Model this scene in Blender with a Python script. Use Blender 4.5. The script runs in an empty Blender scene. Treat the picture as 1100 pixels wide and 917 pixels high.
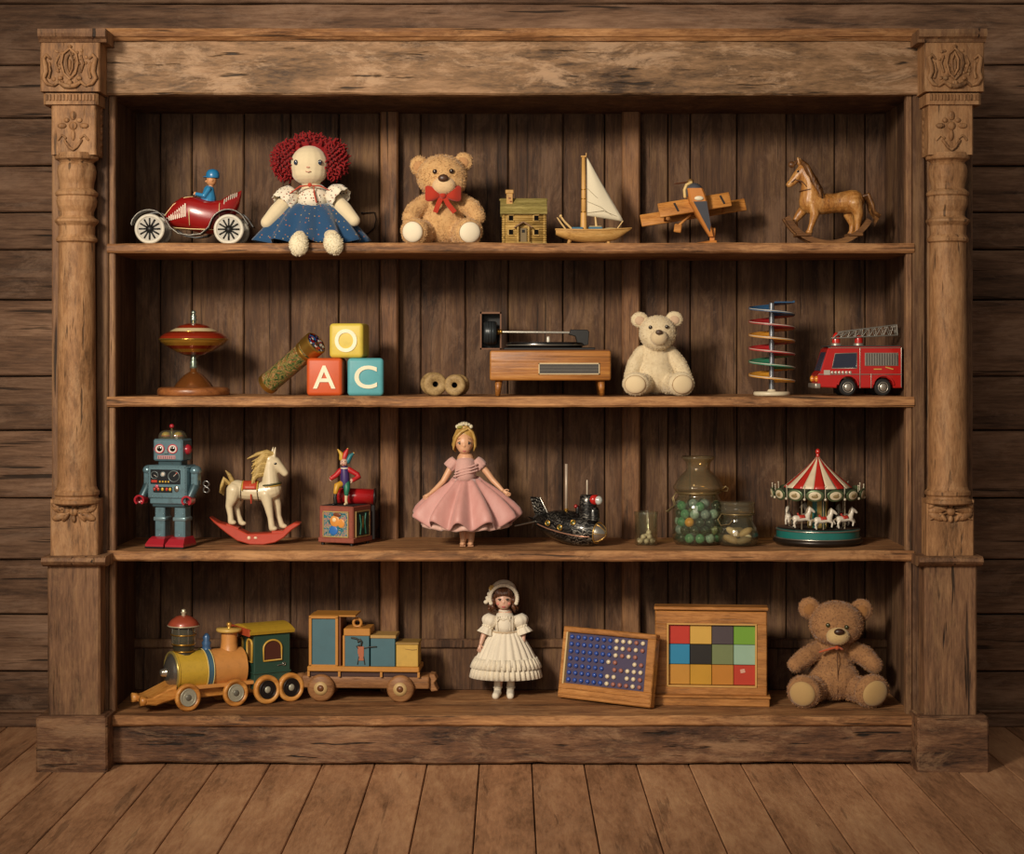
import bpy, bmesh, math, random
from mathutils import Vector, Matrix, Euler, noise
PI = math.pi; R = math.radians
V = Vector
rng = random.Random(11)
scene = bpy.context.scene
COL = scene.collection

# ------------------------------------------------------------------ measures
EYE = 0.872            # camera height, metres
CAMD = 4.0             # camera distance to the shelf fronts (plane y = 0)
F = 2000.0             # focal length in pixels of the 1100 px wide frame
VX, VY = 548.0, 385.0  # vanishing point
def sx(y=0.0): return (CAMD + y) / F
def X(px, y=0.0): return (px - VX) * sx(y)
def Z(py, y=0.0): return EYE + (VY - py) * sx(y)

cam = bpy.data.cameras.new('camera'); camo = bpy.data.objects.new('camera', cam); COL.objects.link(camo)
cam.sensor_fit = 'HORIZONTAL'; cam.sensor_width = 36; cam.lens = 36 * F / 1100
cam.shift_x = 2 / 1100; cam.shift_y = -73.5 / 1100
camo.location = (0, -CAMD, EYE); camo.rotation_euler = (R(90), 0, 0)
scene.camera = camo

# ------------------------------------------------------------------ materials
def lin(h):
    if not isinstance(h, str) and len(h) == 4: return tuple(h)
    if isinstance(h, str): h = [int(h[i:i+2], 16) for i in (1, 3, 5)]
    o = []
    for c in h:
        c = c / 255
        o.append(c / 12.92 if c <= .04045 else ((c + .055) / 1.055) ** 2.4)
    return (*o, 1)
class NT:
    def __init__(s, name):
        s.m = bpy.data.materials.new(name); s.m.use_nodes = True
        s.t = s.m.node_tree; s.t.nodes.clear()
        s.out = s.n('ShaderNodeOutputMaterial')
    def n(s, kind, **kw):
        o = s.t.nodes.new(kind)
        for k, v in kw.items(): setattr(o, k, v)
        return o
    def l(s, a, b): s.t.links.new(a, b)
    def ramp(s, fac, stops, interp='LINEAR'):
        r = s.n('ShaderNodeValToRGB'); r.color_ramp.interpolation = interp
        e = r.color_ramp.elements
        while len(e) < len(stops): e.new(0.5)
        for i, (p, c) in enumerate(stops): e[i].position = p; e[i].color = lin(c)
        s.l(fac, r.inputs[0]); return r.outputs[0]
    def math(s, op, a, b=0.0, clamp=False):
        m = s.n('ShaderNodeMath', operation=op, use_clamp=clamp)
        for i, v in enumerate((a, b)):
            if isinstance(v, (int, float)): m.inputs[i].default_value = v
            else: s.l(v, m.inputs[i])
        return m.outputs[0]
    def mix(s, fac, a, b, mode='MIX'):
        m = s.n('ShaderNodeMix', data_type='RGBA', blend_type=mode)
        for sock, v in ((m.inputs[0], fac), (m.inputs[6], a), (m.inputs[7], b)):
            if isinstance(v, (int, float)): sock.default_value = v
            elif isinstance(v, (tuple, str)): sock.default_value = lin(v)
            else: s.l(v, sock)
        return m.outputs[2]
    def coord(s, scale=(1, 1, 1), island=0.0, which='Object', rot=(0, 0, 0)):
        tc = s.n('ShaderNodeTexCoord'); mp = s.n('ShaderNodeMapping')
        mp.inputs['Scale'].default_value = scale; mp.inputs['Rotation'].default_value = rot
        src = tc.outputs[which]
        if island:
            g = s.n('ShaderNodeNewGeometry')
            cx = s.n('ShaderNodeCombineXYZ')
            for i, k in enumerate((17.3, 29.1, 41.7)): s.l(s.math('MULTIPLY', g.outputs['Random Per Island'], k * island), cx.inputs[i])
            ad = s.n('ShaderNodeVectorMath', operation='ADD'); s.l(src, ad.inputs[0]); s.l(cx.outputs[0], ad.inputs[1]); src = ad.outputs[0]
        s.l(src, mp.inputs['Vector']); return mp.outputs[0]
    def noise(s, vec, scale, detail=4, rough=.55, dist=0):
        n = s.n('ShaderNodeTexNoise'); n.inputs['Scale'].default_value = scale
        n.inputs['Detail'].default_value = detail; n.inputs['Roughness'].default_value = rough; n.inputs['Distortion'].default_value = dist
        s.l(vec, n.inputs['Vector']); return n.outputs['Fac']
    def bsdf(s, col, rough=.6, metal=0.0, bump=None, bs=.3, bd=.002, **kw):
        b = s.n('ShaderNodeBsdfPrincipled')
        for nm, v in (('Base Color', col), ('Roughness', rough), ('Metallic', metal)):
            if isinstance(v, (int, float)): b.inputs[nm].default_value = v
            elif isinstance(v, (tuple, str)): b.inputs[nm].default_value = lin(v)
            else: s.l(v, b.inputs[nm])
        for k, v in kw.items(): b.inputs[k.replace('_', ' ')].default_value = v
        if bump is not None:
            bp = s.n('ShaderNodeBump'); bp.inputs['Strength'].default_value = bs; bp.inputs['Distance'].default_value = bd
            s.l(bump, bp.inputs['Height']); s.l(bp.outputs[0], b.inputs['Normal'])
        s.l(b.outputs[0], s.out.inputs['Surface']); return b

def wood(name, dark, mid, light, axis=0, size=1.0, stretch=14.0, rough=.62, var=.35, bs=.5, cracks=.6, worn=None, wornamt=0.0, spec=.3, knots=0.0):
    t = NT(name)
    k = [1 / size] * 3; k[axis] /= stretch
    v = t.coord(tuple(k), island=1.0)
    k2 = [1 / size] * 3; k2[axis] /= 3.0
    v2 = t.coord(tuple(k2), island=1.0)
    k3 = [1 / size] * 3; k3[axis] /= stretch * 2.2
    v3 = t.coord(tuple(k3), island=1.0)
    fine = t.noise(v, 230, 5, .68, .3)
    band = t.noise(v, 46, 4, .6, .9)
    broad = t.noise(v, 13, 3, .55, 1.0)
    blotch = t.noise(v2, 6.5, 7, .68, .7)
    f = t.math('ADD', t.math('MULTIPLY', fine, .36), t.math('MULTIPLY', band, .36))
    f = t.math('ADD', f, t.math('MULTIPLY', broad, .28))
    f = t.math('ADD', f, t.math('MULTIPLY', t.math('SUBTRACT', blotch, .5), .5))
    c = t.ramp(f, [(.33, dark), (.5, mid), (.69, light)])
    g = t.n('ShaderNodeNewGeometry')
    vv = t.math('ADD', t.math('MULTIPLY', g.outputs['Random Per Island'], var), 1 - var / 2)
    hs = t.n('ShaderNodeHueSaturation'); t.l(vv, hs.inputs['Value']); t.l(c, hs.inputs['Color']); c = hs.outputs[0]
    if wornamt:
        w = t.noise(v2, 17, 9, .78, .5)
        w = t.ramp(w, [(.5, '#000000'), (.6, '#ffffff')])
        c = t.mix(t.math('MULTIPLY', w, wornamt), c, worn)
    cr = t.noise(v3, 75, 3, .55, .25)
    crm = t.ramp(cr, [(.31, '#ffffff'), (.36, '#000000')])
    c = t.mix(t.math('MULTIPLY', crm, cracks), c, (.012, .007, .004, 1))
    if knots:
        vo = t.n('ShaderNodeTexVoronoi'); vo.inputs['Scale'].default_value = 4.5; t.l(v2, vo.inputs['Vector'])
        km = t.ramp(vo.outputs['Distance'], [(.03, '#ffffff'), (.11, '#000000')])
        c = t.mix(t.math('MULTIPLY', km, knots), c, (.014, .008, .005, 1))
    h = t.math('SUBTRACT', f, t.math('MULTIPLY', crm, .5))
    rr = t.math('ADD', t.math('MULTIPLY', fine, .3), rough - .15)
    t.bsdf(c, rr, 0, bump=h, bs=bs, bd=.004 * size, Specular_IOR_Level=spec)
    return t.m

_mc = {}
def paint(col, rough=.45, metal=0.0, var=.18, scale=60, bs=.0, coat=0.0, dirt=.0, name=None, spec=.5):
    key = (col, rough, metal, var, scale, bs, coat, dirt)
    if key in _mc: return _mc[key]
    t = NT(name or 'paint_' + col.strip('#'))
    v = t.coord()
    n = t.noise(v, scale, 5, .6)
    hs = t.n('ShaderNodeHueSaturation'); hs.inputs['Color'].default_value = lin(col)
    t.l(t.math('ADD', t.math('MULTIPLY', n, var * 2), 1 - var), hs.inputs['Value'])
    c = hs.outputs[0]
    if dirt:
        d = t.ramp(t.noise(v, scale * 1.7, 7, .7), [(.52, '#000000'), (.66, '#ffffff')])
        c = t.mix(t.math('MULTIPLY', d, dirt), c, (.05, .032, .02, 1))
    t.bsdf(c, rough, metal, bump=n if bs else None, bs=bs, bd=.001, Coat_Weight=coat, Coat_Roughness=.15, Specular_IOR_Level=spec)
    _mc[key] = t.m; return t.m
def cloth(col, scale=900, bs=.35, var=.2, dots=None, dscale=90, dth=.18, name=None, sheen=.3, dots2=None):
    key = ('cloth', col, scale, bs, var, dots, dscale, dth, dots2)
    if key in _mc: return _mc[key]
    t = NT(name or 'cloth_' + col.strip('#'))
    v = t.coord()
    n = t.noise(v, scale, 3, .6); n2 = t.noise(v, 40, 4, .6)
    hs = t.n('ShaderNodeHueSaturation'); hs.inputs['Color'].default_value = lin(col)
    t.l(t.math('ADD', t.math('MULTIPLY', t.math('ADD', n, n2), var), 1 - var), hs.inputs['Value'])
    c = hs.outputs[0]
    if dots:
        vo = t.n('ShaderNodeTexVoronoi'); vo.inputs['Scale'].default_value = dscale; vo.inputs['Randomness'].default_value = .7; t.l(v, vo.inputs['Vector'])
        m = t.math('LESS_THAN', vo.outputs['Distance'], dth)
        dc = dots
        if dots2:
            sp = t.n('ShaderNodeSeparateColor'); t.l(vo.outputs['Color'], sp.inputs[0])
            dc = t.mix(t.math('GREATER_THAN', sp.outputs[0], .5), dots, dots2)
        c = t.mix(m, c, dc)
    t.bsdf(c, .85, 0, bump=n, bs=bs, bd=.0008, Sheen_Weight=sheen, Specular_IOR_Level=.2)
    _mc[key] = t.m; return t.m
def fur(col, col2, name):
    t = NT(name)
    g = t.n('ShaderNodeNewGeometry'); v = t.coord()
    n = t.noise(v, 55, 4, .6)
    f = t.math('ADD', t.math('MULTIPLY', n, .6), t.math('MULTIPLY', g.outputs['Random Per Island'], .45))
    c = t.ramp(f, [(.2, col2), (.75, col)])
    t.bsdf(c, .85, 0, bump=t.noise(v, 420, 3, .6), bs=.5, bd=.001, Sheen_Weight=.25, Specular_IOR_Level=.15)
    return t.m
def glass(name, tint='#e9efe2', r=.03, body=.05):
    t = NT(name)
    lw = t.n('ShaderNodeLayerWeight'); lw.inputs['Blend'].default_value = .5
    tr = t.n('ShaderNodeBsdfTransparent'); tr.inputs['Color'].default_value = lin(tint)
    gl = t.n('ShaderNodeBsdfGlossy'); gl.inputs['Roughness'].default_value = r
    df = t.n('ShaderNodeBsdfDiffuse'); df.inputs['Color'].default_value = lin('#b9b49a')
    m0 = t.n('ShaderNodeMixShader'); m0.inputs[0].default_value = body; t.l(tr.outputs[0], m0.inputs[1]); t.l(df.outputs[0], m0.inputs[2])
    ms = t.n('ShaderNodeMixShader'); t.l(t.math('ADD', t.math('MULTIPLY', t.math('POWER', lw.outputs['Facing'], 3.2), .9), .045, True), ms.inputs[0])
    t.l(m0.outputs[0], ms.inputs[1]); t.l(gl.outputs[0], ms.inputs[2]); t.l(ms.outputs[0], t.out.inputs['Surface'])
    return t.m

# ------------------------------------------------------------------ mesh builder
def frame_from(d):
    d = V(d).normalized()
    u = V((0, 0, 1)) if abs(d.z) < .9 else V((1, 0, 0))
    a = d.cross(u).normalized(); b = a.cross(d).normalized()
    return a, b, d
class MB:
    def __init__(s, mat=None):
        s.v = []; s.f = []; s.mi = []; s.sm = []; s.mats = []; s.cur = 0
        if mat: s.mat(mat)
    def mat(s, m):
        if m not in s.mats: s.mats.append(m)
        s.cur = s.mats.index(m); return s
    def add(s, vs, fs, smooth=True, M=None):
        o = len(s.v)
        for p in vs: s.v.append(tuple(M @ V(p)) if M else tuple(p))
        for f in fs:
            s.f.append([i + o for i in f]); s.mi.append(s.cur); s.sm.append(smooth)
        return s
    def addbm(s, bm, smooth=False, M=None):
        bm.verts.index_update()
        s.add([v.co.copy() for v in bm.verts], [[v.index for v in f.verts] for f in bm.faces], smooth, M); bm.free(); return s
    def box(s, c, d, rot=None, bev=0.0, seg=1, M=None, smooth=False):
        bm = bmesh.new(); bmesh.ops.create_cube(bm, size=1)
        for v in bm.verts: v.co = V((v.co.x * d[0], v.co.y * d[1], v.co.z * d[2]))
        if bev: bmesh.ops.bevel(bm, geom=bm.edges[:], offset=min(bev, min(d) * .45), segments=seg, affect='EDGES', profile=.5)
        m = Matrix.Translation(V(c)) @ (Euler(rot).to_matrix().to_4x4() if rot else Matrix())
        return s.addbm(bm, smooth or seg > 1, M @ m if M else m)
    def bx(s, x0, x1, y0, y1, z0, z1, bev=0.0, seg=1, M=None):
        return s.box(((x0+x1)/2, (y0+y1)/2, (z0+z1)/2), (abs(x1-x0), abs(y1-y0), abs(z1-z0)), None, bev, seg, M)
    def tube(s, pts, rad, n=10, round_=True, closed=False, flat=1.0, M=None, smooth=True, up=None):
        pts = [V(p) for p in pts]; N = len(pts)
        if isinstance(rad, (int, float)): rad = [rad] * N
        rad = list(rad)
        if round_ and not closed:
            d0 = (pts[0] - pts[1]).normalized(); d1 = (pts[-1] - pts[-2]).normalized()
            pre = [(pts[0] + d0 * rad[0] * k, rad[0] * q) for k, q in ((.97, .2), (.75, .66), (.4, .92))]
            post = [(pts[-1] + d1 * rad[-1] * k, rad[-1] * q) for k, q in ((.4, .92), (.75, .66), (.97, .2))]
            pts = [p for p, _ in pre] + pts + [p for p, _ in post]
            rad = [r for _, r in pre] + rad + [r for _, r in post]; N = len(pts)
        vs = []; fs = []; a = None
        for i, p in enumerate(pts):
            if closed: d = pts[(i+1) % N] - pts[i-1]
            elif i == 0: d = pts[1] - pts[0]
            elif i == N-1: d = pts[-1] - pts[-2]
            else: d = (pts[i+1] - p).normalized() + (p - pts[i-1]).normalized()
            if d.length < 1e-9: d = V((0, 0, 1))
            d.normalize()
            if a is None:
                if up is not None:
                    b = V(up); b = (b - d * b.dot(d)).normalized(); a = d.cross(b)
                else: a, b, _ = frame_from(d)
            else:
                a = (a - d * a.dot(d)); a = a.normalized() if a.length > 1e-6 else frame_from(d)[0]
                b = a.cross(d)
            for k in range(n):
                t = 2 * PI * k / n
                vs.append(p + a * (math.cos(t) * rad[i]) + b * (math.sin(t) * rad[i] * flat))
        M_ = N if closed else N - 1
        for i in range(M_):
            j = (i + 1) % N
            for k in range(n):
                q = (k + 1) % n; fs.append([i*n+k, i*n+q, j*n+q, j*n+k])
        if not closed: fs += [list(range(n))[::-1], list(range((N-1)*n, N*n))]
        return s.add(vs, fs, smooth, M)
    def cyl(s, a, b, r, r2=None, n=16, bev=0.0, M=None):
        a = V(a); b = V(b); r2 = r if r2 is None else r2
        d = (b - a); L = d.length
        if bev: pr = [(0, 0), (r - bev, 0), (r, bev), (r2, L - bev), (r2 - bev, L), (0, L)]
        else: pr = [(0, 0), (r, 0), (r2, L), (0, L)]
        u, w, d = frame_from(d)
        m = Matrix((u, w, d)).transposed().to_4x4(); m.translation = a
        return s.lathe(pr, n, M @ m if M else m, hard=True)
    def lathe(s, prof, n=24, M=None, hard=False, ex=1.0, smooth=True):
        # prof: (radius, z); 'hard' duplicates rings so that edges stay crisp
        segs = []; P = list(prof)
        if hard: segs = [[P[i], P[i+1]] for i in range(len(P) - 1)]
        else: segs = [P]
        for sg in segs:
            vs = []; fs = []; idx = []
            for (r, z) in sg:
                if r < 1e-6: idx.append([len(vs)]); vs.append((0, 0, z))
                else:
                    idx.append(list(range(len(vs), len(vs) + n)))
                    for k in range(n): t = 2*PI*k/n; vs.append((r*math.cos(t), r*math.sin(t)*ex, z))
            for A, B in zip(idx[:-1], idx[1:]):
                for k in range(n):
                    q = (k+1) % n
                    if len(A) == 1 and len(B) == 1: continue
                    if len(A) == 1: fs.append([A[0], B[q], B[k]])
                    elif len(B) == 1: fs.append([A[k], A[q], B[0]])
                    else: fs.append([A[k], A[q], B[q], B[k]])
            s.add(vs, fs, smooth, M)
        return s
    def ell(s, c, r, rot=None, n=16, M=None, m=None):
        if isinstance(r, (int, float)): r = (r, r, r)
        m_ = m or max(6, n * 2 // 3)
        pr = [(math.sin(PI*i/m_), -math.cos(PI*i/m_)) for i in range(m_ + 1)]
        pr[0] = (0, -1); pr[-1] = (0, 1)
        mm = Matrix.Translation(V(c)) @ (Euler(rot).to_matrix().to_4x4() if rot else Matrix()) @ Matrix.Diagonal((*r, 1))
        return s.lathe(pr, n, M @ mm if M else mm)
    def prism(s, poly, y0, y1, bev=0.0, M=None, smooth=False):
        # poly in (x, z), extruded along y
        bm = bmesh.new(); n = len(poly)
        A = [bm.verts.new((x, y0, z)) for x, z in poly]; B = [bm.verts.new((x, y1, z)) for x, z in poly]
        bm.faces.new(A); bm.faces.new(B[::-1])
        for i in range(n): j = (i+1) % n; bm.faces.new((A[j], A[i], B[i], B[j]))
        bmesh.ops.recalc_face_normals(bm, faces=bm.faces)
        if bev:
            e = [e for e in bm.edges if abs(e.verts[0].co.y - e.verts[1].co.y) < 1e-6]
            bmesh.ops.bevel(bm, geom=e, offset=bev, segments=1, affect='EDGES')
        return s.addbm(bm, smooth, M)
    def band(s, path, th, y0, y1, bev=0, M=None):
        # a strip of thickness th following a path in (x, z)
        P = [V((x, z)) for x, z in path]; up = []; dn = []
        for i, p in enumerate(P):
            d = (P[min(i+1, len(P)-1)] - P[max(i-1, 0)]).normalized(); nn = V((-d.y, d.x)) * th / 2
            up.append(p + nn); dn.append(p - nn)
        bm_poly = [tuple(p) for p in up + dn[::-1]]
        vs = []; fs = []; n = len(P)
        for a, b in zip(up, dn): vs += [(a.x, y0, a.y), (a.x, y1, a.y), (b.x, y1, b.y), (b.x, y0, b.y)]
        for i in range(n - 1):
            o = i * 4
            for k in range(4): q = (k+1) % 4; fs.append([o+k, o+q, o+4+q, o+4+k])
        fs += [[0, 1, 2, 3], [4*n-1, 4*n-2, 4*n-3, 4*n-4]]
        return s.add(vs, fs, False, M)
    def torus(s, c, Rr, r, axis=(0, 0, 1), n=28, k=8, flat=1.0, M=None):
        a, b, d = frame_from(axis)
        pts = [V(c) + a * Rr * math.cos(2*PI*i/n) + b * Rr * math.sin(2*PI*i/n) for i in range(n)]
        return s.tube(pts, r, k, closed=True, M=M, flat=flat, up=d)
    def grid(s, rows, closed=True, th=0.0, smooth=True, M=None):
        # rows of points; with thickness th an inner shell is added towards the centroid axis
        n = len(rows[0]); m = len(rows); vs = [V(p) for r in rows for p in r]; fs = []
        K = n if closed else n - 1
        for i in range(m - 1):
            for k in range(K): q = (k+1) % n; fs.append([i*n+k, i*n+q, (i+1)*n+q, (i+1)*n+k])
        if th:
            bm = bmesh.new(); vv = [bm.verts.new(p) for p in vs]
            for f in fs: bm.faces.new([vv[i] for i in f])
            bm.normal_update(); o = len(vs)
            inner = [v.co - v.normal * th for v in bm.verts]; bm.free()
            vs = vs + inner; fs = fs + [[i + o for i in f[::-1]] for f in fs]
            for a in (0, m - 1):
                for k in range(K): q = (k+1) % n; fs.append([a*n+k, a*n+q, o+a*n+q, o+a*n+k])
            if not closed:
                for i in range(m - 1):
                    for k in (0, n - 1): fs.append([i*n+k, (i+1)*n+k, o+(i+1)*n+k, o+i*n+k])
        return s.add(vs, fs, smooth, M)
    def join(s, other, M=None):
        for f, mi, sm in zip(other.f, other.mi, other.sm):
            pass
        o = len(s.v); s.v += [tuple(M @ V(p)) if M else p for p in other.v]
        mp = []
        for m in other.mats:
            if m not in s.mats: s.mats.append(m)
            mp.append(s.mats.index(m))
        for f, mi, sm in zip(other.f, other.mi, other.sm):
            s.f.append([i + o for i in f]); s.mi.append(mp[mi] if mp else s.cur); s.sm.append(sm)
        return s
    def xf(s, M): s.v = [tuple(M @ V(p)) for p in s.v]; return s
    def mesh(s, name, S=1.0):
        me = bpy.data.meshes.new(name)
        me.from_pydata([(a*S, b*S, c*S) for a, b, c in s.v], [], s.f)
        for m in s.mats: me.materials.append(m)
        for p, mi, sm in zip(me.polygons, s.mi, s.sm): p.material_index = mi; p.use_smooth = sm
        bm = bmesh.new(); bm.from_mesh(me); bmesh.ops.recalc_face_normals(bm, faces=bm.faces); bm.to_mesh(me); bm.free()
        me.update(); return me
    def fuse(s, voxel=.8, smooth=6, mat=None, factor=.5):
        # one continuous skin around everything added so far
        me = s.mesh('tmp'); o = bpy.data.objects.new('tmp', me); COL.objects.link(o)
        md = o.modifiers.new('r', 'REMESH'); md.mode = 'VOXEL'; md.voxel_size = voxel
        if smooth: sm = o.modifiers.new('s', 'SMOOTH'); sm.iterations = smooth; sm.factor = factor
        dg = bpy.context.evaluated_depsgraph_get(); dg.update()
        e = o.evaluated_get(dg).to_mesh()
        mt = mat or (s.mats[0] if s.mats else None)
        s.v = [tuple(v.co) for v in e.vertices]; s.f = [list(p.vertices) for p in e.polygons]
        o.evaluated_get(dg).to_mesh_clear()
        s.mats = [mt] if mt else []; s.mi = [0] * len(s.f); s.sm = [True] * len(s.f); s.cur = 0
        bpy.data.objects.remove(o); bpy.data.meshes.remove(me); return s
    def fuzz(s, n, ln, w, droop=.25, seed=3, skip=None, jit=.55):
        # short pile standing on the faces made so far
        r = random.Random(seed); import bisect
        A = []; tot = 0; N0 = len(s.f); cs = []
        for f in s.f[:N0]:
            p = [V(s.v[i]) for i in f]
            nn = (p[2] - p[0]).cross(p[-1] - p[1]) if len(p) > 3 else (p[1]-p[0]).cross(p[2]-p[0])
            tot += nn.length / 2; A.append(tot); cs.append((p, nn))
        cen = sum((V(q) for q in s.v), V()) / len(s.v)
        for _ in range(n):
            i = min(bisect.bisect(A, r.random() * tot), N0 - 1); p, nn = cs[i]
            if nn.length < 1e-9: continue
            nn = nn.normalized()
            q = p[0] + (p[1] - p[0]) * r.random() + (p[-1] - p[0]) * r.random()
            if skip and skip(q): continue
            d = (nn + V((r.uniform(-jit, jit), r.uniform(-jit, jit), r.uniform(-jit, jit) - droop))).normalized()
            t = d.cross(V((r.uniform(-1, 1), r.uniform(-1, 1), r.uniform(-1, 1)))).normalized() * w
            L = ln * r.uniform(.6, 1.25)
            m = q + d * L * .55 + nn * L * .1
            s.add([q - t, q + t, m + t * .7, m - t * .7, q + d * L], [[0, 1, 2, 3], [3, 2, 4]], True)
        return s

def tagit(o, label=None, cat=None, group=None, kind=None):
    if label: o['label'] = label
    if cat: o['category'] = cat
    if group: o['group'] = group
    if kind: o['kind'] = kind
    return o
def link(name, me, parent=None, loc=(0, 0, 0)):
    o = bpy.data.objects.new(name, me); COL.objects.link(o); o.location = loc
    if parent: o.parent = parent
    return o
class Toy:
    def __init__(s, name, label, cat, px, base, shelf, y, rot=0.0, group=None):
        s.px = px; s.base = base; s.S = sx(y); s.y = y
        s.o = bpy.data.objects.new(name, None); COL.objects.link(s.o); s.o.empty_display_size = .02
        s.o.location = (X(px, y), y, shelf); s.o.rotation_euler = (0, 0, R(rot))
        tagit(s.o, label, cat, group)
    def p(s, px, py, d=0.0): return V((px - s.px, d, s.base - py))
    def xz(s, pts): return [(a - s.px, s.base - b) for a, b in pts]
    def part(s, name, mb, parent=None, label=None):
        o = link(name, mb.mesh(name, s.S), parent or s.o)
        if label: o['label'] = label
        return o
    def parts(s, name, mb, parent=None, label=None, tol=.4):
        return [s.part(name, m, parent, label) for m in islands(mb, tol)]
def islands(mb, tol=.4):
    # the separate pieces of a builder, touching pieces kept together
    n = len(mb.v); pa = list(range(n))
    def fd(i):
        while pa[i] != i: pa[i] = pa[pa[i]]; i = pa[i]
        return i
    for f in mb.f:
        a = fd(f[0])
        for i in f[1:]: pa[fd(i)] = a
    bb = {}
    for i, p in enumerate(mb.v):
        r = fd(i); b = bb.get(r)
        if b is None: bb[r] = [list(p), list(p)]
        else:
            for k in range(3): b[0][k] = min(b[0][k], p[k]); b[1][k] = max(b[1][k], p[k])
    ks = list(bb); gp = {k: k for k in ks}
    def fg(i):
        while gp[i] != i: i = gp[i]
        return i
    for i, a in enumerate(ks):
        for b in ks[i+1:]:
            A, B = bb[a], bb[b]
            if all(A[0][k] - tol <= B[1][k] and B[0][k] - tol <= A[1][k] for k in range(3)): gp[fg(a)] = fg(b)
    out = {}
    for f, mi, sm in zip(mb.f, mb.mi, mb.sm): out.setdefault(fg(fd(f[0])), []).append((f, mi, sm))
    res = []
    for fl in out.values():
        m = MB(); m.mats = mb.mats; mp = {}
        for f, mi, sm in fl:
            g = []
            for i in f:
                if i not in mp: mp[i] = len(m.v); m.v.append(mb.v[i])
                g.append(mp[i])
            m.f.append(g); m.mi.append(mi); m.sm.append(sm)
        res.append(m)
    return res
def text_mb(ch, size, depth, mat, bevel=0.0):
    cu = bpy.data.curves.new('t', 'FONT'); cu.body = ch; cu.size = size; cu.extrude = depth; cu.align_x = 'CENTER'; cu.align_y = 'CENTER'; cu.offset = size * .012
    cu.resolution_u = 6
    o = bpy.data.objects.new('t', cu); COL.objects.link(o)
    dg = bpy.context.evaluated_depsgraph_get(); dg.update()
    e = o.evaluated_get(dg).to_mesh(); mb = MB(mat)
    mb.add([tuple(v.co) for v in e.vertices], [list(p.vertices) for p in e.polygons], False)
    o.evaluated_get(dg).to_mesh_clear(); bpy.data.objects.remove(o); bpy.data.curves.remove(cu)
    xs = [v[0] for v in mb.v]; ys = [v[1] for v in mb.v]
    cx = (min(xs)+max(xs))/2; cy = (min(ys)+max(ys))/2
    mb.v = [(a-cx, c, b-cy) for a, b, c in mb.v]   # stand the letter up, facing -y
    mb.v = [(a, -c, b) for a, c, b in mb.v]
    return mb
# ------------------------------------------------------------------ woods of the place
W_wall = wood('wall_boards_wood', (50, 34, 24), (112, 83, 62), (157, 124, 98), axis=0, size=1.1, stretch=12, var=.3, cracks=.85, knots=.6, rough=.75, worn=(163, 133, 110), wornamt=.3, bs=.7)
W_floor = wood('floor_boards_wood', (120, 85, 58), (174, 127, 91), (208, 163, 120), axis=1, size=1.6, stretch=7, var=.2, cracks=.35, rough=.62, bs=.3, worn=(196, 152, 115), wornamt=.3)
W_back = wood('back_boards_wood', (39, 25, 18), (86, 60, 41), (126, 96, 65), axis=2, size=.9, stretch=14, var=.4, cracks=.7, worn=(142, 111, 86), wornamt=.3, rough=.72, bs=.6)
W_shelf = wood('shelf_wood', (60, 39, 25), (140, 97, 61), (194, 143, 93), axis=0, size=.8, stretch=9, var=.1, cracks=.8, worn=(203, 154, 105), wornamt=.4, bs=.6)
W_case = wood('case_wood', (52, 35, 24), (118, 85, 60), (161, 123, 86), axis=2, size=.9, stretch=10, var=.14, cracks=.9, worn=(165, 129, 89), wornamt=.3, bs=.8)
W_caseh = wood('frieze_wood', (58, 41, 27), (131, 100, 70), (178, 140, 106), axis=0, size=1.0, stretch=5, var=.1, cracks=.9, worn=(191, 157, 124), wornamt=.6, bs=.9)
W_plinth = wood('plinth_wood', (37, 23, 16), (103, 71, 49), (151, 113, 81), axis=0, size=.9, stretch=6, var=.12, cracks=1.0, worn=(162, 128, 95), wornamt=.45, bs=1.0)
W_carve = wood('carved_wood', (72, 48, 28), (144, 104, 68), (184, 138, 94), axis=2, size=.8, stretch=5, var=.06, cracks=.7, worn=(190, 151, 110), wornamt=.4, bs=.7)
W_batten = wood('batten_wood', (48, 31, 21), (112, 77, 51), (154, 112, 74), axis=2, size=.9, stretch=12, var=.14, cracks=.8, worn=(158, 119, 82), wornamt=.3, bs=.7)

def rough_board(mb, x0, x1, y0, y1, z0, z1, axis, seed, amp=.002, bev=.003, n=24):
    # a board with slightly uneven long edges: a lofted rectangle along its axis
    r = random.Random(seed); rows = []
    lo = (x0, y0, z0)[axis]; hi = (x1, y1, z1)[axis]
    oth = [i for i in range(3) if i != axis]
    a0, a1 = (x0, y0, z0)[oth[0]], (x1, y1, z1)[oth[0]]; b0, b1 = (x0, y0, z0)[oth[1]], (x1, y1, z1)[oth[1]]
    of = r.uniform(0, 100)
    for i in range(n + 1):
        t = lo + (hi - lo) * i / n; row = []
        for k, (a, b, da, db) in enumerate(((a0, b0, 0, 1), (a0, b0, 1, 0), (a1, b0, -1, 0), (a1, b0, 0, 1), (a1, b1, 0, -1), (a1, b1, -1, 0), (a0, b1, 1, 0), (a0, b1, 0, -1))):
            j = noise.noise(V((t * 7, k // 2 * 3.1 + of, 0))) * amp + noise.noise(V((t * 31, k // 2 * 5.3 + of, 4))) * amp * .5
            q = [0, 0, 0]; q[axis] = t
            q[oth[0]] = a + da * bev + (j if a == a0 else -j) * .6; q[oth[1]] = b + db * bev + (j if b == b0 else -j)
            row.append(tuple(q))
        rows.append(row)
    m = len(rows[0]); vs = [p for r_ in rows for p in r_]; fs = []
    for i in range(n):
        for k in range(m): q = (k+1) % m; fs.append([i*m+k, i*m+q, (i+1)*m+q, (i+1)*m+k])
    fs += [list(range(m))[::-1], list(range(n*m, n*m+m))]
    mb.add(vs, fs, False)

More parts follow.
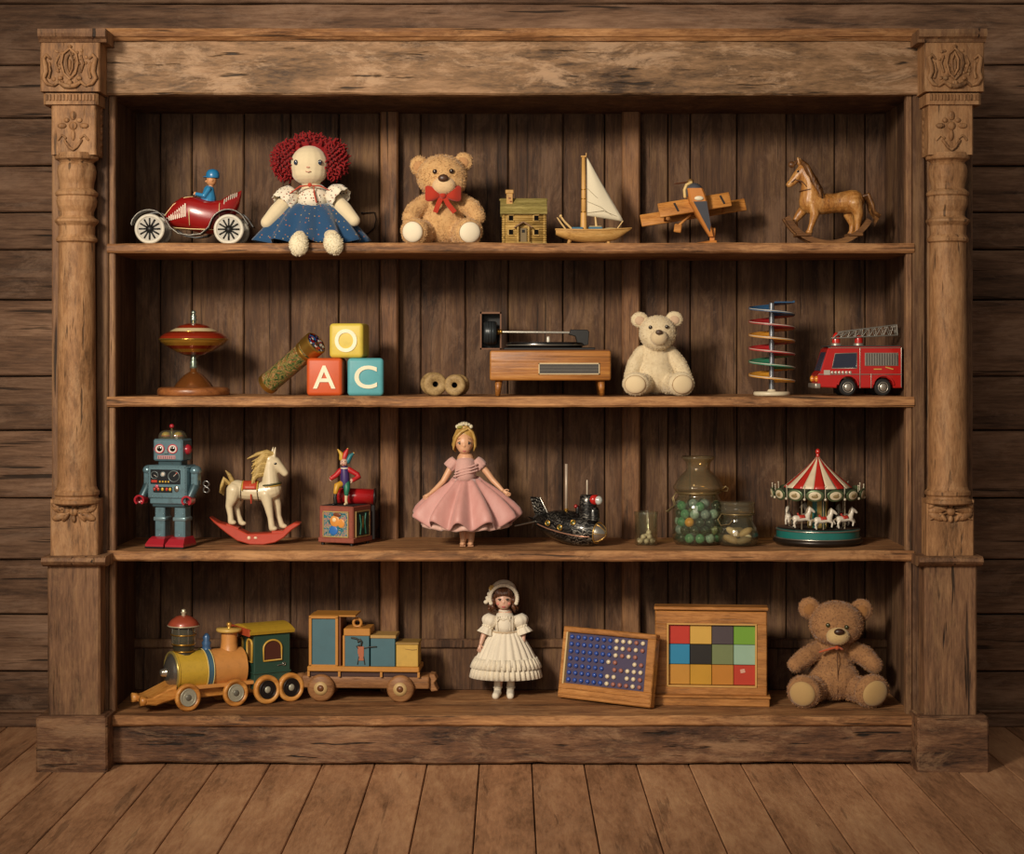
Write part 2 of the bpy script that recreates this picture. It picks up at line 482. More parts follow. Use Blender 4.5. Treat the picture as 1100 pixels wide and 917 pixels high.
# ------------------------------------------------------------------ room
WY = 0.42
mb = MB(W_floor)
fx = X(515); bw = .1125
for k in range(-26, 27):
    rough_board(mb, fx + k*bw + .0012, fx + (k+1)*bw - .0012, -2.6, WY, -.03, 0.0, 1, 900+k, .0006, .0015, 20)
mb.mat(paint('#120c08', .9)).bx(-3, 3, -2.6, WY, -.05, -.022)
tagit(link('floor', mb.mesh('floor')), kind='structure')
mb = MB(W_wall)
zs = [Z(p, WY) for p in (784, 721, 660, 601, 535, 462, 404, 322, 268, 228, 178, 127, 70, 4, -62, -130, -190, -250, -310, -370, -430)]
zs[0] = 0
for i, (a, b) in enumerate(zip(zs[:-1], zs[1:])):
    yo = rng.uniform(-.004, .004)
    rough_board(mb, -3, 3, WY + yo, WY + .03, a + .0018, b - .0018, 0, 300+i, .0016, .003, 90)
mb.mat(paint('#0b0705', .95)).bx(-3, 3, WY + .022, WY + .05, 0, zs[-1])
tagit(link('wall_back', mb.mesh('wall_back')), kind='structure')
mb = MB(W_wall); rough_board(mb, -3, 3, WY - .016, WY - .004, 0, Z(764, WY), 0, 77, .001, .003, 60)
mb.bx(-3, 3, WY - .02, WY - .004, Z(764, WY), Z(761, WY), .002)
tagit(link('baseboard_back', mb.mesh('baseboard_back')), kind='structure')

# ------------------------------------------------------------------ bookcase
case = bpy.data.objects.new('bookcase', None); COL.objects.link(case)
tagit(case, 'large weathered brown wooden bookcase with carved columns and four shelves against the plank wall', 'bookcase')
def cpart(name, mb, parent=None, label=None):
    o = link(name, mb.mesh(name), parent or case)
    if label: o['label'] = label
    return o
DB = .30                                   # inner depth to the back boards
XL, XR = X(113), X(984)
SH = {1: Z(261), 2: Z(426), 3: Z(591.5), 4: Z(767)}
# back boards
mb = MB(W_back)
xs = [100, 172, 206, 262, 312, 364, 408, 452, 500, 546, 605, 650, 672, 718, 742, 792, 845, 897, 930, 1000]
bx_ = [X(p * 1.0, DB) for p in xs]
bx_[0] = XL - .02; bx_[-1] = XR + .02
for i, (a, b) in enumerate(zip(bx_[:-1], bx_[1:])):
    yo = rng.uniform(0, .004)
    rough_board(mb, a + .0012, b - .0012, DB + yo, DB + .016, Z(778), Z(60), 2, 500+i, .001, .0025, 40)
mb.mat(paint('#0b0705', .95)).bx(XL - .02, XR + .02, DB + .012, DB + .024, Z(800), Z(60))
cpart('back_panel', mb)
# inner sides
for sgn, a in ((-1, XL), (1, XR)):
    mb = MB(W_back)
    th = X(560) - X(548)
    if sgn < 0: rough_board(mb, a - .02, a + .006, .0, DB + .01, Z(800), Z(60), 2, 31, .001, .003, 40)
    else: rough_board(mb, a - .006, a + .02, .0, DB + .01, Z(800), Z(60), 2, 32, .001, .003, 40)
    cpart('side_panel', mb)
    mb = MB(W_case)
    c = a - sgn * .006
    rough_board(mb, min(c, c - sgn*.014), max(c, c - sgn*.014), .006, .03, Z(800), Z(60), 2, 36 + sgn, .001, .003, 40)
    cpart('face_strip', mb)
# battens
for px, w in ((419, 19), (677, 19)):
    mb = MB(W_batten)
    rough_board(mb, X(px - w/2, DB), X(px + w/2, DB), DB - .034, DB + .002, SH[4], Z(64), 2, px, .0012, .004, 40)
    cpart('batten', mb)
# bottom rails on the back boards
mb = MB(W_back)
rough_board(mb, XL, XR, DB - .012, DB + .002, SH[4], Z(718), 0, 5, .001, .003, 30)
rough_board(mb, XL, XR, DB - .018, DB + .002, Z(718), Z(708), 0, 6, .001, .003, 30)
cpart('back_rail', mb)
# shelves
for k in (1, 2, 3, 4):
    th = {1: .021, 2: .022, 3: .022, 4: .022}[k]
    mb = MB(W_shelf)
    rough_board(mb, XL + .004, XR - .004, -.004 if k < 4 else -.02, DB + .004, SH[k] - th, SH[k], 0, 40 + k, .0022, .004, 80)
    cpart('shelf', mb)
# plinth board under the lowest shelf
mb = MB(W_plinth)
rough_board(mb, XL, XR, -.012, .02, 0.006, SH[4] - .021, 0, 71, .004, .004, 90)
cpart('plinth_board', mb)
# frieze, cornice, top board
mb = MB(W_caseh)
rough_board(mb, XL - .002, XR + .002, -.012, .02, Z(102.5), Z(44), 0, 81, .0022, .004, 90)
cpart('frieze', mb)
mb = MB(W_shelf)
def moulding(mb, x0, x1, prof, xf=None):
    # prof in (y, z); runs along x
    rows = []
    n = 40
    vs = []; fs = []; m = len(prof)
    for i in range(n + 1):
        x = x0 + (x1 - x0) * i / n
        for k, (y, z) in enumerate(prof):
            j = noise.noise(V((x * 9, k * 2.3, 1))) * .0012
            vs.append((x, y + j, z + j))
    for i in range(n):
        for k in range(m): q = (k+1) % m; fs.append([i*m+k, i*m+q, (i+1)*m+q, (i+1)*m+k])
    fs += [list(range(m))[::-1], list(range(n*m, n*m+m))]
    mb.add(vs, fs, False)
zt = Z(33); zb = Z(45)
moulding(mb, XL - .002, XR + .002, [(.02, zb), (-.016, zb), (-.022, zb + .006), (-.026, zb + .008), (-.030, zb + .016), (-.032, zt - .003), (-.029, zt), (.02, zt)])
mb.bx(XL, XR, .018, WY - .045, zt - .018, zt, .002)
cpart('cornice', mb)
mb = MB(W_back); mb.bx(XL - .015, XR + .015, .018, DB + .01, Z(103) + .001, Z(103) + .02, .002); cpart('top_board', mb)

# carved columns: everything in left-column pixels, mirrored about the middle for the right one
def column(sgn):
    mirror = lambda px: px if sgn < 0 else 2 * 550.3 - px
    root = cpart('pilaster', MB(W_case).bx(*sorted((X(mirror(54)), X(mirror(113)))), .012, .36, 0, Z(40), .003))
    yc = -.035                                    # column axis
    Y = lambda d: yc + d
    # centre of the turned work
    def XX(px, y): return X(mirror(px), y)
    def blk(mb, p0, p1, q0, q1, yf, yb, bev=.003, jit=.0012, seed=1):
        a, b = sorted((XX(p0, yf), XX(p1, yf)))
        rough_board(mb, a, b, yf, yb, Z(q1, yf), Z(q0, yf), 2, seed, jit, bev, 14)
    # plinth block, pedestal
    mb = MB(W_plinth); blk(mb, 38, 115, 771, 829.5, -.075, .05, .004, .002, 11 + sgn); mb.bx(*sorted((XX(40, -.07), XX(113, -.07))), -.07, .05, Z(776, -.07), Z(769, -.07), .003); cpart('plinth_block', mb, root)
    mb = MB(W_case); blk(mb, 51, 107.5, 606, 771, -.055, .05, .004, .0015, 21 + sgn); cpart('pedestal', mb, root)
    # ledge moulding
    mb = MB(W_case)
    a, b = sorted((XX(44, -.08), XX(113, -.08))); z0, z1 = Z(609, -.08), Z(598, -.08)
    moulding(mb, a, b, [(.04, z0), (-.062, z0), (-.075, z0 + .005), (-.082, z0 + .011), (-.078, z1 - .003), (-.07, z1), (.04, z1)])
    cpart('ledge_moulding', mb, root)
    # lower block with bow carving
    mb = MB(W_carve); blk(mb, 54, 105, 536, 598, -.05, .04, .003, .001, 31 + sgn); cpart('lower_block', mb, root)
    yf = -.051
    mb = MB(W_carve); cx = 79.5; U = sx(yf)
    def pt(px, py, d=0): return (XX(px, yf), yf - d, Z(py, yf))
    for s in (-1, 1):
        for (dx, py, a, c_, ro) in ((13.5, 546.5, 11, 5.2, -14), (15, 554.5, 9, 4.2, 22), (8.5, 555, 6.5, 2.6, 50), (20, 543, 5, 3, -35)):
            mb.ell(pt(cx + s*dx, py, 0), (a*U, 4*U, c_*U), (0, R(s*ro), 0), 14)
        mb.tube([pt(cx + s*3, 548, .003), pt(cx + s*13, 546.5, .007), pt(cx + s*23, 543.5, .003)], [.9*U, 1.2*U, .7*U], 6)
        mb.tube([pt(cx + s*3, 550, .003), pt(cx + s*13, 553.5, .006), pt(cx + s*22, 558, .002)], [.9*U, 1.2*U, .7*U], 6)
    mb.box(pt(cx, 538.5, 0), (50*U, .006, 3*U), None, .001)
    mb.ell(pt(cx, 549, .003), (5*U, 4*U, 5*U)); mb.ell(pt(cx, 542, .002), (3*U, 3*U, 4*U)); mb.ell(pt(cx, 557, .002), (2.6*U, 3*U, 4*U))
    cpart('carved_bow', mb, root)
    # turned shaft
    prof_px = [(598, 0), (598, 22), (536, 22)]
    zz = lambda py: Z(py, yc)
    pr = [(23.5, 541), (25.5, 539.5), (25.5, 536.5), (23, 534.5), (22.4, 532.5), (24.2, 530.5), (24.2, 527.5), (22.3, 525.5), (20.8, 522), (20.4, 515), (20.2, 460), (20, 380), (19.6, 320), (19.2, 275), (19.2, 261),
          (21.6, 259.5), (22.2, 257), (20.4, 254.5), (19.0, 252), (19.4, 243), (21.6, 240.5), (23.2, 238.5), (23.2, 236.5), (20, 234.5), (17.8, 232), (18.0, 228), (20.5, 222), (21.6, 216), (20.6, 211.5), (22.4, 210), (22.8, 207.5), (20.8, 205.5),
          (17.8, 203), (18.2, 198), (20.0, 191), (20.8, 184), (19.6, 178.5), (17.4, 175.5), (19, 173.5), (22.8, 171.5), (23.4, 169), (22.4, 166.5), (22, 165)]
    mb = MB(W_carve)
    fine = [(r_*sx(yc), zz(p_)) for r_, p_ in pr]
    m = Matrix.Translation((XX(82.5, yc), yc, 0))
    dense = [fine[0]]
    for (r0, z0), (r1, z1) in zip(fine[:-1], fine[1:]): dense += [(r0 + (r1 - r0)*k_, z0 + (z1 - z0)*k_) for k_ in (.08, .92)] + [(r1, z1)]
    mb.lathe(dense, 48, m)
    cpart('shaft', mb, root)
    # neck block and cross carving
    mb = MB(W_carve); blk(mb, 55, 103, 112, 166, -.065, .03, .003, .001, 51 + sgn); cpart('neck_block', mb, root)
    yf = -.066; U = sx(yf); mb = MB(W_carve); cx = 78.5
    for (dx, dy, a, b) in ((0, -14, 3.5, 5), (0, -3, 4.5, 4.5), (-12, -3, 5, 3), (12, -3, 5, 3), (-7, -9, 3, 2.6), (7, -9, 3, 2.6), (0, 7, 2.2, 6)):
        mb.ell(pt(cx + dx, 138 + dy, .0), (a*U, .004, b*U), None, 10)
    mb.tube([pt(cx - 9, 151, 0), pt(cx - 4, 158, .002), pt(cx, 161, .002), pt(cx + 4, 158, .002), pt(cx + 9, 151, 0)], 1.7*U, 8)
    mb.tube([pt(cx - 16, 150, 0), pt(cx - 12, 145, .002), pt(cx - 8, 148, .001)], 1.3*U, 8); mb.tube([pt(cx + 16, 150, 0), pt(cx + 12, 145, .002), pt(cx + 8, 148, .001)], 1.3*U, 8)
    cpart('carved_cross', mb, root)
    # bed moulding, capital block, abacus
    mb = MB(W_carve); blk(mb, 46, 105, 100, 112, -.073, .03, .006, .0008, 61); 
    for i in range(15):
        mb.box((XX(50 + i*3.6, -.074), -.0735, Z(104.5, -.074)), (2.4*U, .004, 7*U), None, .0008)
    cpart('bed_moulding', mb, root)
    mb = MB(W_carve); blk(mb, 43, 107, 44, 98, -.083, .04, .003, .001, 63); cpart('capital', mb, root)
    mb = MB(W_case); a, b = sorted((XX(40, -.1), XX(113, -.1))); z0, z1 = Z(44, -.1), Z(30.5, -.1)
    moulding(mb, a, b, [(.05, z0), (-.086, z0), (-.09, z0 + .006), (-.098, z0 + .010), (-.1, z0 + .017), (-.098, z1), (.05, z1)]); cpart('abacus', mb, root)
    yf = -.084; U = sx(yf); mb = MB(W_carve); cx = 75
    for s in (-1, 1):
        mb.tube([pt(cx + s*21, 63, 0), pt(cx + s*25, 59, .003), pt(cx + s*28, 63, .003), pt(cx + s*26, 70, .004), pt(cx + s*25, 77, .004), pt(cx + s*28, 84, .003), pt(cx + s*24, 90, .003), pt(cx + s*18, 92, .001)], [1.3*U, 2*U, 2.2*U, 3*U, 3*U, 2.4*U, 2.2*U, 1.2*U], 8)
        mb.tube([pt(cx + s*22, 68, 0), pt(cx + s*20.5, 76, .002), pt(cx + s*22, 83, .001)], 1.6*U, 8)
        mb.tube([pt(cx, 93, .002), pt(cx + s*6, 92, .004), pt(cx + s*12, 88, .003), pt(cx + s*17, 92, .002)], [2.6*U, 2.8*U, 2.2*U, 1.5*U], 8)
        mb.tube([pt(cx, 52, .002), pt(cx + s*7, 58, .003), pt(cx + s*9, 68, .003), pt(cx + s*6, 79, .003), pt(cx, 85, .002)], 1.3*U, 8)
        mb.tube([pt(cx, 56, .001), pt(cx + s*3.5, 64, .003), pt(cx + s*3, 74, .003), pt(cx, 80, .001)], 1.2*U, 8)
        mb.tube([pt(cx + s*12, 60, 0), pt(cx + s*15, 68, .002), pt(cx + s*12, 77, .001)], 1.2*U, 8)
        mb.ell(pt(cx + s*10, 84, .001), (3*U, .004, 2.4*U), None, 8)
    mb.ell(pt(cx, 70, .0), (2*U, .004, 7*U), None, 8); mb.ell(pt(cx, 89, .002), (3.5*U, .004, 3*U), None, 8); mb.ell(pt(cx, 50, .001), (2.6*U, .004, 2.2*U), None, 8)
    for i in range(24):
        px = cx + rng.uniform(-18, 18); py = 54 + rng.uniform(0, 34); mb.ell(pt(px, py, -.001), (rng.uniform(1.5, 3)*U, .003, rng.uniform(1, 2.4)*U), (0, rng.uniform(-1, 1), 0), 8)
    cpart('carved_crest', mb, root)
    # scroll bracket on the inner side of the neck
    mb = MB(W_carve)
    for i in range(7): mb.ell((XX(107.5, -.01), -.012, Z(118 + i*7.5, -.01)), (3*U, .012, 4.5*U), None, 10)
    cpart('scroll_bracket', mb, root)
column(-1); column(1)
# ------------------------------------------------------------------ shared toy materials
BLACK = paint('#14110f', .4); SILVER = paint('#b9b4a8', .28, .9, .1); STEEL = paint('#8b8a88', .32, .85, .15, dirt=.25)
BRASS = paint('#b58a3e', .3, .85, .15); RED = paint('#8f1614', .28, 0, .12, coat=.5, dirt=.08); GOLD = paint('#c89a4a', .35, .6, .15)
CREAM = paint('#e6dcc0', .5); WHITE = paint('#e2dccb', .45); EYEBLK = paint('#120d0a', .12, coat=.6)
def arc(cx, cy, r, a0, a1, n=10, ry=None):
    ry = r if ry is None else ry
    return [(cx + r*math.cos(R(a0 + (a1-a0)*i/n)), cy + ry*math.sin(R(a0 + (a1-a0)*i/n))) for i in range(n + 1)]
def wheel(t, c, r, w, tyre, rim, hub, spokes=10, tw=.18, parent=None, back=True, rimname='rim'):
    # wheel facing -y at centre c (local); tyre part with rim and hub as sub-parts
    mb = MB(tyre); mb.torus(c, r*(1-tw), r*tw, (0, 1, 0), 32, 10, flat=w/(2*r*tw)); o = t.part('wheel', mb, parent)
    mb = MB(rim); f = c - V((0, w*.3, 0))
    mb.torus(f, r*(1-2*tw), r*.07, (0, 1, 0), 28, 6)
    for i in range(spokes):
        a = 2*PI*i/spokes; d = V((math.cos(a), 0, math.sin(a)))
        mb.tube([f + d*r*.15, f + d*r*(1-2*tw)], r*.05, 5, False)
    t.part(rimname, mb, o)
    mb = MB(hub); mb.ell(f, (r*.2, w*.35, r*.2), n=12)
    if spokes == 0 or back: mb.cyl(c + V((0, w*.25, 0)), c + V((0, w*.35, 0)), r*(1-2*tw), n=24)
    t.part('hub', mb, o); return o

S1 = SH[1]
# ------------------------------------------------------------------ red tin roadster
t = Toy('toy_car', 'red tin toy roadster with white spoked wheels and a driver in blue', 'toy car', 207, 257, S1, .09)
st = [(177.5, 230, 2, 2), (180, 227, 8, 8), (187, 224, 13, 12), (196, 222, 17, 15), (206, 222.5, 18.5, 17), (216, 225, 19, 18), (228, 227, 18, 18), (238, 226, 18, 17), (246, 220, 17, 14), (252, 214, 13, 9), (257, 207, 8, 5), (259.5, 200, 2.5, 2)]
rows = []
for (x, y, h, wd) in st:
    rows.append([t.p(x + 0, y, 0) + V((0, math.copysign(abs(math.cos(a))**.8, math.cos(a))*wd, math.copysign(abs(math.sin(a))**.85, math.sin(a))*h)) for a in [2*PI*k/20 for k in range(20)]])
mb = MB(RED); mb.grid(rows); mb.add(rows[0], [list(range(20))]); mb.add(rows[-1], [list(range(20))[::-1]])
body = t.part('body', mb)
mb = MB(paint('#6e110f', .4)); mb.torus(t.p(223, 211.5), 11.5, 1.6, (0.05, 0, 1), 24, 8); mb.ell(t.p(223, 211), (11, 10, 1.5)); t.part('cockpit_rim', mb)
mb = MB(paint('#d8c08a', .4, .3))
for sy in (-1, 1):
    mb.tube([t.p(178, 226, sy*9), t.p(188, 213.5, sy*9), t.p(200, 206, sy*8), t.p(208, 205, sy*7)], .5, 5)
    for xs_ in (206, 238): mb.tube([t.p(xs_, 205 if xs_ == 206 else 209, sy*6), t.p(xs_, 214, sy*15), t.p(xs_, 224, sy*17.8), t.p(xs_, 236, sy*14)], .5, 5)
    mb.tube([t.p(184, 238, sy*9), t.p(206, 240, sy*14), t.p(238, 241, sy*14)], .55, 5)
t.part('gold_lining', mb)
# louvred grilles on hood and tail
mb = MB(paint('#a49c8c', .4, .4))
for sy in (-1, 1):
    for i in range(10):
        x = 181.5 + i*2.25; h = 2.5 + i*.75
        wd = 9.5 + i*.75
        mb.box(t.p(x, 229.5 - i*1.05, sy*wd), (1.0, 1.2, h*1.5))
for sy in (-1, 1):
    for i in range(7):
        x = 243 + i*2.0; mb.box(t.p(x, 211.0 - i*1.25, sy*(13.2 - i*1.25)), (.9, 1.4, 8.5 - abs(i-3)*.9), (R(-sy*6), R(10), 0))
t.part('louvres', mb)
for sy in (-1, 1):
    mb = MB(BLACK); path = arc(165, 240, 19.5, 165, 35, 10); path = [(x, 480 - y) for x, y in path]
    path = [(147, 237)] + path[0:] + [(188, 239.5), (196, 245.5), (208, 247.5), (220, 246), (228, 239)] + [(x, 481 - y) for x, y in arc(249, 241, 20, 150, 25, 10)] + [(270, 236)]
    mb.band(t.xz(path), 1.2, sy*13 if sy > 0 else -27, 27 if sy > 0 else -13); f = t.part('fender', mb)
    mb = MB(paint('#8d887c', .35, .6)); mb.tube([V((x, sy*27, z)) for x, z in t.xz(path)], .42, 6, up=(0, 1, 0)); t.part('fender_edge', mb, f)
WH = paint('#cfc8b6', .5, dirt=.2)
for cx_, cy_ in ((165, 240.5), (249, 241)):
    for sy in (-1, 1):
        c = t.p(cx_, cy_, sy*21)
        mb = MB(WH); mb.torus(c, 14.2, 2.0, (0, 1, 0), 36, 10); wo = t.part('wheel', mb)
        mb = MB(paint('#a8a294', .5)); mb.cyl(c - V((0, 1, 0)), c + V((0, 1, 0)), 12.6, n=28); t.part('wheel_disc', mb, wo)
        mb = MB(paint('#171513', .5))
        for i in range(12):
            a = 2*PI*i/12; d = V((math.cos(a), 0, math.sin(a))); mb.tube([c + d*2.5 - V((0, 1.4, 0))*(1 if sy < 0 else -1), c + d*11.5 - V((0, 1.4, 0))*(1 if sy < 0 else -1)], 1.0, 5, False)
        mb.ell(c, (3.4, 3, 3.4)); t.part('spokes', mb, wo)
mb = MB(BLACK); mb.tube([t.p(165, 240.5, -20), t.p(165, 240.5, 20)], 1.5, 8); mb.tube([t.p(249, 241, -20), t.p(249, 241, 20)], 1.5, 8); t.parts('axle', mb)
# driver (joined to the seat)
mb = MB(paint('#2d7fae', .4, coat=.3))
mb.tube([t.p(223, 213), t.p(224, 206), t.p(224.5, 198)], [8.5, 8.5, 6], 12)
for sy in (-1, 1): mb.tube([t.p(225, 197, sy*6), t.p(221, 204.5, sy*9), t.p(212, 202, sy*5)], [3, 3, 2.2], 8)
mb.fuse(.8, 4); drv = t.part('driver', mb, label='driver in a blue coat')
mb = MB(paint('#c98e5e', .5)); mb.ell(t.p(227, 187), (5.6, 5.4, 6.2)); mb.ell(t.p(221.6, 188), (1.3, 1.2, 1.3)); mb.tube([t.p(226.5, 196), t.p(226.5, 191)], 2.8, 8)
for sy in (-1, 1): mb.ell(t.p(210.5, 201.5, sy*4.5), (2, 1.8, 2)); mb.ell(t.p(228.5, 187, sy*5.3), (1.4, .8, 1.8))
t.part('head', mb, drv)
mb = MB(paint('#2476a8', .35, coat=.3)); mb.lathe([(7, -1), (7.4, 1), (7, 4.5), (5, 7.5), (0, 9)], 20, Matrix.Translation(t.p(228.5, 183.5))); mb.ell(t.p(222, 183.3), (4, 5, .9)); t.part('cap', mb, drv)
mb = MB(EYEBLK)
for sy in (-1, 1): mb.ell(t.p(222.6, 186, sy*2.6), .7)
mb.torus(t.p(209, 203), 4, .6, (1, 0, .5), 16, 6); t.part('steering_wheel', mb, body)

# ------------------------------------------------------------------ rag doll
def hair_curls(mb, c, r, n, ln, rad, seed, keep):
    rr = random.Random(seed)
    for i in range(n):
        z = 1 - 2*(i + .5)/n; a = i*2.39996; s_ = math.sqrt(max(0, 1 - z*z)); d = V((s_*math.cos(a), s_*math.sin(a), z))
        if not keep(d): continue
        p = V(c) + V((d.x*r[0], d.y*r[1], d.z*r[2])); L = ln*rr.uniform(.7, 1.2)
        tng = V((rr.uniform(-1, 1), rr.uniform(-1, 1), rr.uniform(-1, 1))); tng = (tng - d*tng.dot(d)).normalized()
        b = d.cross(tng); pts = [p + d*(L*k/5) + tng*(math.sin(k*1.5)*rad*.9) + b*(math.cos(k*1.5)*rad*.9) for k in range(6)]
        mb.tube(pts, [rad, rad, rad*.95, rad*.9, rad*.8, rad*.6], 6)
t = Toy('rag_doll', 'seated rag doll with curly red yarn hair and a spotted blue skirt', 'doll', 335, 258, S1, .10)
CLT = cloth('#d9c8a4', 700, .3, .12)
mb = MB(CLT)
mb.ell(t.p(333, 171.5, -6), (20.5, 18.5, 20.5)); mb.ell(t.p(333, 180.5, -6), (19, 17.5, 12.8))
mb.tube([t.p(334, 190, -2), t.p(336, 205, 0), t.p(336, 235, 4), t.p(336, 250, 6)], [9, 15, 20, 18], 16)
mb.tube([t.p(313, 205, -2), t.p(299, 222, -10), t.p(289, 234, -16)], [8, 9, 7], 12)
mb.tube([t.p(357, 205, -2), t.p(371, 220, -10), t.p(382, 232, -16)], [8, 8.5, 6.5], 12)
mb.tube([t.p(329, 248, -4), t.p(328, 251, -38), t.p(327.5, 252, -52)], [7.5, 7, 7], 10); mb.tube([t.p(348, 248, -4), t.p(358, 250, -38), t.p(362, 251, -50)], [7.5, 7, 7], 10)
mb.fuse(1.0, 6); t.part('body', mb)
mb = MB(cloth('#e2d6b6', 500, .5, .2, name='knitted_foot'))
mb.ell(t.p(327.5, 260, -58), (9.6, 9, 12.5), (R(-18), 0, 0), 20); mb.fuzz(900, 1.4, .3, .1, 5); t.part('foot', mb)
mb = MB(cloth('#e2d6b6', 500, .5, .2)); mb.ell(t.p(363.5, 259, -55), (9.6, 9, 12), (R(-18), R(-18), 0), 20); mb.fuzz(900, 1.4, .3, .1, 6); t.part('foot', mb)
HR = cloth('#861719', 300, .4, .4, name='red_yarn', sheen=.1)
mb = MB(HR); mb.ell(t.p(333, 164, 6), (27, 16, 21)); 
mb.ell(t.p(308, 167, 2), (12, 11, 17)); mb.ell(t.p(358, 166, 2), (12, 11, 17))
mb.fuse(1.5, 3)
hair_curls(mb, t.p(333, 163, 4), (25, 15, 20), 300, 8, 1.25, 4, lambda d: d.y > -.30 or d.z > .93)
hair_curls(mb, t.p(333, 165, -6), (22, 8, 23), 110, 5.5, 1.2, 8, lambda d: d.z > .35 and abs(d.y) < .75)
hair_curls(mb, t.p(308, 167, 0), (10, 10, 15), 210, 8, 1.25, 5, lambda d: d.x < .45)
hair_curls(mb, t.p(358, 166, 0), (10, 10, 15), 210, 8, 1.25, 6, lambda d: d.x > -.45)
t.part('hair', mb)
mb = MB(paint('#27364a', .15, coat=.7))
for x in (320, 346): mb.ell(t.p(x, 170.5, -21.2), (2.5, 1.5, 2.9), (0, 0, R(40 if x > 333 else -40)))
mb.mat(WHITE)
for x in (320, 346): mb.ell(t.p(x + .4, 169.6, -22.7), .6)
t.part('eyes', mb)
mb = MB(paint('#c98f78', .8)); mb.ell(t.p(333.5, 176, -24.4), (2, .7, .8)); mb.tube([t.p(331, 180.3, -24.3), t.p(333.5, 181.2, -24.6), t.p(336, 180.3, -24.3)], .5, 5); t.part('stitched_mouth', mb)
BL = cloth('#e3d9c2', 700, .3, .12, dots='#37302c', dscale=150, dth=.27, dots2='#8a3328', name='printed_blouse')
mb = MB(BL); mb.tube([t.p(335, 193, -2), t.p(336, 199, 0), t.p(336, 215, 1)], [11, 19, 21.5], 20, False, flat=.85); t.part('blouse', mb)
mb = MB(BL)
for (sx_, sy_, ex, ey) in ((315, 200, 304, 214), (356, 200, 368, 209)):
    d = (t.p(ex, ey, -10) - t.p(sx_, sy_, -3)); u, w_, dd = frame_from(d); rows = []
    for i in range(7):
        k = i/6; rr_ = (8.5 + 4*math.sin(k*PI*.8)) * (1 if i < 6 else 1.12)
        rows.append([t.p(sx_, sy_, -3) + d*k + (u*math.cos(a) + w_*math.sin(a))*(rr_*(1 + (.10*k)*math.sin(a*9))) for a in [2*PI*q/36 for q in range(36)]])
    mb.grid(rows, True, .6)
t.parts('puff_sleeve', mb, tol=-1)
SK = cloth('#22476b', 900, .3, .25, dots='#b99a5a', dscale=110, dth=.17, dots2='#a8623a', name='spotted_skirt')
rows = []
for i in range(12):
    k = i/11; z = 213 + (255 - 213)*k**1.15; 
    row = []
    for q in range(72):
        a = 2*PI*q/72; rr_ = 20 + 36*k**.8
        f = 1 + .13*k*math.sin(a*11 + .6) + .04*k*math.sin(a*4)
        row.append(t.p(335 + math.cos(a)*rr_*f*1.0, z - 2*k*math.sin(a*11 + .6), 2 - 6*k + math.sin(a)*rr_*f*(.72 if math.sin(a) > 0 else .78)))
    rows.append(row)
mb = MB(SK); mb.grid(rows, True, .8); t.part('skirt', mb)
OR = cloth('#b8452c', 900, .2, .15, name='orange_ribbon')
mb = MB(OR)
mb.tube([t.p(334, 195, -20), t.p(325, 196, -21), t.p(314, 203, -18)], [1.6, 2.6, 1.6], 8, flat=.4); mb.tube([t.p(336, 195, -20), t.p(346, 195.5, -20), t.p(356, 200, -15)], [1.6, 2.4, 1.2], 8, flat=.4)
mb.tube([t.p(339, 196, -20), t.p(340, 204, -21), t.p(342, 212, -22)], [1.2, 2.2, 2.2], 8, flat=.4); mb.ell(t.p(335, 194.5, -20.5), (2.4, 2, 2.4)); t.part('ribbon', mb)

t = Toy('wire_loop', 'thin dark wire handle hanging on the back boards beside the rag doll', 'wire loop', 397, 250, S1, DB - .006)
mb = MB(paint('#15100d', .45, .6)); mb.tube([t.p(389, 229), t.p(402, 228), t.p(404, 236), t.p(402, 245), t.p(395, 251), t.p(386, 250)], .6, 6); mb.ell(t.p(389, 229), 1.3)
wl = link('wire_loop', mb.mesh('wire_loop', t.S)); wl.location = t.o.location + V((0, 0, t.S*8)); wl.location.z = Z(250, DB); tagit(wl, t.o['label'], t.o['category']); bpy.data.objects.remove(t.o)

# ------------------------------------------------------------------ teddy bears
def bow(t, c, s, mat):
    mb = MB(mat); c = V(c)
    for sg in (-1, 1):
        rows = []
        for i in range(9):
            k = i/8; w_ = (.12 + .88*math.sin(min(1, k*1.15)*PI/2)) * .42 * s * (1 if k < .9 else .8)
            rows.append([c + V((sg*k*s*.95, -abs(math.sin(k*PI))*s*.12, s*.10*k)) + V((0, math.sin(a)*s*.16*math.sin(max(.15, k)*PI*.95), math.cos(a)*w_*(1 + .08*math.sin(a*5)))) for a in [2*PI*q/18 for q in range(18)]])
        mb.grid(rows); mb.add(rows[-1], [list(range(18))])
        mb.band([(c.x + sg*s*.08, c.z - s*.1), (c.x + sg*s*.24, c.z - s*.45), (c.x + sg*s*(.62 if sg > 0 else .42), c.z - s*.92)], s*.26, c.y - s*.12, c.y - s*.02)
    mb.ell(c + V((0, -s*.12, 0)), (s*.18, s*.17, s*.2)); return t.part('bow', mb)
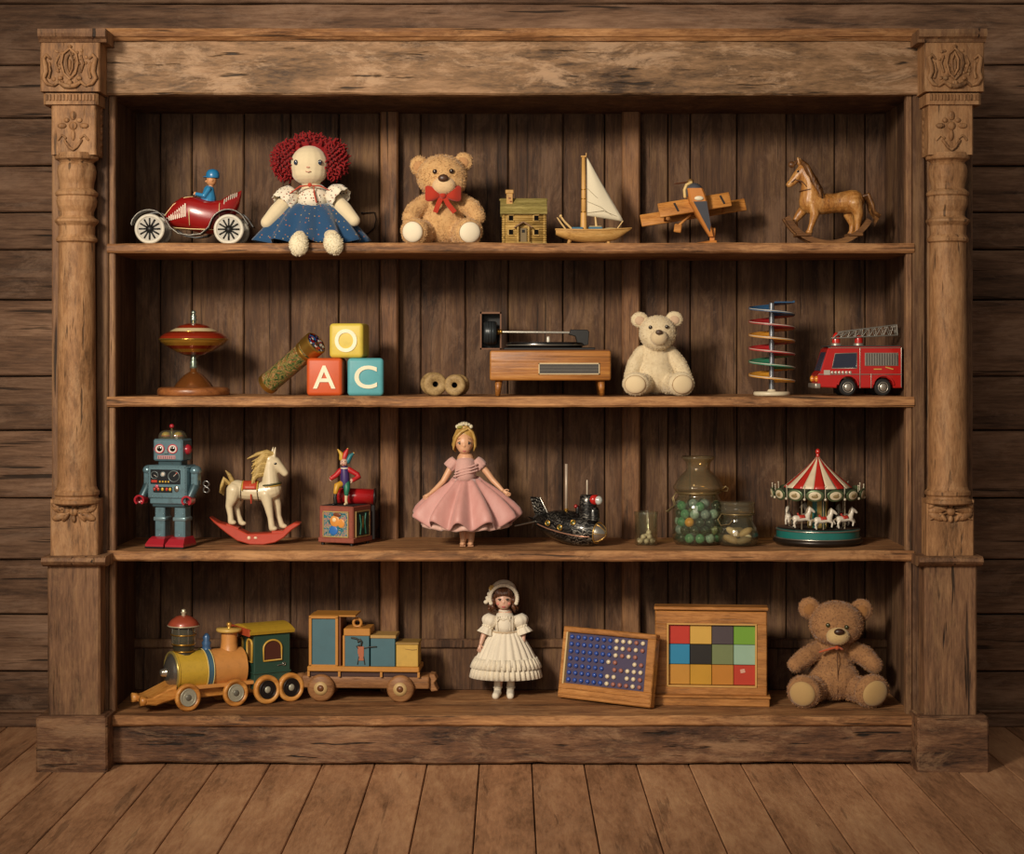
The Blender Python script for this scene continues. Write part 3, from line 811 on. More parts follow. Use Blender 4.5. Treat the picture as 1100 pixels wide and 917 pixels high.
def teddy(t, d, furm, padm, nosem, eyem, muzm, nfuzz, fl=2.0, earm=None):
    mb = MB(furm)
    def E(k, nm=None):
        c, r = d[k][:2]; mb.ell(t.p(*c), r, d[k][2] if len(d[k]) > 2 else None, 20)
    E('head'); E('cheek'); E('body'); E('belly')
    for k in ('ear_l', 'ear_r'): mb.ell(t.p(*d[k][0]), d[k][1], (0, 0, 0), 16)
    for k in ('arm_l', 'arm_r', 'leg_l', 'leg_r'): mb.tube([t.p(*p) for p in d[k][0]], d[k][1], 14)
    for k in ('foot_l', 'foot_r'): mb.ell(t.p(*d[k][0]), d[k][1], d[k][2], 18)
    mb.tube([t.p(*d['head'][0]), t.p(*d['body'][0])], d['neck'], 12)
    mb.fuse(.9, 3, furm)
    pads = [(t.p(*d[k][0]), d[k][1], d[k][2]) for k in ('foot_l', 'foot_r')]
    mz, mr = t.p(*d['muzzle'][0]), d['muzzle'][1]
    def skip(q):
        e = q - mz
        if (e.x/mr[0])**2 + (e.y/mr[1])**2 + (e.z/mr[2])**2 < 1.05: return True
        for p, r, ro in pads:
            e = Euler(ro).to_matrix().inverted() @ (q - p)
            if e.y < -r[1]*.3 and (e.x/r[0])**2 + (e.z/r[2])**2 < .56: return True
        return False
    mb.fuzz(nfuzz, fl, .32, .3, 3, skip); t.part('body', mb)
    mb = MB(muzm); mb.ell(mz, mr, None, 18); mb.fuzz(500, fl*.45, .25, .2, 9); m = t.part('muzzle', mb)
    mb = MB(nosem); n, nr = d['nose']; mb.ell(t.p(*n), nr, None, 14); mb.tube([t.p(n[0], n[1] + nr[2]*.6, n[2] - .5), t.p(n[0], n[1] + nr[2]*2.2, n[2] + 1.2)], .4, 5); t.part('nose', mb, m)
    mb = MB(nosem); nx = n[0]; my = n[1] + nr[2]*2.2
    mb.tube([t.p(nx - nr[0]*1.1, my + .4, n[2] + 2.4), t.p(nx - nr[0]*.5, my + 1, n[2] + 1.6), t.p(nx, my, n[2] + 1.2), t.p(nx + nr[0]*.5, my + 1, n[2] + 1.6), t.p(nx + nr[0]*1.1, my + .4, n[2] + 2.4)], .35, 5); t.part('mouth', mb, m)
    for e in d['eyes'][0]:
        mb = MB(eyem); mb.ell(t.p(*e), d['eyes'][1], None, 12); o = t.part('eye', mb)
        mb = MB(WHITE); mb.ell(t.p(e[0] - .5, e[1] - .9, e[2] - d['eyes'][1]*.85), .45, None, 6); t.part('eye_glint', mb, o)
    for p, r, ro in pads:
        M = Matrix.Translation(p) @ Euler(ro).to_matrix().to_4x4()
        mb = MB(padm); mb.ell((0, -r[1]*.66, 0), (r[0]*.76, r[1]*.42, r[2]*.76), None, 20, M=M); o = t.part('foot_pad', mb)
        mb = MB(paint('#8f6a42', .9)); mb.torus((0, -r[1]*.66, 0), r[0]*.755, .45, (0, 1, 0), 32, 6, M=M @ Matrix.Diagonal((1, 1, r[2]/r[0], 1))); t.part('pad_seam', mb, o)
    for k in ('ear_l', 'ear_r'):
        c, r = d[k]; mb = MB(padm if earm is None else earm); mb.ell(t.p(c[0], c[1] + .8, c[2] - r[1]*.62), (r[0]*.62, r[1]*.5, r[2]*.62), None, 14); t.part('inner_ear', mb)
t = Toy('teddy_bear', 'golden tan teddy bear with a red bow on the top shelf', 'teddy bear', 476, 259.5, S1, .13)
d = dict(head=((475, 185, -10), (27, 22, 23)), cheek=((477, 193, -14), (24, 18, 15)), body=((476, 224, 4), (22, 21, 27)), belly=((476, 236, -3), (25, 22, 22)), neck=16,
    ear_l=((450.5, 173, -4), (10, 5.5, 10.5)), ear_r=((498, 169, -4), (10, 5.5, 10.5)),
    arm_l=([(457, 212, -2), (446, 222, -10), (441.5, 230, -19)], [9, 10, 8.5]), arm_r=([(496, 211, -2), (508, 220, -9), (513, 229, -18)], [9, 10, 8.5]),
    leg_l=([(460, 244, -6), (452, 246, -26)], [13, 13.5]), leg_r=([(492, 244, -6), (500, 246, -26)], [13, 13.5]),
    foot_l=((447, 245.5, -36), (14.5, 11, 14.5), (R(8), 0, R(-12))), foot_r=((504, 246, -36), (15, 11, 14.5), (R(8), 0, R(14))),
    muzzle=((478, 196.5, -29), (12.5, 9, 9.5)), nose=((477.5, 189.5, -37), (5.6, 3.2, 4.2)), eyes=([(468.5, 182, -30), (486, 181.5, -30)], 2.8))
FUR1 = fur((215, 175, 121), (176, 132, 82), 'tan_fur')
teddy(t, d, FUR1, cloth('#e6d9bd', 600, .3, .1), paint('#4a3020', .4), paint('#2a1a12', .12, coat=.7), cloth('#d9b98d', 500, .3, .12), 12000, 1.5, cloth('#b98a5c', 400, .5, .2))
bow(t, t.p(477, 206.5, -27), 20, cloth('#a8321f', 900, .25, .2, name='red_bow_cloth'))

# ------------------------------------------------------------------ toy log house
t = Toy('toy_house', 'small wooden toy log house with green tinted roof and chimney', 'toy house', 562.5, 258.5, S1, .12)
LG = wood('toy_log', '#5d4820', '#a78647', '#c9aa68', axis=0, size=.25, stretch=8, var=.3, cracks=.3, bs=.2)
mb = MB(LG)
nl = 13; z0 = 256.3; hh = 31.5/nl
for i in range(nl):
    z = z0 - (i + .5)*hh
    for yy in (-17, 17): mb.tube([t.p(540, z, yy), t.p(586, z, yy)], hh*.54, 8, False)
    for xx in (541.5, 584.5): mb.tube([t.p(xx, z - (hh*.0), -18.5), t.p(xx, z, 18.5)], hh*.54, 8, False)
    for xx in (540.2, 585.8): mb.ell(t.p(xx, z, -17), (1.1, 1.6, 1.3), None, 6)
mb.box(t.p(563, 241, 0), (42, 32, 31))
t.part('log_walls', mb)
mb = MB(paint('#b39a66', .6)); mb.bx(-25.5, 25.5, -24, 22, 0, 2.2, .6); t.part('base_slab', mb)
RFM = wood('toy_roof', '#4e4622', '#8a7b43', '#b5a466', axis=0, size=.25, stretch=9, var=.25, cracks=.3, bs=.2)
mb = MB(RFM)
for sgn in (-1, 1):
    for i in range(7):
        a = i/7; b = (i + 1)/7
        y0 = sgn*(22 - 22*a); y1 = sgn*(22 - 22*b); zA = 225.5 - 17*a; zB = 225.5 - 17*b
        mb.box(t.p(562.5, (zA + zB)/2 - (0.9), (y0 + y1)/2), (50, 4.6, 1.7), (R(sgn*-38), 0, 0), .3)
mb.tube([t.p(537.5, 208.3), t.p(587.5, 208.3)], 1.2, 8)
t.part('roof', mb)
mb = MB(LG)
mb.prism([tuple((q.x, q.z)) for q in (t.p(543, 225), t.p(582, 225), t.p(582, 224), t.p(543, 224))], -17, 17)
for xx in (541.5, 584.5): mb.add([t.p(xx, 225.5, -19), t.p(xx, 225.5, 19), t.p(xx, 210, 0), t.p(xx + 1, 225.5, -19), t.p(xx + 1, 225.5, 19), t.p(xx + 1, 210, 0)], [[0, 1, 2], [5, 4, 3], [0, 3, 4, 1], [1, 4, 5, 2], [2, 5, 3, 0]], False)
t.part('gable', mb)
mb = MB(paint('#b98d4c', .6, dirt=.3)); mb.bx(-18.5, -11.8, -9, -3, 42, 57, .3); mb.bx(-19.5, -10.8, -10, -2, 56, 60, .5)
mb.mat(paint('#7c4a2a', .7))
for i in range(3): mb.box(t.p(547.5 + (i % 2)*1.2, 214.5 - i*3.5, -9.1), (2.4, .6, 1.6))
t.part('chimney', mb)
for (x, y) in ((549, 229.5), (576, 229.5), (549, 244.5), (576, 244.5)):
    mb = MB(paint('#0d0a08', .95, spec=.1)); mb.box(t.p(x, y, -18.2), (4, 1.2, 5.6)); o = t.part('window', mb)
    mb = MB(LG); mb.box(t.p(x - 3.2, y, -18.8), (1.6, 1.2, 6)); mb.box(t.p(x, y - 3.2, -18.9), (6, 1.2, 1)); mb.box(t.p(x, y + 3.2, -18.9), (6, 1.2, 1)); t.part('window_frame', mb, o)
mb = MB(paint('#6d5a35', .6)); mb.box(t.p(562, 247.5, -19), (7.5, 1.6, 15), None, .3); do = t.part('door', mb)
mb = MB(EYEBLK); mb.box(t.p(562, 243.5, -19.9), (3, .6, 3)); t.part('door_window', mb, do)
mb = MB(LG)
for x in (556.3, 567.7): mb.tube([t.p(x, 256.3, -23), t.p(x, 238.5, -23)], 1.1, 8)
mb.bx(-10.5, 7.5, -24, -17, 2, 3.5, .3); t.part('porch_posts', mb)
mb = MB(paint('#7a5a3a', .6))
for sgn in (-1, 1): mb.box(t.p(562 + sgn*4.8, 236.8, -21.5), (11.5, 8, 1.5), (0, R(sgn*33), 0), .3)
t.part('porch_roof', mb)

# ------------------------------------------------------------------ sailboat
t = Toy('toy_sailboat', 'toy wooden sailboat with one cream sail standing on small feet', 'toy boat', 637, 258, S1, .12)
HW = wood('hull_wood', '#8a6332', '#b98d4f', '#d6ae6e', axis=0, size=.3, stretch=10, var=.1, cracks=.15, rough=.45)
rows = []
for i in range(21):
    k = i/20; x = 597 + 81*k; dk = 240.8 - 2.0*(2*k - .9)**2*(.6 if k < .45 else 1)
    w_ = 12*math.sin(PI*min(1, max(0.015, k*.92 + .10)))**.75 * (1 if k < .97 else .5); 
    bt = 240.8 + 13.5*math.sin(PI*min(.985, max(.03, k*.93 + .05)))**.55
    if k > .8: bt = bt - (k - .8)*26
    bt = max(bt, dk + 1.2)
    row = []
    for q in range(13):
        a = PI*q/12; row.append(t.p(x, dk + (bt - dk)*math.sin(a)**.8, -math.cos(a)*w_))
    rows.append(row)
mb = MB(HW); mb.grid(rows, False)
tops = [[r_[0], r_[-1]] for r_ in rows]
mb.add(rows[0], [list(range(13))]); mb.add(rows[-1], [list(range(13))])
hull = t.part('hull', mb)
mb = MB(paint('#d8bd85', .5)); mb.grid([[a + V((0, 0, -.4)), b + V((0, 0, -.4))] for a, b in tops], False, .8); mb.mat(HW)
mb.tube([r_[0] for r_ in rows], .9, 6); mb.tube([r_[-1] for r_ in rows], .9, 6); t.part('deck', mb)
mb = MB(HW)
for x, lean in ((612, -2), (653, 2)): mb.tube([t.p(x, 252), t.p(x + lean, 257)], [2.2, 1.7], 8); 
t.parts('foot', mb)
mb = MB(paint('#c99a55', .5)); mb.tube([t.p(627, 241), t.p(627, 200), t.p(626.8, 162)], [2.7, 2.5, 1.9], 12, False)
mb.box(t.p(627, 161.5), (6, 5, 1.6), None, .4); mb.tube([t.p(629.5, 162), t.p(629.8, 158)], .6, 6); mb.cyl(t.p(627, 241), t.p(627, 222), 3.6, 3.2, 12); mast = t.part('mast', mb)
mb = MB(BRASS)
for y in (197, 207, 221): mb.torus(t.p(627, y), 2.7, .5, (0, 0, 1), 14, 6)
t.part('mast_ring', mb, mast)
rows = []
for i in range(13):
    k = i/12; zt_ = 164 + (224.5 - 164)*k; x0 = 630.8; x1 = 631.3 + 38.5*k; row = []
    for q in range(9):
        u = q/8; row.append(t.p(x0 + (x1 - x0)*u, zt_ + 6.2*u*k, -3.5*math.sin(PI*u)*math.sin(PI*min(1, k*.9)) ))
    rows.append(row)
SAIL = cloth('#d9cfb4', 500, .3, .12, name='sail_cloth')
mb = MB(SAIL); mb.grid(rows, False, .5); sail = t.part('sail', mb)
mb = MB(paint('#9b8f74', .8))
mb.tube([t.p(631, 196, -1.5), t.p(640, 205, -3.8), t.p(651, 213, -2.4)], .25, 4); mb.tube([t.p(631, 210, -1.5), t.p(645, 216, -4.2), t.p(660, 227, -1)], .25, 4); mb.tube([t.p(631, 222, -1), t.p(648, 220, -4), t.p(663, 226, -1)], .25, 4)
mb.tube([t.p(630.8, 163), t.p(631, 225)], .5, 6); mb.tube([t.p(630.8, 163), t.p(669.5, 231)], .4, 6); mb.tube([t.p(631, 224.8), t.p(669.5, 231)], .4, 6); t.part('sail_hem', mb, sail)
mb = MB(paint('#2f6079', .4)); mb.bx(-23, -11, -6, 6, 17.5, 20.5, .5); mb.bx(-5, 10, -6, 6, 17.5, 20.8, .5); mb.bx(12, 22, -4, 4, 17.5, 19, .5)
mb.mat(paint('#c8b27e', .5)); mb.bx(-4, 9, -5, 5, 20.6, 21.6, .3); mb.ell(t.p(656, 239.6), (8, 4, 1.8)); t.part('cabin', mb)
mb = MB(paint('#cfae74', .5)); mb.tube([t.p(641, 240), t.p(639.5, 226)], [1.6, .9], 8)
for dy in (-4, 4): mb.tube([t.p(614, 239, dy), t.p(606, 231, dy), t.p(602.5, 226, dy)], .9, 7); mb.ell(t.p(602.3, 225.6, dy), 1.7, None, 8); mb.tube([t.p(608, 240, dy), t.p(599, 228, dy)], .7, 6)
mb.tube([t.p(598.5, 227.5, -4), t.p(598.5, 227.5, 4)], .6, 6); mb.tube([t.p(663, 239), t.p(669, 231)], .7, 6); t.part('stern_rail', mb)

# ------------------------------------------------------------------ wooden biplane standing on its tail
t = Toy('toy_biplane', 'wooden toy biplane with grey inlay tipped up on its tail fins', 'toy aeroplane', 752, 261, S1, .15)
PW = wood('plane_wood', '#7d4a1c', '#b87a38', '#d39a55', axis=0, size=.3, stretch=10, var=.18, cracks=.15, rough=.5)
GRY = paint('#4d4f56', .45); ORG = paint('#c37c37', .5)
TI = R(-9)
def PM(px, py, d, rx=0): return Matrix.Translation(t.p(px, py, d)) @ Euler((rx, -R(-9) * -1, 0)).to_matrix().to_4x4()
def wing(name, x0, x1, yc_l, yc_r, d, chord, rx, th=2.6):
    L = math.hypot(x1 - x0, yc_r - yc_l); a = math.atan2(yc_l - yc_r, x1 - x0)
    M = Matrix.Translation(t.p((x0+x1)/2, (yc_l+yc_r)/2, d)) @ Euler((0, -a, 0)).to_matrix().to_4x4() @ Euler((rx, 0, 0)).to_matrix().to_4x4()
    mb = MB(PW); mb.box((0, 0, 0), (L, th, chord), None, .9, 2, M=M); return t.part(name, mb), M
w1, M1 = wing('wing', 707.5, 784.5, 222, 209.5, -2, 17, R(-24)); w2, M2 = wing('wing', 690, 804, 231, 213, 24, 14.5, R(-24))
for M, sg in ((M1, 1),):
    for xx in (-20, 30):
        mb = MB(paint('#2a2320', .5)); mb.box((xx, -1.6, 0), (2, .8, 11), (0, R(-14), 0), M=M); t.part('wing_slot', mb, w1)
mb = MB(PW)
for xx in (-33, 32): mb.tube([M1 @ V((xx, 1, 2)), M2 @ V((xx*.98, -1, 2))], 1.3, 8); mb.tube([M1 @ V((xx, 1, -5)), M2 @ V((xx*.98, -1, -5))], 1.3, 8)
t.part('struts', mb)
# fuselage: tapering beam from the cowl down to the tail
rows = []
for (x, y, wd, dp) in ((745, 199, 8, 9), (747, 206, 9, 10), (749, 214, 9.3, 10.5), (754, 228, 6.6, 8), (760, 242, 3.8, 5), (763.5, 250, 2.2, 4)):
    rows.append([t.p(x + sx_*wd, y, sy_*dp - 9 + (y - 199)*.1) for sx_, sy_ in ((-.8, -1), (.8, -1), (1, -.8), (1, .8), (.8, 1), (-.8, 1), (-1, .8), (-1, -.8))])
mb = MB(ORG); mb.grid(rows, True, 0, False); mb.add(rows[0], [list(range(8))]); mb.add(rows[-1], [list(range(8))]); fus = t.part('fuselage', mb)
mb = MB(GRY); mb.add([t.p(743.2, 213.5, -19), t.p(757.2, 213, -19), t.p(762.3, 238, -11.5), t.p(761.3, 245, -10), t.p(743.2, 213.5, -15), t.p(757.2, 213, -15), t.p(762.3, 238, -7), t.p(761.3, 245, -6)], [[0, 1, 2, 3], [7, 6, 5, 4], [0, 4, 5, 1], [1, 5, 6, 2], [2, 6, 7, 3], [3, 7, 4, 0]], False); t.part('grey_inlay', mb, fus)
mb = MB(CREAM); mb.ell(t.p(749, 210, -18.5), (5, 1.8, 2.5)); t.part('cockpit', mb, fus)
mb = MB(GRY); mb.ell(t.p(745.5, 202, -6), (9.5, 11, 9.5), (0, R(-14), 0)); cw = t.part('cowl', mb)
mb = MB(paint('#d8b878', .45)); mb.tube([t.p(735.5, 207, -4), t.p(734.8, 200, -5), t.p(737, 194.5, -5), t.p(742, 192, -5)], 1.8, 8); t.part('cowl_band', mb, cw)
mb = MB(paint('#7b5a30', .5)); mb.ell(t.p(741.5, 190.5, 0), (3.6, 3.6, 3)); mb.tube([t.p(741, 193, 0), t.p(742.5, 196, 0)], 1.8, 8); pr = t.part('spinner', mb)
mb = MB(paint('#5c2f16', .45)); mb.tube([t.p(740, 191, -1), t.p(733, 192.2, -3), t.p(724.5, 193.3, -5)], [1, 1.7, 1.1], 8, flat=.5); mb.tube([t.p(742, 190, 0), t.p(744, 188, 8), t.p(745, 187.5, 14)], [1, 1.7, 1.1], 8, flat=.5); t.part('propeller_blade', mb, pr)
mb = MB(ORG); mb.box(t.p(765.2, 249, -2), (5.5, 3, 17.5), (0, R(4), 0), .8); t.part('tail_fin', mb)
mb = MB(ORG); mb.box(t.p(757, 257, -4), (24, 12, 3.2), (R(8), R(-10), R(6)), .8); t.part('tailplane', mb)
mb = MB(PW); mb.box(t.p(729, 240, 10), (8, 3, 9), (0, R(8), 0), .8); mb.tube([t.p(731, 236, 10), t.p(742, 226, 6)], 1.4, 8); t.part('undercarriage', mb)

# ------------------------------------------------------------------ rocking horses
def horse(t, d, mat, flip=False, vox=.8):
    mb = MB(mat)
    for pts, rad in d['tubes']: mb.tube([t.p(*p) for p in pts], rad, 14)
    for c, r, ro in d.get('ells', []): mb.ell(t.p(*c), r, ro, 16)
    mb.fuse(vox, 4, mat)
    return t.part('body', mb)
def rocker(t, path, th, y0, y1, mat, name='rocker'):
    mb = MB(mat); mb.band(t.xz(path), th, y0, y1); return t.part(name, mb)
t = Toy('rocking_horse', 'golden brown carved rocking horse facing left on curved wooden rockers', 'rocking horse', 892, 259.5, S1, .12)
HG = wood('horse_gold', (98, 58, 24), (168, 112, 54), (212, 160, 92), axis=2, size=.35, stretch=3, var=.0, cracks=.12, worn='#dcb478', wornamt=.3, rough=.36, spec=.5)
d = dict(tubes=[
    ([(873, 213, 0), (884, 214, 0), (898, 213, 0), (908, 212, 0), (916, 211, 0)], [12.5, 11.5, 10.5, 12, 12.5]),
    ([(870, 212, 0), (871, 202, 0), (870, 190, 0), (864, 180, 0)], [12, 11.5, 9.5, 7.6]),
    ([(863, 178, 0), (857, 184, 0), (851, 190.5, 0), (848, 193, 0)], [7.2, 6, 4.2, 3.6]),
    ([(872, 216, -6), (874, 226, -7), (871, 236, -7), (868.5, 243, -7)], [6, 5, 3.2, 2.8]), ([(866, 217, 6), (859, 226, 7), (855, 232, 7), (856, 240, 7)], [6, 4.6, 3.2, 2.8]),
    ([(917, 214, -6), (921, 226, -7), (920, 236, -7), (919.5, 244, -7)], [9, 5.5, 3.4, 2.8]), ([(914, 214, 6), (913, 226, 7), (917, 236, 7), (916, 243, 7)], [9, 5.5, 3.4, 2.8]),
    ([(858, 171, -3), (856.5, 164.5, -3.5)], [2.2, 1]), ([(861, 171, 3), (860, 165, 3.5)], [2.2, 1])],
    ells=[((868, 244.5, -7), (4, 3.2, 2.6), None), ((856, 241, 7), (4, 3.2, 2.6), None), ((919, 245.5, -7), (4, 3.2, 2.6), None), ((915.5, 245, 7), (4, 3.2, 2.6), None)])
horse(t, d, HG)
MN = wood('horse_mane', (48, 26, 10), (100, 62, 28), (176, 128, 72), axis=2, size=.25, stretch=6, var=.25, cracks=.2, rough=.42, spec=.5)
mb = MB(MN)
for i in range(13):
    k = i/12; bx0 = 861 + 15*k; by0 = 169 + 26*k
    for sy in (-5.5, -2, 2, 5.5): mb.tube([t.p(bx0, by0, sy*.5), t.p(bx0 + 4, by0 + 5, sy*1.3), t.p(bx0 + 7 + 2*math.sin(i), by0 + 13, sy*1.5), t.p(bx0 + 9, by0 + 19, sy*1.4)], [2.4, 3.4, 3.0, .9], 7)
for i in range(7): mb.tube([t.p(861 + 1.6*i, 169 + 2.5*i, -4.5), t.p(866 + 1.5*i, 175 + 3*i, -10.2), t.p(870 + 1.5*i + math.sin(i*2), 186 + 2.6*i, -12.6), t.p(872.5 + 1.3*i, 195 + 2.2*i, -12.8)], [1.8, 2.4, 2.2, .7], 7)
for sy in (-2, 1): mb.tube([t.p(860, 167, sy), t.p(855, 169, sy*1.5), t.p(852, 174, sy*1.6)], [1.4, 2, .7], 7)
mb.ell(t.p(850, 172, -3), (3.6, 2.6, 3.6)); t.part('mane', mb)
mb = MB(MN)
for i in range(9):
    o_ = (i - 4)*1.1; mb.tube([t.p(924, 207, o_*.5), t.p(932, 204 + i*.6, o_), t.p(936, 214 + i, o_*1.2), t.p(938 + i*.5, 223 + i*.8, o_*1.3), t.p(945 - i*.6, 226 + i*1.4, o_)], [2, 2.4, 2.2, 2, .7], 7)
t.part('tail', mb)
mb = MB(EYEBLK)
for sy in (-1, 1): mb.ell(t.p(856.5, 179.5, sy*5.4), (1.4, .9, 1.4)); mb.ell(t.p(847, 192, sy*2.7), .7)
t.part('eyes', mb)
mb = MB(paint('#5a3414', .5))
mb.torus(t.p(869, 199), 10.2, .7, (-.15, 0, 1), 24, 6); mb.torus(t.p(852.3, 188.8), 5, .55, (-.65, 0, .75), 20, 6)
for sy in (-1, 1): mb.tube([t.p(853, 188, sy*4.5), t.p(860, 190, sy*7), t.p(867, 198, sy*9)], .5, 5)
t.part('bridle', mb)
RW = wood('rocker_wood', '#3c2413', '#6d4826', '#8c6338', axis=0, size=.3, stretch=8, var=.1, cracks=.2, rough=.5)
for sy in (-11, 5):
    path = [(x, y) for x, y in arc(889, 203, 52, 157, 30, 22, ry=-54)]
    path = [(x, 203 + (y - 203)*-1 if False else y) for x, y in path]
    path = [(889 + 51*math.cos(R(a)), 203.5 + 53*math.sin(R(a))) for a in range(152, 26, -6)]
    rocker(t, path, 6, sy, sy + 6, RW)
mb = MB(RW)
for x in (862, 917): mb.box(t.p(x, 247.6, 0), (16, 26, 3), None, .5)
t.part('crossbar', mb)
# ================================================================== second shelf
S2 = SH[2]
# ------------------------------------------------------------------ spinning top on its stand
t = Toy('spinning_top', 'striped red and cream tin spinning top on a round wooden stand', 'spinning top', 208, 421, S2, .14)
WD = wood('turned_wood', '#4a2812', '#86502a', '#a86d3c', axis=0, size=.4, stretch=5, var=.05, cracks=.1, rough=.35, spec=.5)
mb = MB(WD); mb.lathe([(0, 0), (37, 0), (38.5, 1.5), (38.5, 6), (37, 8), (34, 8.8), (20, 9.2), (0, 9.2)], 48); t.part('stand_base', mb)
mb = MB(paint('#7d4a22', .2, .45, .1, coat=.6)); mb.lathe([(21, 9), (18.5, 13), (14, 18), (10, 22), (6, 24.5), (3.5, 26), (3.2, 30), (0, 30)], 36); t.part('stand_dome', mb)
mb = MB(paint('#7d8a7c', .3, .7)); mb.lathe([(3.2, 29), (4.4, 31), (3.2, 33), (4.2, 35.5), (3, 37.5), (2.6, 42)], 20); t.part('spindle_collar', mb)
Z0 = lambda py: 421 - py
prof = [(5, Z0(379), 'b'), (12, Z0(377), 'r'), (18, Z0(374.5), 'y'), (24, Z0(371), 'r'), (30, Z0(367.5), 'y'), (34.5, Z0(364), 'y'), (36.5, Z0(361.5), 'g'), (36.5, Z0(360), 'r'), (35, Z0(357.5), 'r'), (31, Z0(354.5), 'r'), (26, Z0(352.5), 'w'), (22, Z0(350.2), 'w'), (19, Z0(348.8), 'r'), (15, Z0(346), 'r'), (8, Z0(344), 'g'), (3, Z0(343.5), 'g'), (0, Z0(343.5), 'g')]
CM = dict(b=paint('#5b3a1c', .3, .5), r=paint('#8e2a15', .2, .15, .1, coat=.8), y=paint('#b88a32', .25, .5, .1, coat=.5), g=paint('#b99544', .2, .8, .1), w=paint('#d9c497', .3, 0, .1, coat=.5))
mb = MB()
for (r0, z0_, c0), (r1, z1_, c1) in zip(prof[:-1], prof[1:]): mb.mat(CM[c0]); mb.lathe([(r0, z0_), (r1, z1_)], 48)
tb = t.part('top_body', mb)
mb = MB(CM['g']); mb.torus((0, 0, Z0(360.8)), 36.6, .9, n=48, k=8); mb.torus((0, 0, Z0(352.6)), 26, .5, n=40, k=6); t.part('rim_bands', mb, tb)
mb = MB(paint('#8f9a90', .3, .8)); mb.lathe([(3, Z0(345)), (2.6, Z0(341)), (4, Z0(339.5)), (2.4, Z0(338)), (3.4, Z0(336)), (2.2, Z0(334.5)), (2.2, Z0(333)), (3, Z0(331.5)), (1.4, Z0(330)), (0, Z0(329))], 20); t.part('handle', mb)

# ------------------------------------------------------------------ kaleidoscope leaning on the blocks
def foliage_mat():
    n = NT('painted_foliage'); v = n.coord()
    vo = n.n('ShaderNodeTexVoronoi'); vo.inputs['Scale'].default_value = 95; n.l(n.coord((1, 1, .6)), vo.inputs['Vector'])
    no = n.noise(v, 42, 4, .6, 3.0)
    c = n.ramp(no, [(.34, '#122218'), (.42, '#35542f'), (.465, '#6f7a3a'), (.495, '#c0a862'), (.525, '#1f3a2a'), (.565, '#b0602c'), (.60, '#c9b47c'), (.66, '#24402f')])
    c = n.mix(n.ramp(vo.outputs['Distance'], [(.1, '#000000'), (.5, '#8a8a8a')]), c, '#332a16')
    n.bsdf(c, .3, .1, Coat_Weight=.5); return n.m
def gem_mat():
    n = NT('coloured_glass_chips'); v = n.coord()
    vo = n.n('ShaderNodeTexVoronoi'); vo.inputs['Scale'].default_value = 210; n.l(v, vo.inputs['Vector'])
    sp = n.n('ShaderNodeSeparateColor'); n.l(vo.outputs['Color'], sp.inputs[0])
    c = n.ramp(sp.outputs[0], [(.0, '#14224a'), (.22, '#7a1016'), (.38, '#cfd4d2'), (.5, '#0e1014'), (.64, '#2c5fa0'), (.8, '#b8322a'), (.9, '#141820')], 'CONSTANT')
    n.bsdf(c, .12, 0, Coat_Weight=.8); return n.m
t = Toy('kaleidoscope', 'brass ended kaleidoscope with painted leaves leaning against the orange letter block', 'kaleidoscope', 310, 421, S2, .115)
A = t.p(283.5, 409.5, 24); Bp = t.p(341, 364, -12)
dv = (Bp - A).normalized(); a_, b_, _ = frame_from(dv)
Mk = Matrix((a_, b_, dv)).transposed().to_4x4(); Mk.translation = A; L = (Bp - A).length
mb = MB(foliage_mat()); mb.lathe([(11.3, 4), (11.6, L - 12)], 36, Mk); tub = t.part('tube', mb)
mb = MB(BRASS); mb.lathe([(0, -1), (8, -1), (11.8, 0), (12, 4.5), (11.3, 5)], 36, Mk, hard=True); t.part('eyepiece', mb)
mb = MB(BRASS); mb.lathe([(11.6, L - 20), (12.6, L - 19), (12.6, L - 16), (11.8, L - 15)], 36, Mk, hard=True); mb.lathe([(11.8, L - 13), (13.4, L - 12), (13.4, L - 1), (12, L + .4), (11.6, L + .2)], 36, Mk, hard=True); t.part('brass_collar', mb)
mb = MB(gem_mat()); mb.lathe([(0, L + .6), (9, L + .3), (11.8, L - .4)], 32, Mk); t.part('chip_chamber', mb)

# ------------------------------------------------------------------ letter blocks
def letter_block(name, label, px, base, z, y, col, ch, rot, w=38.5, h=40.5):
    t = Toy(name, label, 'letter block', px, base, z, y, rot, 'wooden letter blocks')
    mb = MB(paint(col, .5, 0, .08, 30, bs=.15, dirt=.10)); mb.box((0, 0, h/2 ), (w, w, h), None, 4.2, 4, smooth=True); t.part('cube_body', mb)
    mb = text_mb(ch, 33, .8, paint('#e9dfc0', .5)); hh = [v[2] for v in mb.v]; ww = [v[0] for v in mb.v]
    k = 24.5/(max(hh) - min(hh)); kw = 24/(max(ww) - min(ww)) if ch != 'A' else 24/(max(ww) - min(ww))
    mb.v = [(x*kw, yv - w/2 - .2, zv*k + h/2) for x, yv, zv in mb.v]; t.part('letter', mb); return t
sA = sx(.09)
letter_block('letter_block', 'orange red letter block with a cream A', 351, 422.5, S2, .105, '#c4501d', 'A', -2)
letter_block('letter_block', 'teal blue letter block with a cream C', 393, 422.5, S2, .105, '#56a0a8', 'C', 4)
letter_block('letter_block', 'yellow letter block with a cream O on top of the other two', 375.5, 382, S2 + 40.5*sx(.105), .105, '#d0b848', 'O', -7, 37, 37)

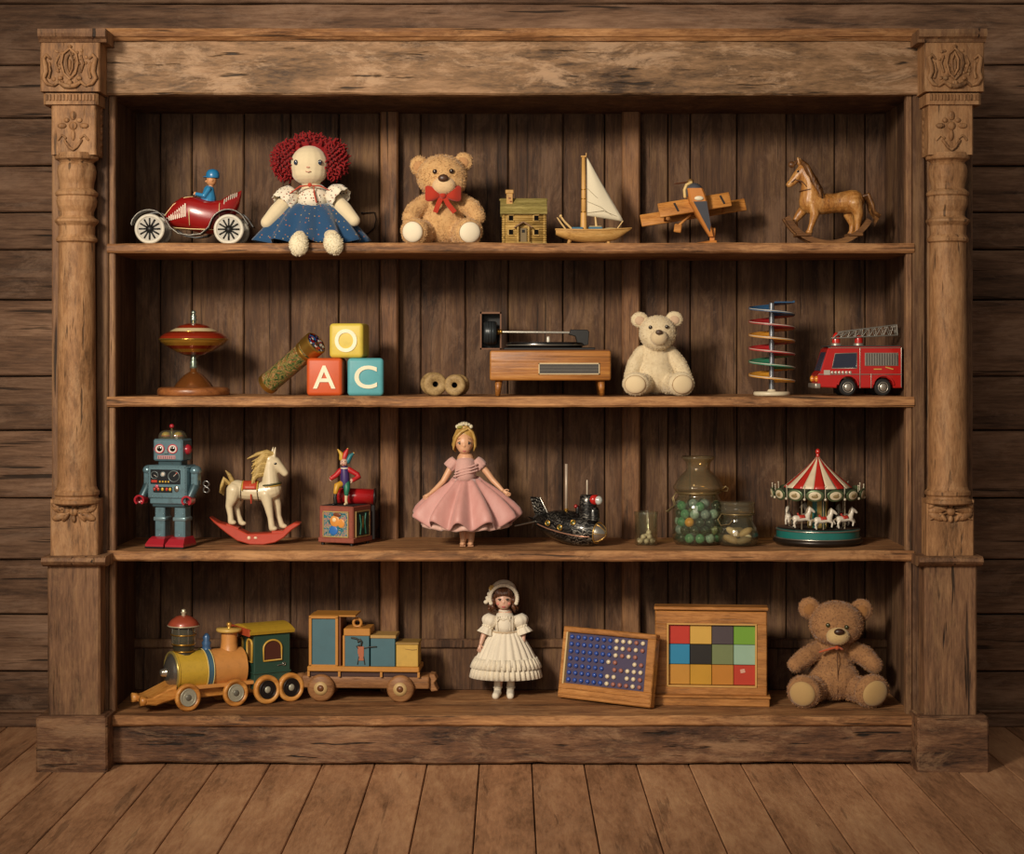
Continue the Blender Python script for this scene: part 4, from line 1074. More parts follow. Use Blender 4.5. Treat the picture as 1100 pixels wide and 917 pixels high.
# ------------------------------------------------------------------ thread spools
def spool(label, px, base, r, rot, hue):
    t = Toy('thread_spool', label, 'spool', px, base, S2, .10, rot, 'bare wooden thread spools')
    M = Matrix.Translation((0, -14, r)) @ Matrix.Rotation(R(-90), 4, 'X')
    m = wood('spool_wood', '#6f5636', '#9b8054', '#b89e70', axis=1, size=.3, stretch=3, var=.15, cracks=.1)
    mb = MB(m); mb.lathe([(3, 1), (3.2, 0), (r - 2.5, -.6), (r - .8, .6), (r, 2.5), (r, 6), (r - 1, 7.5), (r - 4.5, 11)], 36, M); 
    mb.lathe([(r - 4.5, 21), (r - 1, 24.5), (r, 26), (r, 29.5), (r - .8, 31), (r - 2.5, 32), (3, 31.5)], 36, M); mb.lathe([(r - 4.5, 10.8), (r - 4.5, 21.2)], 30, M); t.part('spool_body', mb)
    mb = MB(paint('#1a120b', .9)); mb.lathe([(3, 1), (2.8, 15), (0, 15)], 20, M); t.part('spool_hole', mb)
    mb = MB(paint('#7d6844', .7)); mb.torus(M @ V((0, 0, .1)), r*.55, .25, (0, 1, 0), 28, 5); mb.torus(M @ V((0, 0, .2)), r*.74, .25, (0, 1, 0), 28, 5); t.part('turned_groove', mb)
spool('left bare wooden thread spool, slightly larger, nearer the letter blocks', 466, 418.5, 12.6, 10, 0)
spool('right bare wooden thread spool, nearer the record player', 490.5, 418.5, 11.6, -8, 0)

# ------------------------------------------------------------------ record player
t = Toy('record_player', 'miniature wooden record player with splayed legs and a striped speaker grille', 'record player', 591, 421.5, S2, .13)
WP = wood('player_wood', '#5c3413', '#a0662b', '#c48c46', axis=0, size=.7, stretch=26, var=.05, cracks=.35, rough=.42, spec=.5)
q = lambda py: 421.5 - py
mb = MB(WP); mb.bx(-64.5, 63.5, -34, 34, q(405), q(373.5), 2.2, 3); t.part('cabinet', mb)
mb = MB(paint('#6d4220', .5)); mb.bx(-63, 62, -33, 33, q(373.8), q(372.6), .4); t.part('top_edge', mb)
for x, yy in ((-55, -24), (53.5, -24), (-55, 24), (53.5, 24)):
    mb = MB(WP); s_ = -1 if x < 0 else 1; mb.tube([(x, yy, q(404)), (x + s_*1.2 - (2 if s_ > 0 else -2) * 0, yy, 0)], [4.2, 2.6], 14, False); t.part('leg', mb)
mb = MB(paint('#c9b48c', .5)); 
for (x0, x1, z0_, z1_) in ((-13, 51.5, q(387.6), q(386.4)), (-13, 51.5, q(398.6), q(397.6)), (-13, -12, q(398.6), q(386.4)), (50.5, 51.5, q(398.6), q(386.4))): mb.bx(x0, x1, -35.2, -33.4, z0_, z1_)
t.part('grille_frame', mb)
mb = MB(paint('#1c1816', .6)); mb.bx(-12, 50.6, -34.4, -33.6, q(397.8), q(387.4)); g_ = t.part('speaker_grille', mb)
mb = MB(paint('#6b655c', .45))
for i in range(7): mb.box((19.3, -34.6, q(388.4 + i*1.42)), (62.4, .5, .55))
t.part('grille_slats', mb, g_)
mb = MB(paint('#191614', .45)); mb.bx(-50, 47, -31, 31, q(372.8), q(370), .8); t.part('turntable_deck', mb)
mb = MB(paint('#0f0e0e', .22, coat=.4)); mb.lathe([(0, q(364.5)), (40, q(364.5)), (41, q(365.5)), (41, q(369)), (40, q(370)), (0, q(370))][::-1], 56, Matrix.Translation((-6, 0, 0)), ex=.75)
rec = t.part('platter', mb)
mb = MB(paint('#3a3633', .3))
for i in range(7): mb.torus((-6, 0, q(364.3)), 15 + i*3.4, .18, (0, 0, 1), 48, 5, M=Matrix.Diagonal((1, .75, 1, 1)) )
t.part('record_grooves', mb, rec)
mb = MB(paint('#8f887b', .35, .6)); mb.torus((-6, 0, q(367.4)), 41.2, .5, (0, 0, 1), 56, 6, M=Matrix.Diagonal((1, .75, 1, 1))); t.part('platter_rim', mb, rec)
mb = MB(paint('#c9c2b2', .3, .2)); mb.lathe([(2, q(364.6)), (2, q(360)), (1.7, q(358.5)), (0, q(357.6))], 16, Matrix.Translation((-2, 0, 0))); t.part('spindle', mb)
# square frame that holds the counterweight
mb = MB(paint('#6b4324', .55))
for (x0, x1, z0_, z1_) in ((-75.5, -52.5, q(333.5), q(331.5)), (-75.5, -52.5, q(372), q(370.5)), (-75.5, -73.8, q(372), q(331.5)), (-54, -52.5, q(372), q(331.5))): mb.bx(x0, x1, 8, 27, z0_, z1_)
fr = t.part('tonearm_housing', mb)
mb = MB(paint('#0a0908', .6)); mb.bx(-74.5, -53, 24, 26.6, q(371.5), q(332.5)); t.part('housing_back', mb, fr)
mb = MB(paint('#2a2e30', .3, .3)); mb.lathe([(0, -7), (11, -7), (12.4, -5.5), (12.6, 0), (12.4, 5.5), (11, 7), (0, 7)], 32, Matrix.Translation((-64.5, 10, q(354))) @ Matrix.Rotation(R(90), 4, 'Y')); cw_ = t.part('counterweight', mb)
mb = MB(paint('#4a5154', .3, .5))
for k in (-3, 0, 3): mb.torus((-64.5 + k, 10, q(354)), 12.6, .35, (1, 0, 0), 32, 5)
t.part('counterweight_ridges', mb, cw_)
mb = MB(BRASS); mb.tube([(-58, 10, q(353)), (-52.5, 10, q(353))], [3.6, 3], 16, False); mb.ell((-53, 10, q(353)), (2, 3.4, 3.4)); t.part('tonearm_collar', mb)
mb = MB(paint('#c4bfb2', .25, .5)); mb.tube([(-53, 10, q(353)), (22, 6, q(353.8))], 1.25, 10); t.part('tonearm', mb)
mb = MB(paint('#171614', .4)); mb.prism([(20, q(356)), (22, q(350.5)), (40, q(350.8)), (42, q(353)), (41, q(367)), (30, q(369.5)), (27, q(358))], 0, 12, .6); t.part('headshell', mb)

# ------------------------------------------------------------------ cream bear
t = Toy('teddy_bear', 'slim cream mohair teddy bear sitting beside the record player', 'teddy bear', 704, 424, S2, .12)
d = dict(head=((706, 357, -6), (20, 17, 19)), cheek=((706, 364, -12), (15, 14, 12)), body=((704, 389, 2), (20, 17, 24)), belly=((704, 402, -2), (22, 19, 20)), neck=13,
    ear_l=((687, 342.5, -2), (9.5, 4.5, 8.5)), ear_r=((724, 342, -2), (9.5, 4.5, 8.5)),
    arm_l=([(690, 379, 0), (682, 392, -4), (677, 402, -10)], [9, 9.5, 7.5]), arm_r=([(719, 379, 0), (729, 392, -4), (735, 404, -10)], [9, 9.5, 7.5]),
    leg_l=([(694, 411, -4), (688, 411, -24)], [11, 11]), leg_r=([(716, 411, -4), (724, 411, -24)], [11, 11]),
    foot_l=((681, 411, -30), (14.5, 9, 12.5), (R(6), 0, R(-10))), foot_r=((729, 411, -30), (14.5, 9, 13), (R(6), 0, R(10))),
    muzzle=((706, 362, -23), (9.5, 8.5, 8.5)), nose=((705.5, 356.5, -31), (3.8, 2.2, 2.8)), eyes=([(697, 351, -21), (714.5, 350.5, -21)], 2.1))
FUR2 = fur('#d9c8a6', '#b39c74', 'cream_fur')
teddy(t, d, FUR2, cloth('#d6c19a', 600, .3, .1), paint('#4a3626', .5), paint('#2b211a', .2, coat=.5), cloth('#cdb893', 500, .3, .12), 8000, .9, cloth('#c3a689', 500, .3, .12))

# ------------------------------------------------------------------ spiral marble tower
t = Toy('spiral_tower', 'toy spiral tower with coloured helical ramps on a steel pole', 'spiral tower', 829, 425, S2, .11)
mb = MB(paint('#cfc3a6', .4)); mb.lathe([(0, 0), (18.5, 0), (19.5, 1.2), (19.5, 3.2), (18.5, 4.4), (0, 4.6)], 40); mb.lathe([(5, 4.4), (4, 6.5), (3, 7)], 24); t.part('base_disc', mb)
mb = MB(paint('#8d9299', .3, .8)); mb.cyl((0, 0, 4), (0, 0, 425 - 326), 3.0, 3.0, 20); mb.ell((0, 0, 425 - 326), (3, 3, 1.2)); t.part('pole', mb)
cols = ['#2c5377', '#9c2226', '#c98a2e', '#b1262a', '#2f7a5c', '#cf8f2c']
for i, c in enumerate(cols):
    zt_ = 425 - (331.5 + i*14.3); top = []; N = 40
    vs = []; fs = []
    rows = []
    for k in range(N + 1):
        a = 2*PI*k/N; z = zt_ + 7.15 - 14.3*k/N
        ca, sa = math.cos(a), math.sin(a)
        rows.append([V((ca*r_, sa*r_, z + dz)) for r_, dz in ((3, .5), (22.5, .5), (23.4, 1.5), (24.6, 1.4), (24.6, -.7), (3, -.7))])
    mb = MB(paint(c, .35, 0, .1, coat=.4)); m_ = len(rows[0])
    vs = [p for r_ in rows for p in r_]; fs = [[a*m_ + b, a*m_ + (b+1) % m_, (a+1)*m_ + (b+1) % m_, (a+1)*m_ + b] for a in range(N) for b in range(m_)]
    fs += [list(range(m_)), list(range(N*m_, N*m_ + m_))[::-1]]
    mb.add(vs, fs, False); rp = t.part('ramp', mb, label=['blue', 'dark red', 'amber', 'red', 'green', 'yellow'][i] + ' ramp')
    mb = MB(paint('#b9b4a6', .4)); mb.tube([r_[3] + V((.2, .2, -.8)) * 1 for r_ in rows[21:40]], .55, 5); t.part('ramp_lip', mb, rp)

# ------------------------------------------------------------------ fire engine
t = Toy('toy_fire_engine', 'red tin toy fire engine with a grey ladder on its roof', 'toy fire engine', 921, 422.5, S2, .12, 2)
q = lambda py: 422.5 - py
RD = paint('#b3201c', .25, 0, .1, coat=.6, dirt=.05)
k = lambda px: (px - 921)
mb = MB(RD)
body_ = [(873, 413), (873, 400), (876.5, 396), (884, 372.5), (888, 370), (966, 370), (967.5, 372), (967.5, 414), (958, 414), (956, 407), (950, 403), (942, 403), (937, 407), (935, 414), (920, 414), (917, 406.5), (911, 402.5), (902, 402.5), (896, 407), (894, 414)]
mb.prism(t.xz(body_), -22, 22, 1.0); bd = t.part('body', mb)
mb = MB(paint('#2b3142', .15, .1, coat=.8)); mb.prism(t.xz([(888.5, 392.5), (892, 378), (916, 377), (916, 392.5)]), -22.8, -21.5); t.part('cab_window', mb, bd)
mb = MB(paint('#39415a', .15, .1, coat=.8)); mb.add([t.p(875.8, 395.6, -17), t.p(883.6, 374, -16), t.p(883.6, 374, 16), t.p(875.8, 395.6, 17), t.p(877, 395.6, -17), t.p(885, 374, -16), t.p(885, 374, 16), t.p(877, 395.6, 17)], [[0, 1, 2, 3], [7, 6, 5, 4], [0, 4, 5, 1], [1, 5, 6, 2], [2, 6, 7, 3], [3, 7, 4, 0]], False); t.part('windscreen', mb, bd)
SV = paint('#b9b3a6', .3, .7)
mb = MB(SV); 
mb.tube([t.p(888.5, 393, -22.6), t.p(892, 377.5, -22.6), t.p(916.3, 376.6, -22.6), t.p(916.3, 393, -22.6)], .55, 5, closed=True); t.part('window_trim', mb, bd)
mb = MB(SV)
for a_, b_ in (((874, 399.5), (967, 399.5)), ((920, 371), (920, 414)), ((932.5, 399), (932.5, 414)), ((966.5, 371), (966.5, 413)), ((885, 371.2), (966, 371.2))): mb.tube([t.p(*a_, -22.3), t.p(*b_, -22.3)], .5, 5)
t.part('chrome_lines', mb, bd)
mb = MB(SV); mb.bx(k(925.5), k(963), -23, -21.5, q(390.5), q(376.5), .4); gr_ = t.part('equipment_shutter', mb, bd)
mb = MB(paint('#4a4743', .5))
for i in range(13): mb.box((k(927.5) + i*2.85, -23.2, q(383.5)), (1.1, .8, 12.5))
t.part('shutter_slats', mb, gr_)
mb = MB(paint('#c7a04a', .4)); mb.box((k(940), -22.6, q(394)), (9, .8, 1.2)); mb.box((k(953), -22.6, q(393)), (9, .8, 1.2), (0, R(15), 0)); t.parts('gold_emblem', mb, bd)
mb = MB(paint('#c9c3b4', .35, .4)); mb.box((k(883), -22.4, q(397.5)), (7, .8, 5)); 
for i in range(6): mb.ell((k(889 + i*4), -22.3, q(397.5)), (1.7, .6, 1.7), None, 8)
t.part('side_crest', mb, bd)
mb = MB(SV); mb.bx(k(869.5), k(876), -23, 23, q(414.5), q(409), 1.2, 2); bm_ = t.part('bumper', mb)
mb = MB(paint('#d8892e', .25, coat=.6))
for s_ in (-1, 1): mb.ell((k(872.5), s_*15, q(404.5)), (2.2, 4, 3.4), None, 12)
t.parts('headlamp', mb)
mb = MB(RD)
for cx_ in (906.5, 946):
    for y0, y1 in ((-24.5, -21.5), (21.5, 24.5)):
        mb.band([(a - 921, 422.5 - b) for a, b in [(cx_ + 11.5*math.cos(R(a)), 412 - 11.5*math.sin(R(a))) for a in range(5, 180, 12)]], 1.6, y0, y1)
t.parts('wheel_arch', mb)
TY = paint('#191817', .65)
for cx_ in (906.5, 946):
    for s_ in (-1, 1):
        c = V((k(cx_), s_*18.5, 9.3)); mb = MB(TY); mb.cyl(c - V((0, 4, 0)), c + V((0, 4, 0)), 9.2, 9.2, 28, 1.3); wv = t.part('wheel', mb)
        f = c + V((0, s_*4.2, 0)); mb = MB(SV); mb.ell(f, (4.2, 1.6, 4.2), None, 16); mb.torus(f, 5.4, .5, (0, 1, 0), 20, 6); t.part('hubcap', mb, wv)
mb = MB(paint('#3a3836', .5)); mb.bx(k(884), k(966), -20, 20, q(370.3), q(368.8), .4); t.part('roof_rack', mb)
for nm, cx_, h, col in (('beacon', 897.5, 11.5, '#c0281f'), ('ladder_turntable', 923, 8, '#b5231d')):
    mb = MB(SV); mb.lathe([(6, q(369)), (6, q(366.5)), (4, q(366))], 20, Matrix.Translation((k(cx_), 0, 0)), hard=True)
    b_ = t.part(nm + '_base', mb)
    mb = MB(paint(col, .2, coat=.7)); mb.lathe([(4.6, q(366)), (4.6, q(366) + h*.45), (3.2 if nm == 'beacon' else 4.4, q(366) + h*.75), (1.2 if nm == 'beacon' else 4, q(366) + h*.98), (0, q(366) + h)], 20, Matrix.Translation((k(cx_), 0, 0))); t.part(nm, mb, b_)
LD = paint('#8f8b82', .4, .6)
mb = MB(LD)
for s_ in (-5, 5):
    lo0, lo1 = t.p(893, 361, s_), t.p(966, 357.5, s_); hi0, hi1 = t.p(902, 354, s_), t.p(965, 346.5, s_)
    mb.tube([lo0, lo1], .8, 6); mb.tube([hi0, hi1], .8, 6); mb.tube([lo1, hi1], .8, 6); mb.tube([lo0, hi0], .8, 6)
    for i in range(9):
        u = i/9; v_ = (i + .5)/9; w_ = (i + 1)/9
        mb.tube([lo0.lerp(lo1, u), hi0.lerp(hi1, v_)], .45, 5); mb.tube([hi0.lerp(hi1, v_), lo0.lerp(lo1, w_)], .45, 5)
for i in range(10):
    u = i/9; mb.tube([t.p(893, 361, -5).lerp(t.p(966, 357.5, -5), u), t.p(893, 361, 5).lerp(t.p(966, 357.5, 5), u)], .5, 5)
mb.tube([(k(923), 0, q(361)), (k(923), 0, q(366))], 2, 8)
t.part('ladder', mb)

for ob in t.o.children_recursive: ob.data.transform(Matrix.Translation((46*t.S, 0, 0)) @ Matrix.Diagonal((.955, .84, 1, 1)) @ Matrix.Translation((-46*t.S, 0, 0)))
t.o.location.x -= 2.5*t.S
# ================================================================== third shelf
S3 = SH[3]
# ------------------------------------------------------------------ tin robot
t = Toy('toy_robot', 'blue tin toy robot with red feet and round ringed eyes', 'toy robot', 184, 588, S3, .09, -15)
TB = paint('#6d8d97', .28, .4, .2, 40, coat=.5, dirt=.3); TBD = paint('#40585f', .35, .35, .2, 40, dirt=.3); RR = paint('#a32530', .25, 0, .12, coat=.6, dirt=.1)
q = lambda py: 588 - py
K = lambda px: px - 184
# proportions in local pixels; the figure is turned a little, so depth reads on its left side
mb = MB(TB); mb.bx(-22, 19, -13, 13, q(536), q(500), 1.5); mb.bx(-20, 17.5, -12, 12, q(541.5), q(535), 1.0); torso = t.part('torso', mb)
mb = MB(TB)
for i in range(12):
    x = -20 + i*3.4
    mb.ell((x, -13, q(502)), .7, None, 6); mb.ell((x, -13, q(533.5)), .7, None, 6)
for i in range(9):
    mb.ell((-20.6, -13, q(505 + i*3.2)), .6, None, 6); mb.ell((17.7, -13, q(505 + i*3.2)), .6, None, 6); mb.ell((19, -10 + i*2.5, q(502)), .6, None, 6)
t.part('rivets', mb, torso)
DK = paint('#16191c', .3, coat=.4)
mb = MB(DK); mb.bx(-18.5, 13, -14, -12.8, q(520), q(504.5), .4); p1 = t.part('dial_panel', mb, torso)
mb = MB(paint('#6e7a7a', .35, .4)); mb.torus((6.5, -14, q(511.5)), 5.8, .5, (0, 1, 0), 28, 6); mb.torus((-14, -14, q(510.5)), 3.8, .45, (0, 1, 0), 24, 6); mb.torus((-5, -14, q(509.5)), 2.4, .6, (0, 1, 0), 20, 6); t.parts('dial', mb, p1)
mb = MB(paint('#c9beb0', .4)); mb.ell((-5, -14, q(509.5)), (2, .8, 2.2), None, 10); mb.tube([(6.5, -14.6, q(511.5)), (9.5, -14.6, q(508.5))], .35, 5); mb.tube([(-14, -14.6, q(510.5)), (-11.5, -14.6, q(512))], .3, 5); t.parts('needle', mb, p1)
mb = MB(paint('#b23628', .3)); mb.box((-14, -14.2, q(517)), (6, .8, 2.6)); mb.ell((9.5, -14.4, q(508.2)), (.9, .6, .9), None, 8)
mb.mat(paint('#c7a13a', .3))
for i in range(4): mb.box((-8 + i*3, -14.2, q(517.3)), (1.5, .7, 1.8))
t.part('buttons', mb, p1)
mb = MB(DK); mb.bx(-15.5, 4.5, -14, -12.8, q(529), q(523), .4); p2 = t.part('lamp_panel', mb, torso)
for x, c in ((-14, '#a03428'), (-10, '#b8432c'), (-5.5, '#c9a62f'), (-1, '#b53a2a'), (2.5, '#c9a62f')):
    mb = MB(paint(c, .25)); mb.ell((x, -14, q(525.5)), (1.5, .8, 1.9), None, 10); t.part('lamp', mb, p2)
mb = MB(paint('#c05a68', .3)); mb.ell((-11.5, -13.8, q(522.5)), (2, .9, 2), None, 10); mb.mat(SILVER); mb.ell((9, -13.6, q(525)), (2.6, 1, 3.4), None, 12); t.parts('knob', mb, torso)
mb = MB(TBD); mb.bx(-13, 11.5, -8, 8, q(501), q(494), 1); t.part('neck', mb)
mb = MB(TB); mb.bx(-16.5, 14.5, -12, 12, q(495.5), q(472), 1.6); hd = t.part('head', mb)
for x in (-9.3, 4.5):
    mb = MB(paint('#b84652', .3)); mb.torus((x, -12.3, q(482.5)), 4.6, .7, (0, 1, 0), 26, 6); e = t.part('eye_ring', mb, hd)
    mb = MB(paint('#d5ccc2', .3)); mb.cyl((x, -12.6, q(482.5)), (x, -11.5, q(482.5)), 4.2, n=24); mb.mat(EYEBLK); mb.ell((x, -12.6, q(482.5)), (2.8, .9, 2.8), None, 14); mb.mat(WHITE); mb.ell((x - .8, -13.5, q(481.4)), .6, None, 6); t.part('eye', mb, hd)
mb = MB(paint('#8ea0a2', .3, .5)); mb.prism([(-2.9, q(482.5)), (-.9, q(482.5)), (.4, q(487.5)), (-4.2, q(487.5))], -14.2, -11.5, .3); t.part('nose', mb, hd)
mb = MB(paint('#b98a8c', .4)); mb.bx(-11.5, 7.5, -12.8, -11.8, q(493.5), q(489.5), .4); mo = t.part('mouth', mb, hd)
mb = MB(paint('#5c4448', .5))
for i in range(8): mb.box((-9.8 + i*2.3, -13, q(491.5)), (.6, .5, 2.6))
t.part('mouth_grille', mb, mo)
for sx_ in (-1, 1):
    x = -16.5 if sx_ < 0 else 14.5
    mb = MB(RR); mb.lathe([(0, -1), (5.4, -1), (5.8, 1), (4.6, 3), (3, 4), (0, 4.6)], 24, Matrix.Translation((x, 0, q(483.5))) @ Matrix.Rotation(R(90*sx_), 4, 'Y')); t.part('ear_disc', mb, hd)
mb = MB(glass('clear_plastic', '#f0efe6', .08, .10)); rows = []
for i in range(7):
    a = PI/2*i/6; rows.append([V((-1 + (14*math.cos(a)**.5 if i < 6 else 2)*math.copysign(abs(math.cos(p))**.7, math.cos(p)), 10*(math.cos(a)**.5 if i < 6 else .2)*math.copysign(abs(math.sin(p))**.7, math.sin(p)), q(472) + 9.5*math.sin(a)**.8)) for p in [2*PI*j/28 for j in range(28)]])
mb.grid(rows); mb.add(rows[-1], [list(range(28))]); t.part('dome', mb, hd)
mb = MB(paint('#a8923a', .4))
for x in (-8, 5): mb.ell((x, 0, q(468)), (4.2, 5, 3.4), None, 12)
mb.mat(paint('#a4572c', .4))
for x in (-8, 5): mb.torus((x, 0, q(469)), 4.2, .8, n=20, k=6)
t.parts('brain_coil', mb, hd)
mb = MB(paint('#6f6d4a', .35, .5)); mb.tube([(-1.5, -1, q(472)), (-1.5, -1, q(461))], 1.0, 8, False); mb.mat(RR); mb.ell((-1.5, -1, q(458.5)), 2.4, None, 12); t.part('antenna', mb, hd)
for s_ in (-1, 1):
    xs = -26.5 if s_ < 0 else 23.5
    mb = MB(TB); mb.ell((xs, 0, q(506)), (5.6, 7, 5.4), None, 18); mb.bx(xs - 3.6, xs + 3.6, -5, 5, q(522), q(508), 1.2); am = t.part('arm', mb)
    mb = MB(TBD); mb.tube([(xs, 0, q(519)), (xs - (1 if s_ < 0 else 1), -3, q(526)), (xs - (3 if s_ < 0 else 3), -7, q(533.5))], [4.4, 4.6, 4.2], 12); t.part('forearm', mb, am)
    xh = xs - 4
    mb = MB(RR); M = Matrix.Translation((xh, -9, q(537.5))) @ Euler((R(90), 0, 0)).to_matrix().to_4x4()
    ring = [(5.2*math.cos(R(a)), 5.2*math.sin(R(a))) for a in range(-60, 241, 20)]
    mb.band([(xh + a, q(537.5) + b) for a, b in [(4.6*math.cos(R(g)), 4.6*math.sin(R(g))) for g in range(-60, 241, 20)]], 1.8, -14, -4); mb.box((xh, -4.5, q(537.5)), (8, 3, 8), None, 1); t.part('claw', mb, am)
mb = MB(TBD); mb.bx(-18.5, 16, -10, 10, q(545), q(540), 1); t.part('hip', mb)
for x0, x1 in ((-17.5, -5.5), (3, 16)):
    xm = (x0 + x1)/2
    mb = MB(TB); mb.bx(x0 + .8, x1 - .8, -7.5, 7.5, q(580), q(542), 1.2); lg = t.part('leg', mb)
    mb = MB(paint('#7b979e', .3, .4)); mb.bx(x0 - .4, x1 + .4, -8.6, 8.6, q(560), q(555.5), 1.2, 2); t.part('knee_band', mb, lg)
    mb = MB(paint('#7b979e', .3, .4)); mb.ell((xm, -7.6, q(575)), (1.1, .8, 1.1), None, 8); mb.ell((xm - 4, -7.6, q(552)), (.7, .5, .7), None, 8); mb.ell((xm + 4, -7.6, q(552)), (.7, .5, .7), None, 8); t.part('leg_bolt', mb, lg)
    mb = MB(RR)
    rows = [[V((xm + sx_*a, y_ , z_)) for sx_, y_ in ((-1, -f_), (1, -f_), (1, b_), (-1, b_))] for a, f_, b_, z_ in ((9.6, 20, 11, 1.5), (9.6, 20, 11, 4), (8, 14, 10, 9.5), (7, 9.5, 9, 11.5))]
    mb.grid(rows, True, 0, False); mb.add(rows[0], [[0, 1, 2, 3]]); mb.add(rows[-1], [[3, 2, 1, 0]]); ft = t.part('foot', mb)
    mb = MB(BLACK); mb.bx(xm - 10, xm + 10, -20.5, 11.5, 0, 1.7, .3); t.part('sole', mb, ft)
mb = MB(STEEL); mb.tube([(19, 4, q(524)), (25, 6, q(524))], 1, 8); mb.torus((31, 8, q(527)), 3, .9, (0, 1, 0.2), 16, 6); mb.torus((31, 8, q(520.5)), 3, .9, (0, 1, 0.2), 16, 6); t.part('wind_up_key', mb)
for ob in t.o.children_recursive: ob.data.transform(Matrix.Diagonal((1.10, 1.05, 1, 1)))
t.o.location.x += 2.5*t.S

# ------------------------------------------------------------------ cream rocking horse
t = Toy('rocking_horse', 'cream painted rocking horse facing right on a red rocker', 'rocking horse', 275, 584.5, S3, .15)
HC = paint('#d3c3a0', .42, 0, .14, 30, dirt=.10, coat=.2)
d = dict(tubes=[
    ([(255, 526, 0), (266, 528, 0), (279, 528.5, 0), (292, 526, 0)], [10.5, 9.8, 10, 11]),
    ([(291, 526, 0), (290.5, 515, 0), (290, 505, 0), (290.5, 497, 0)], [10.5, 9, 8, 7.5]),
    ([(290, 494, 0), (296, 498, 0), (302, 504, 0), (306, 508.5, 0)], [7.5, 6.5, 4.9, 3.9]),
    ([(286, 531, -5), (289, 543, -6), (291.5, 556, -6), (293, 567, -6)], [7, 5, 3.4, 3.6]), ([(293, 531, 5), (297, 543, 6), (298.5, 555, 6), (302, 565, 6)], [7, 4.6, 3.2, 3.2]),
    ([(252, 527, -5), (249.5, 537, -6), (247, 544, -6), (248.5, 553, -6), (249, 560, -6)], [8.5, 6, 4, 3.2, 3.4]), ([(257, 528, 5), (254.5, 540, 6), (253, 546, 6), (255.5, 555, 6), (258, 562, 6)], [8, 5.4, 3.8, 3, 3.2]),
    ([(294.5, 491, -3), (296.3, 480.5, -3.2)], [2.4, .8]), ([(292, 490, 3), (293, 481, 3.2)], [2.4, .8])],
    ells=[((295, 567.5, -6), (4, 3.4, 2.6), None), ((304, 566, 6), (4, 3, 2.6), None), ((251, 561, -6), (4, 3.2, 2.6), None), ((260, 563, 6), (4, 3.2, 2.6), None)])
horse(t, d, HC)
MC = wood('cream_mane', '#7d6432', '#b89b5c', '#d6bd80', axis=0, size=.25, stretch=4, var=.3, cracks=.2, rough=.5)
mb = MB(MC)
for i in range(12):
    k = i/11; bx0 = 293 - 9*k; by0 = 488 + 22*k
    for sy in (-5, -1.5, 2, 5): mb.tube([t.p(bx0, by0, sy*.6), t.p(bx0 - 7, by0 + 1 - 3*(1 - k), sy*1.3), t.p(bx0 - 14 + 3*k, by0 + 5, sy*1.5), t.p(bx0 - 20 + 9*k + 2*math.sin(i*2 + sy), by0 + 8 + 6*k, sy*1.2)], [2.2, 2.6, 2.1, .5], 7)
mb.tube([t.p(294, 488, -3), t.p(287, 485.5, -3), t.p(277, 488, -2), t.p(266, 493, -2)], [2.2, 2.6, 2.2, .6], 8); t.part('mane', mb)
mb = MB(MC)
for i in range(8):
    o_ = (i - 3.5); mb.tube([t.p(247, 520, o_*.5), t.p(241, 514 + i*.8, o_), t.p(239, 521 + i*.8, o_), t.p(236.5 + i*.5, 529 + i*.5, o_)], [2.2, 2.5, 2, .5], 7)
mb.tube([t.p(250, 518, 0), t.p(246, 510, 0), t.p(242.5, 506, 0)], [2.8, 2.2, .6], 8); t.part('tail', mb)
mb = MB(EYEBLK)
for sy in (-1, 1): mb.ell(t.p(296.5, 498, sy*6.0), (1.7, .9, 1.3)); mb.ell(t.p(307, 507, sy*2.6), (.8, .7, .8)); 
t.parts('eye', mb)
RDH = paint('#b5402a', .45, 0, .12, dirt=.1)
mb = MB(RDH); rows = []
for i in range(9):
    a = R(-75 + 150*i/8); rows.append([t.p(x, 528 - 10.8*math.cos(a)*(1 - .02*abs(x - 270)*.1), 11.2*math.sin(a)) for x in (262, 266, 270, 274, 277)])
mb.grid([list(r_) for r_ in zip(*rows)], False, .9); mb.tube([t.p(271, 531, -10.7), t.p(271, 540, -8.5)], .9, 6); sd = t.part('saddle', mb)
mb = MB(paint('#c7a648', .5)); 
for x in (261.5, 277.5): mb.tube([t.p(x, 528 - 11.2*math.cos(R(a)), 11.5*math.sin(R(a))) for a in range(-80, 81, 16)], .7, 6)
mb.tube([t.p(266, 517.5, -3), t.p(270, 521, -9), t.p(275, 517.5, -3)], .6, 6); t.part('saddle_trim', mb, sd)
mb = MB(paint('#4b4a30', .5)); mb.torus(t.p(291.2, 520.5), 10.6, 1.1, (-.15, 0, 1), 28, 8); cb = t.part('breast_collar', mb)
mb = MB(paint('#c59a3c', .4)); mb.torus(t.p(291.3, 522.4), 10.8, .6, (-.15, 0, 1), 28, 6); t.part('collar_trim', mb, cb)
mb = MB(paint('#4b3a28', .6)); mb.torus(t.p(277.5, 528.6), 10.7, .45, (1, 0, .1), 28, 6); mb.torus(t.p(260, 527.5), 10.8, .4, (1, 0, -.1), 28, 6); t.parts('girth_line', mb)
RDR = paint('#b23d27', .4, 0, .12, dirt=.12, coat=.2)
mb = MB(RDR)
tp = [(226.5, 555), (236, 561), (244, 563), (252, 565), (268, 573), (304, 571.5), (308, 566), (317, 561), (323, 561.5)]
bt_ = [(323, 563), (314, 569), (306, 577), (297, 582), (284, 584.5), (270, 584.2), (256, 580), (246, 573), (238, 566.5), (231, 560.5)]
mb.prism(t.xz(tp + bt_), -11, 11, 1.0); rk = t.part('rocker', mb)
mb = MB(paint('#d8c3a4', .4)); 
for x in (269, 276): mb.ell(t.p(x, 577, -11), (2, .9, 2 if x < 272 else 1.4), None, 10)
t.parts('rocker_flower', mb, rk)
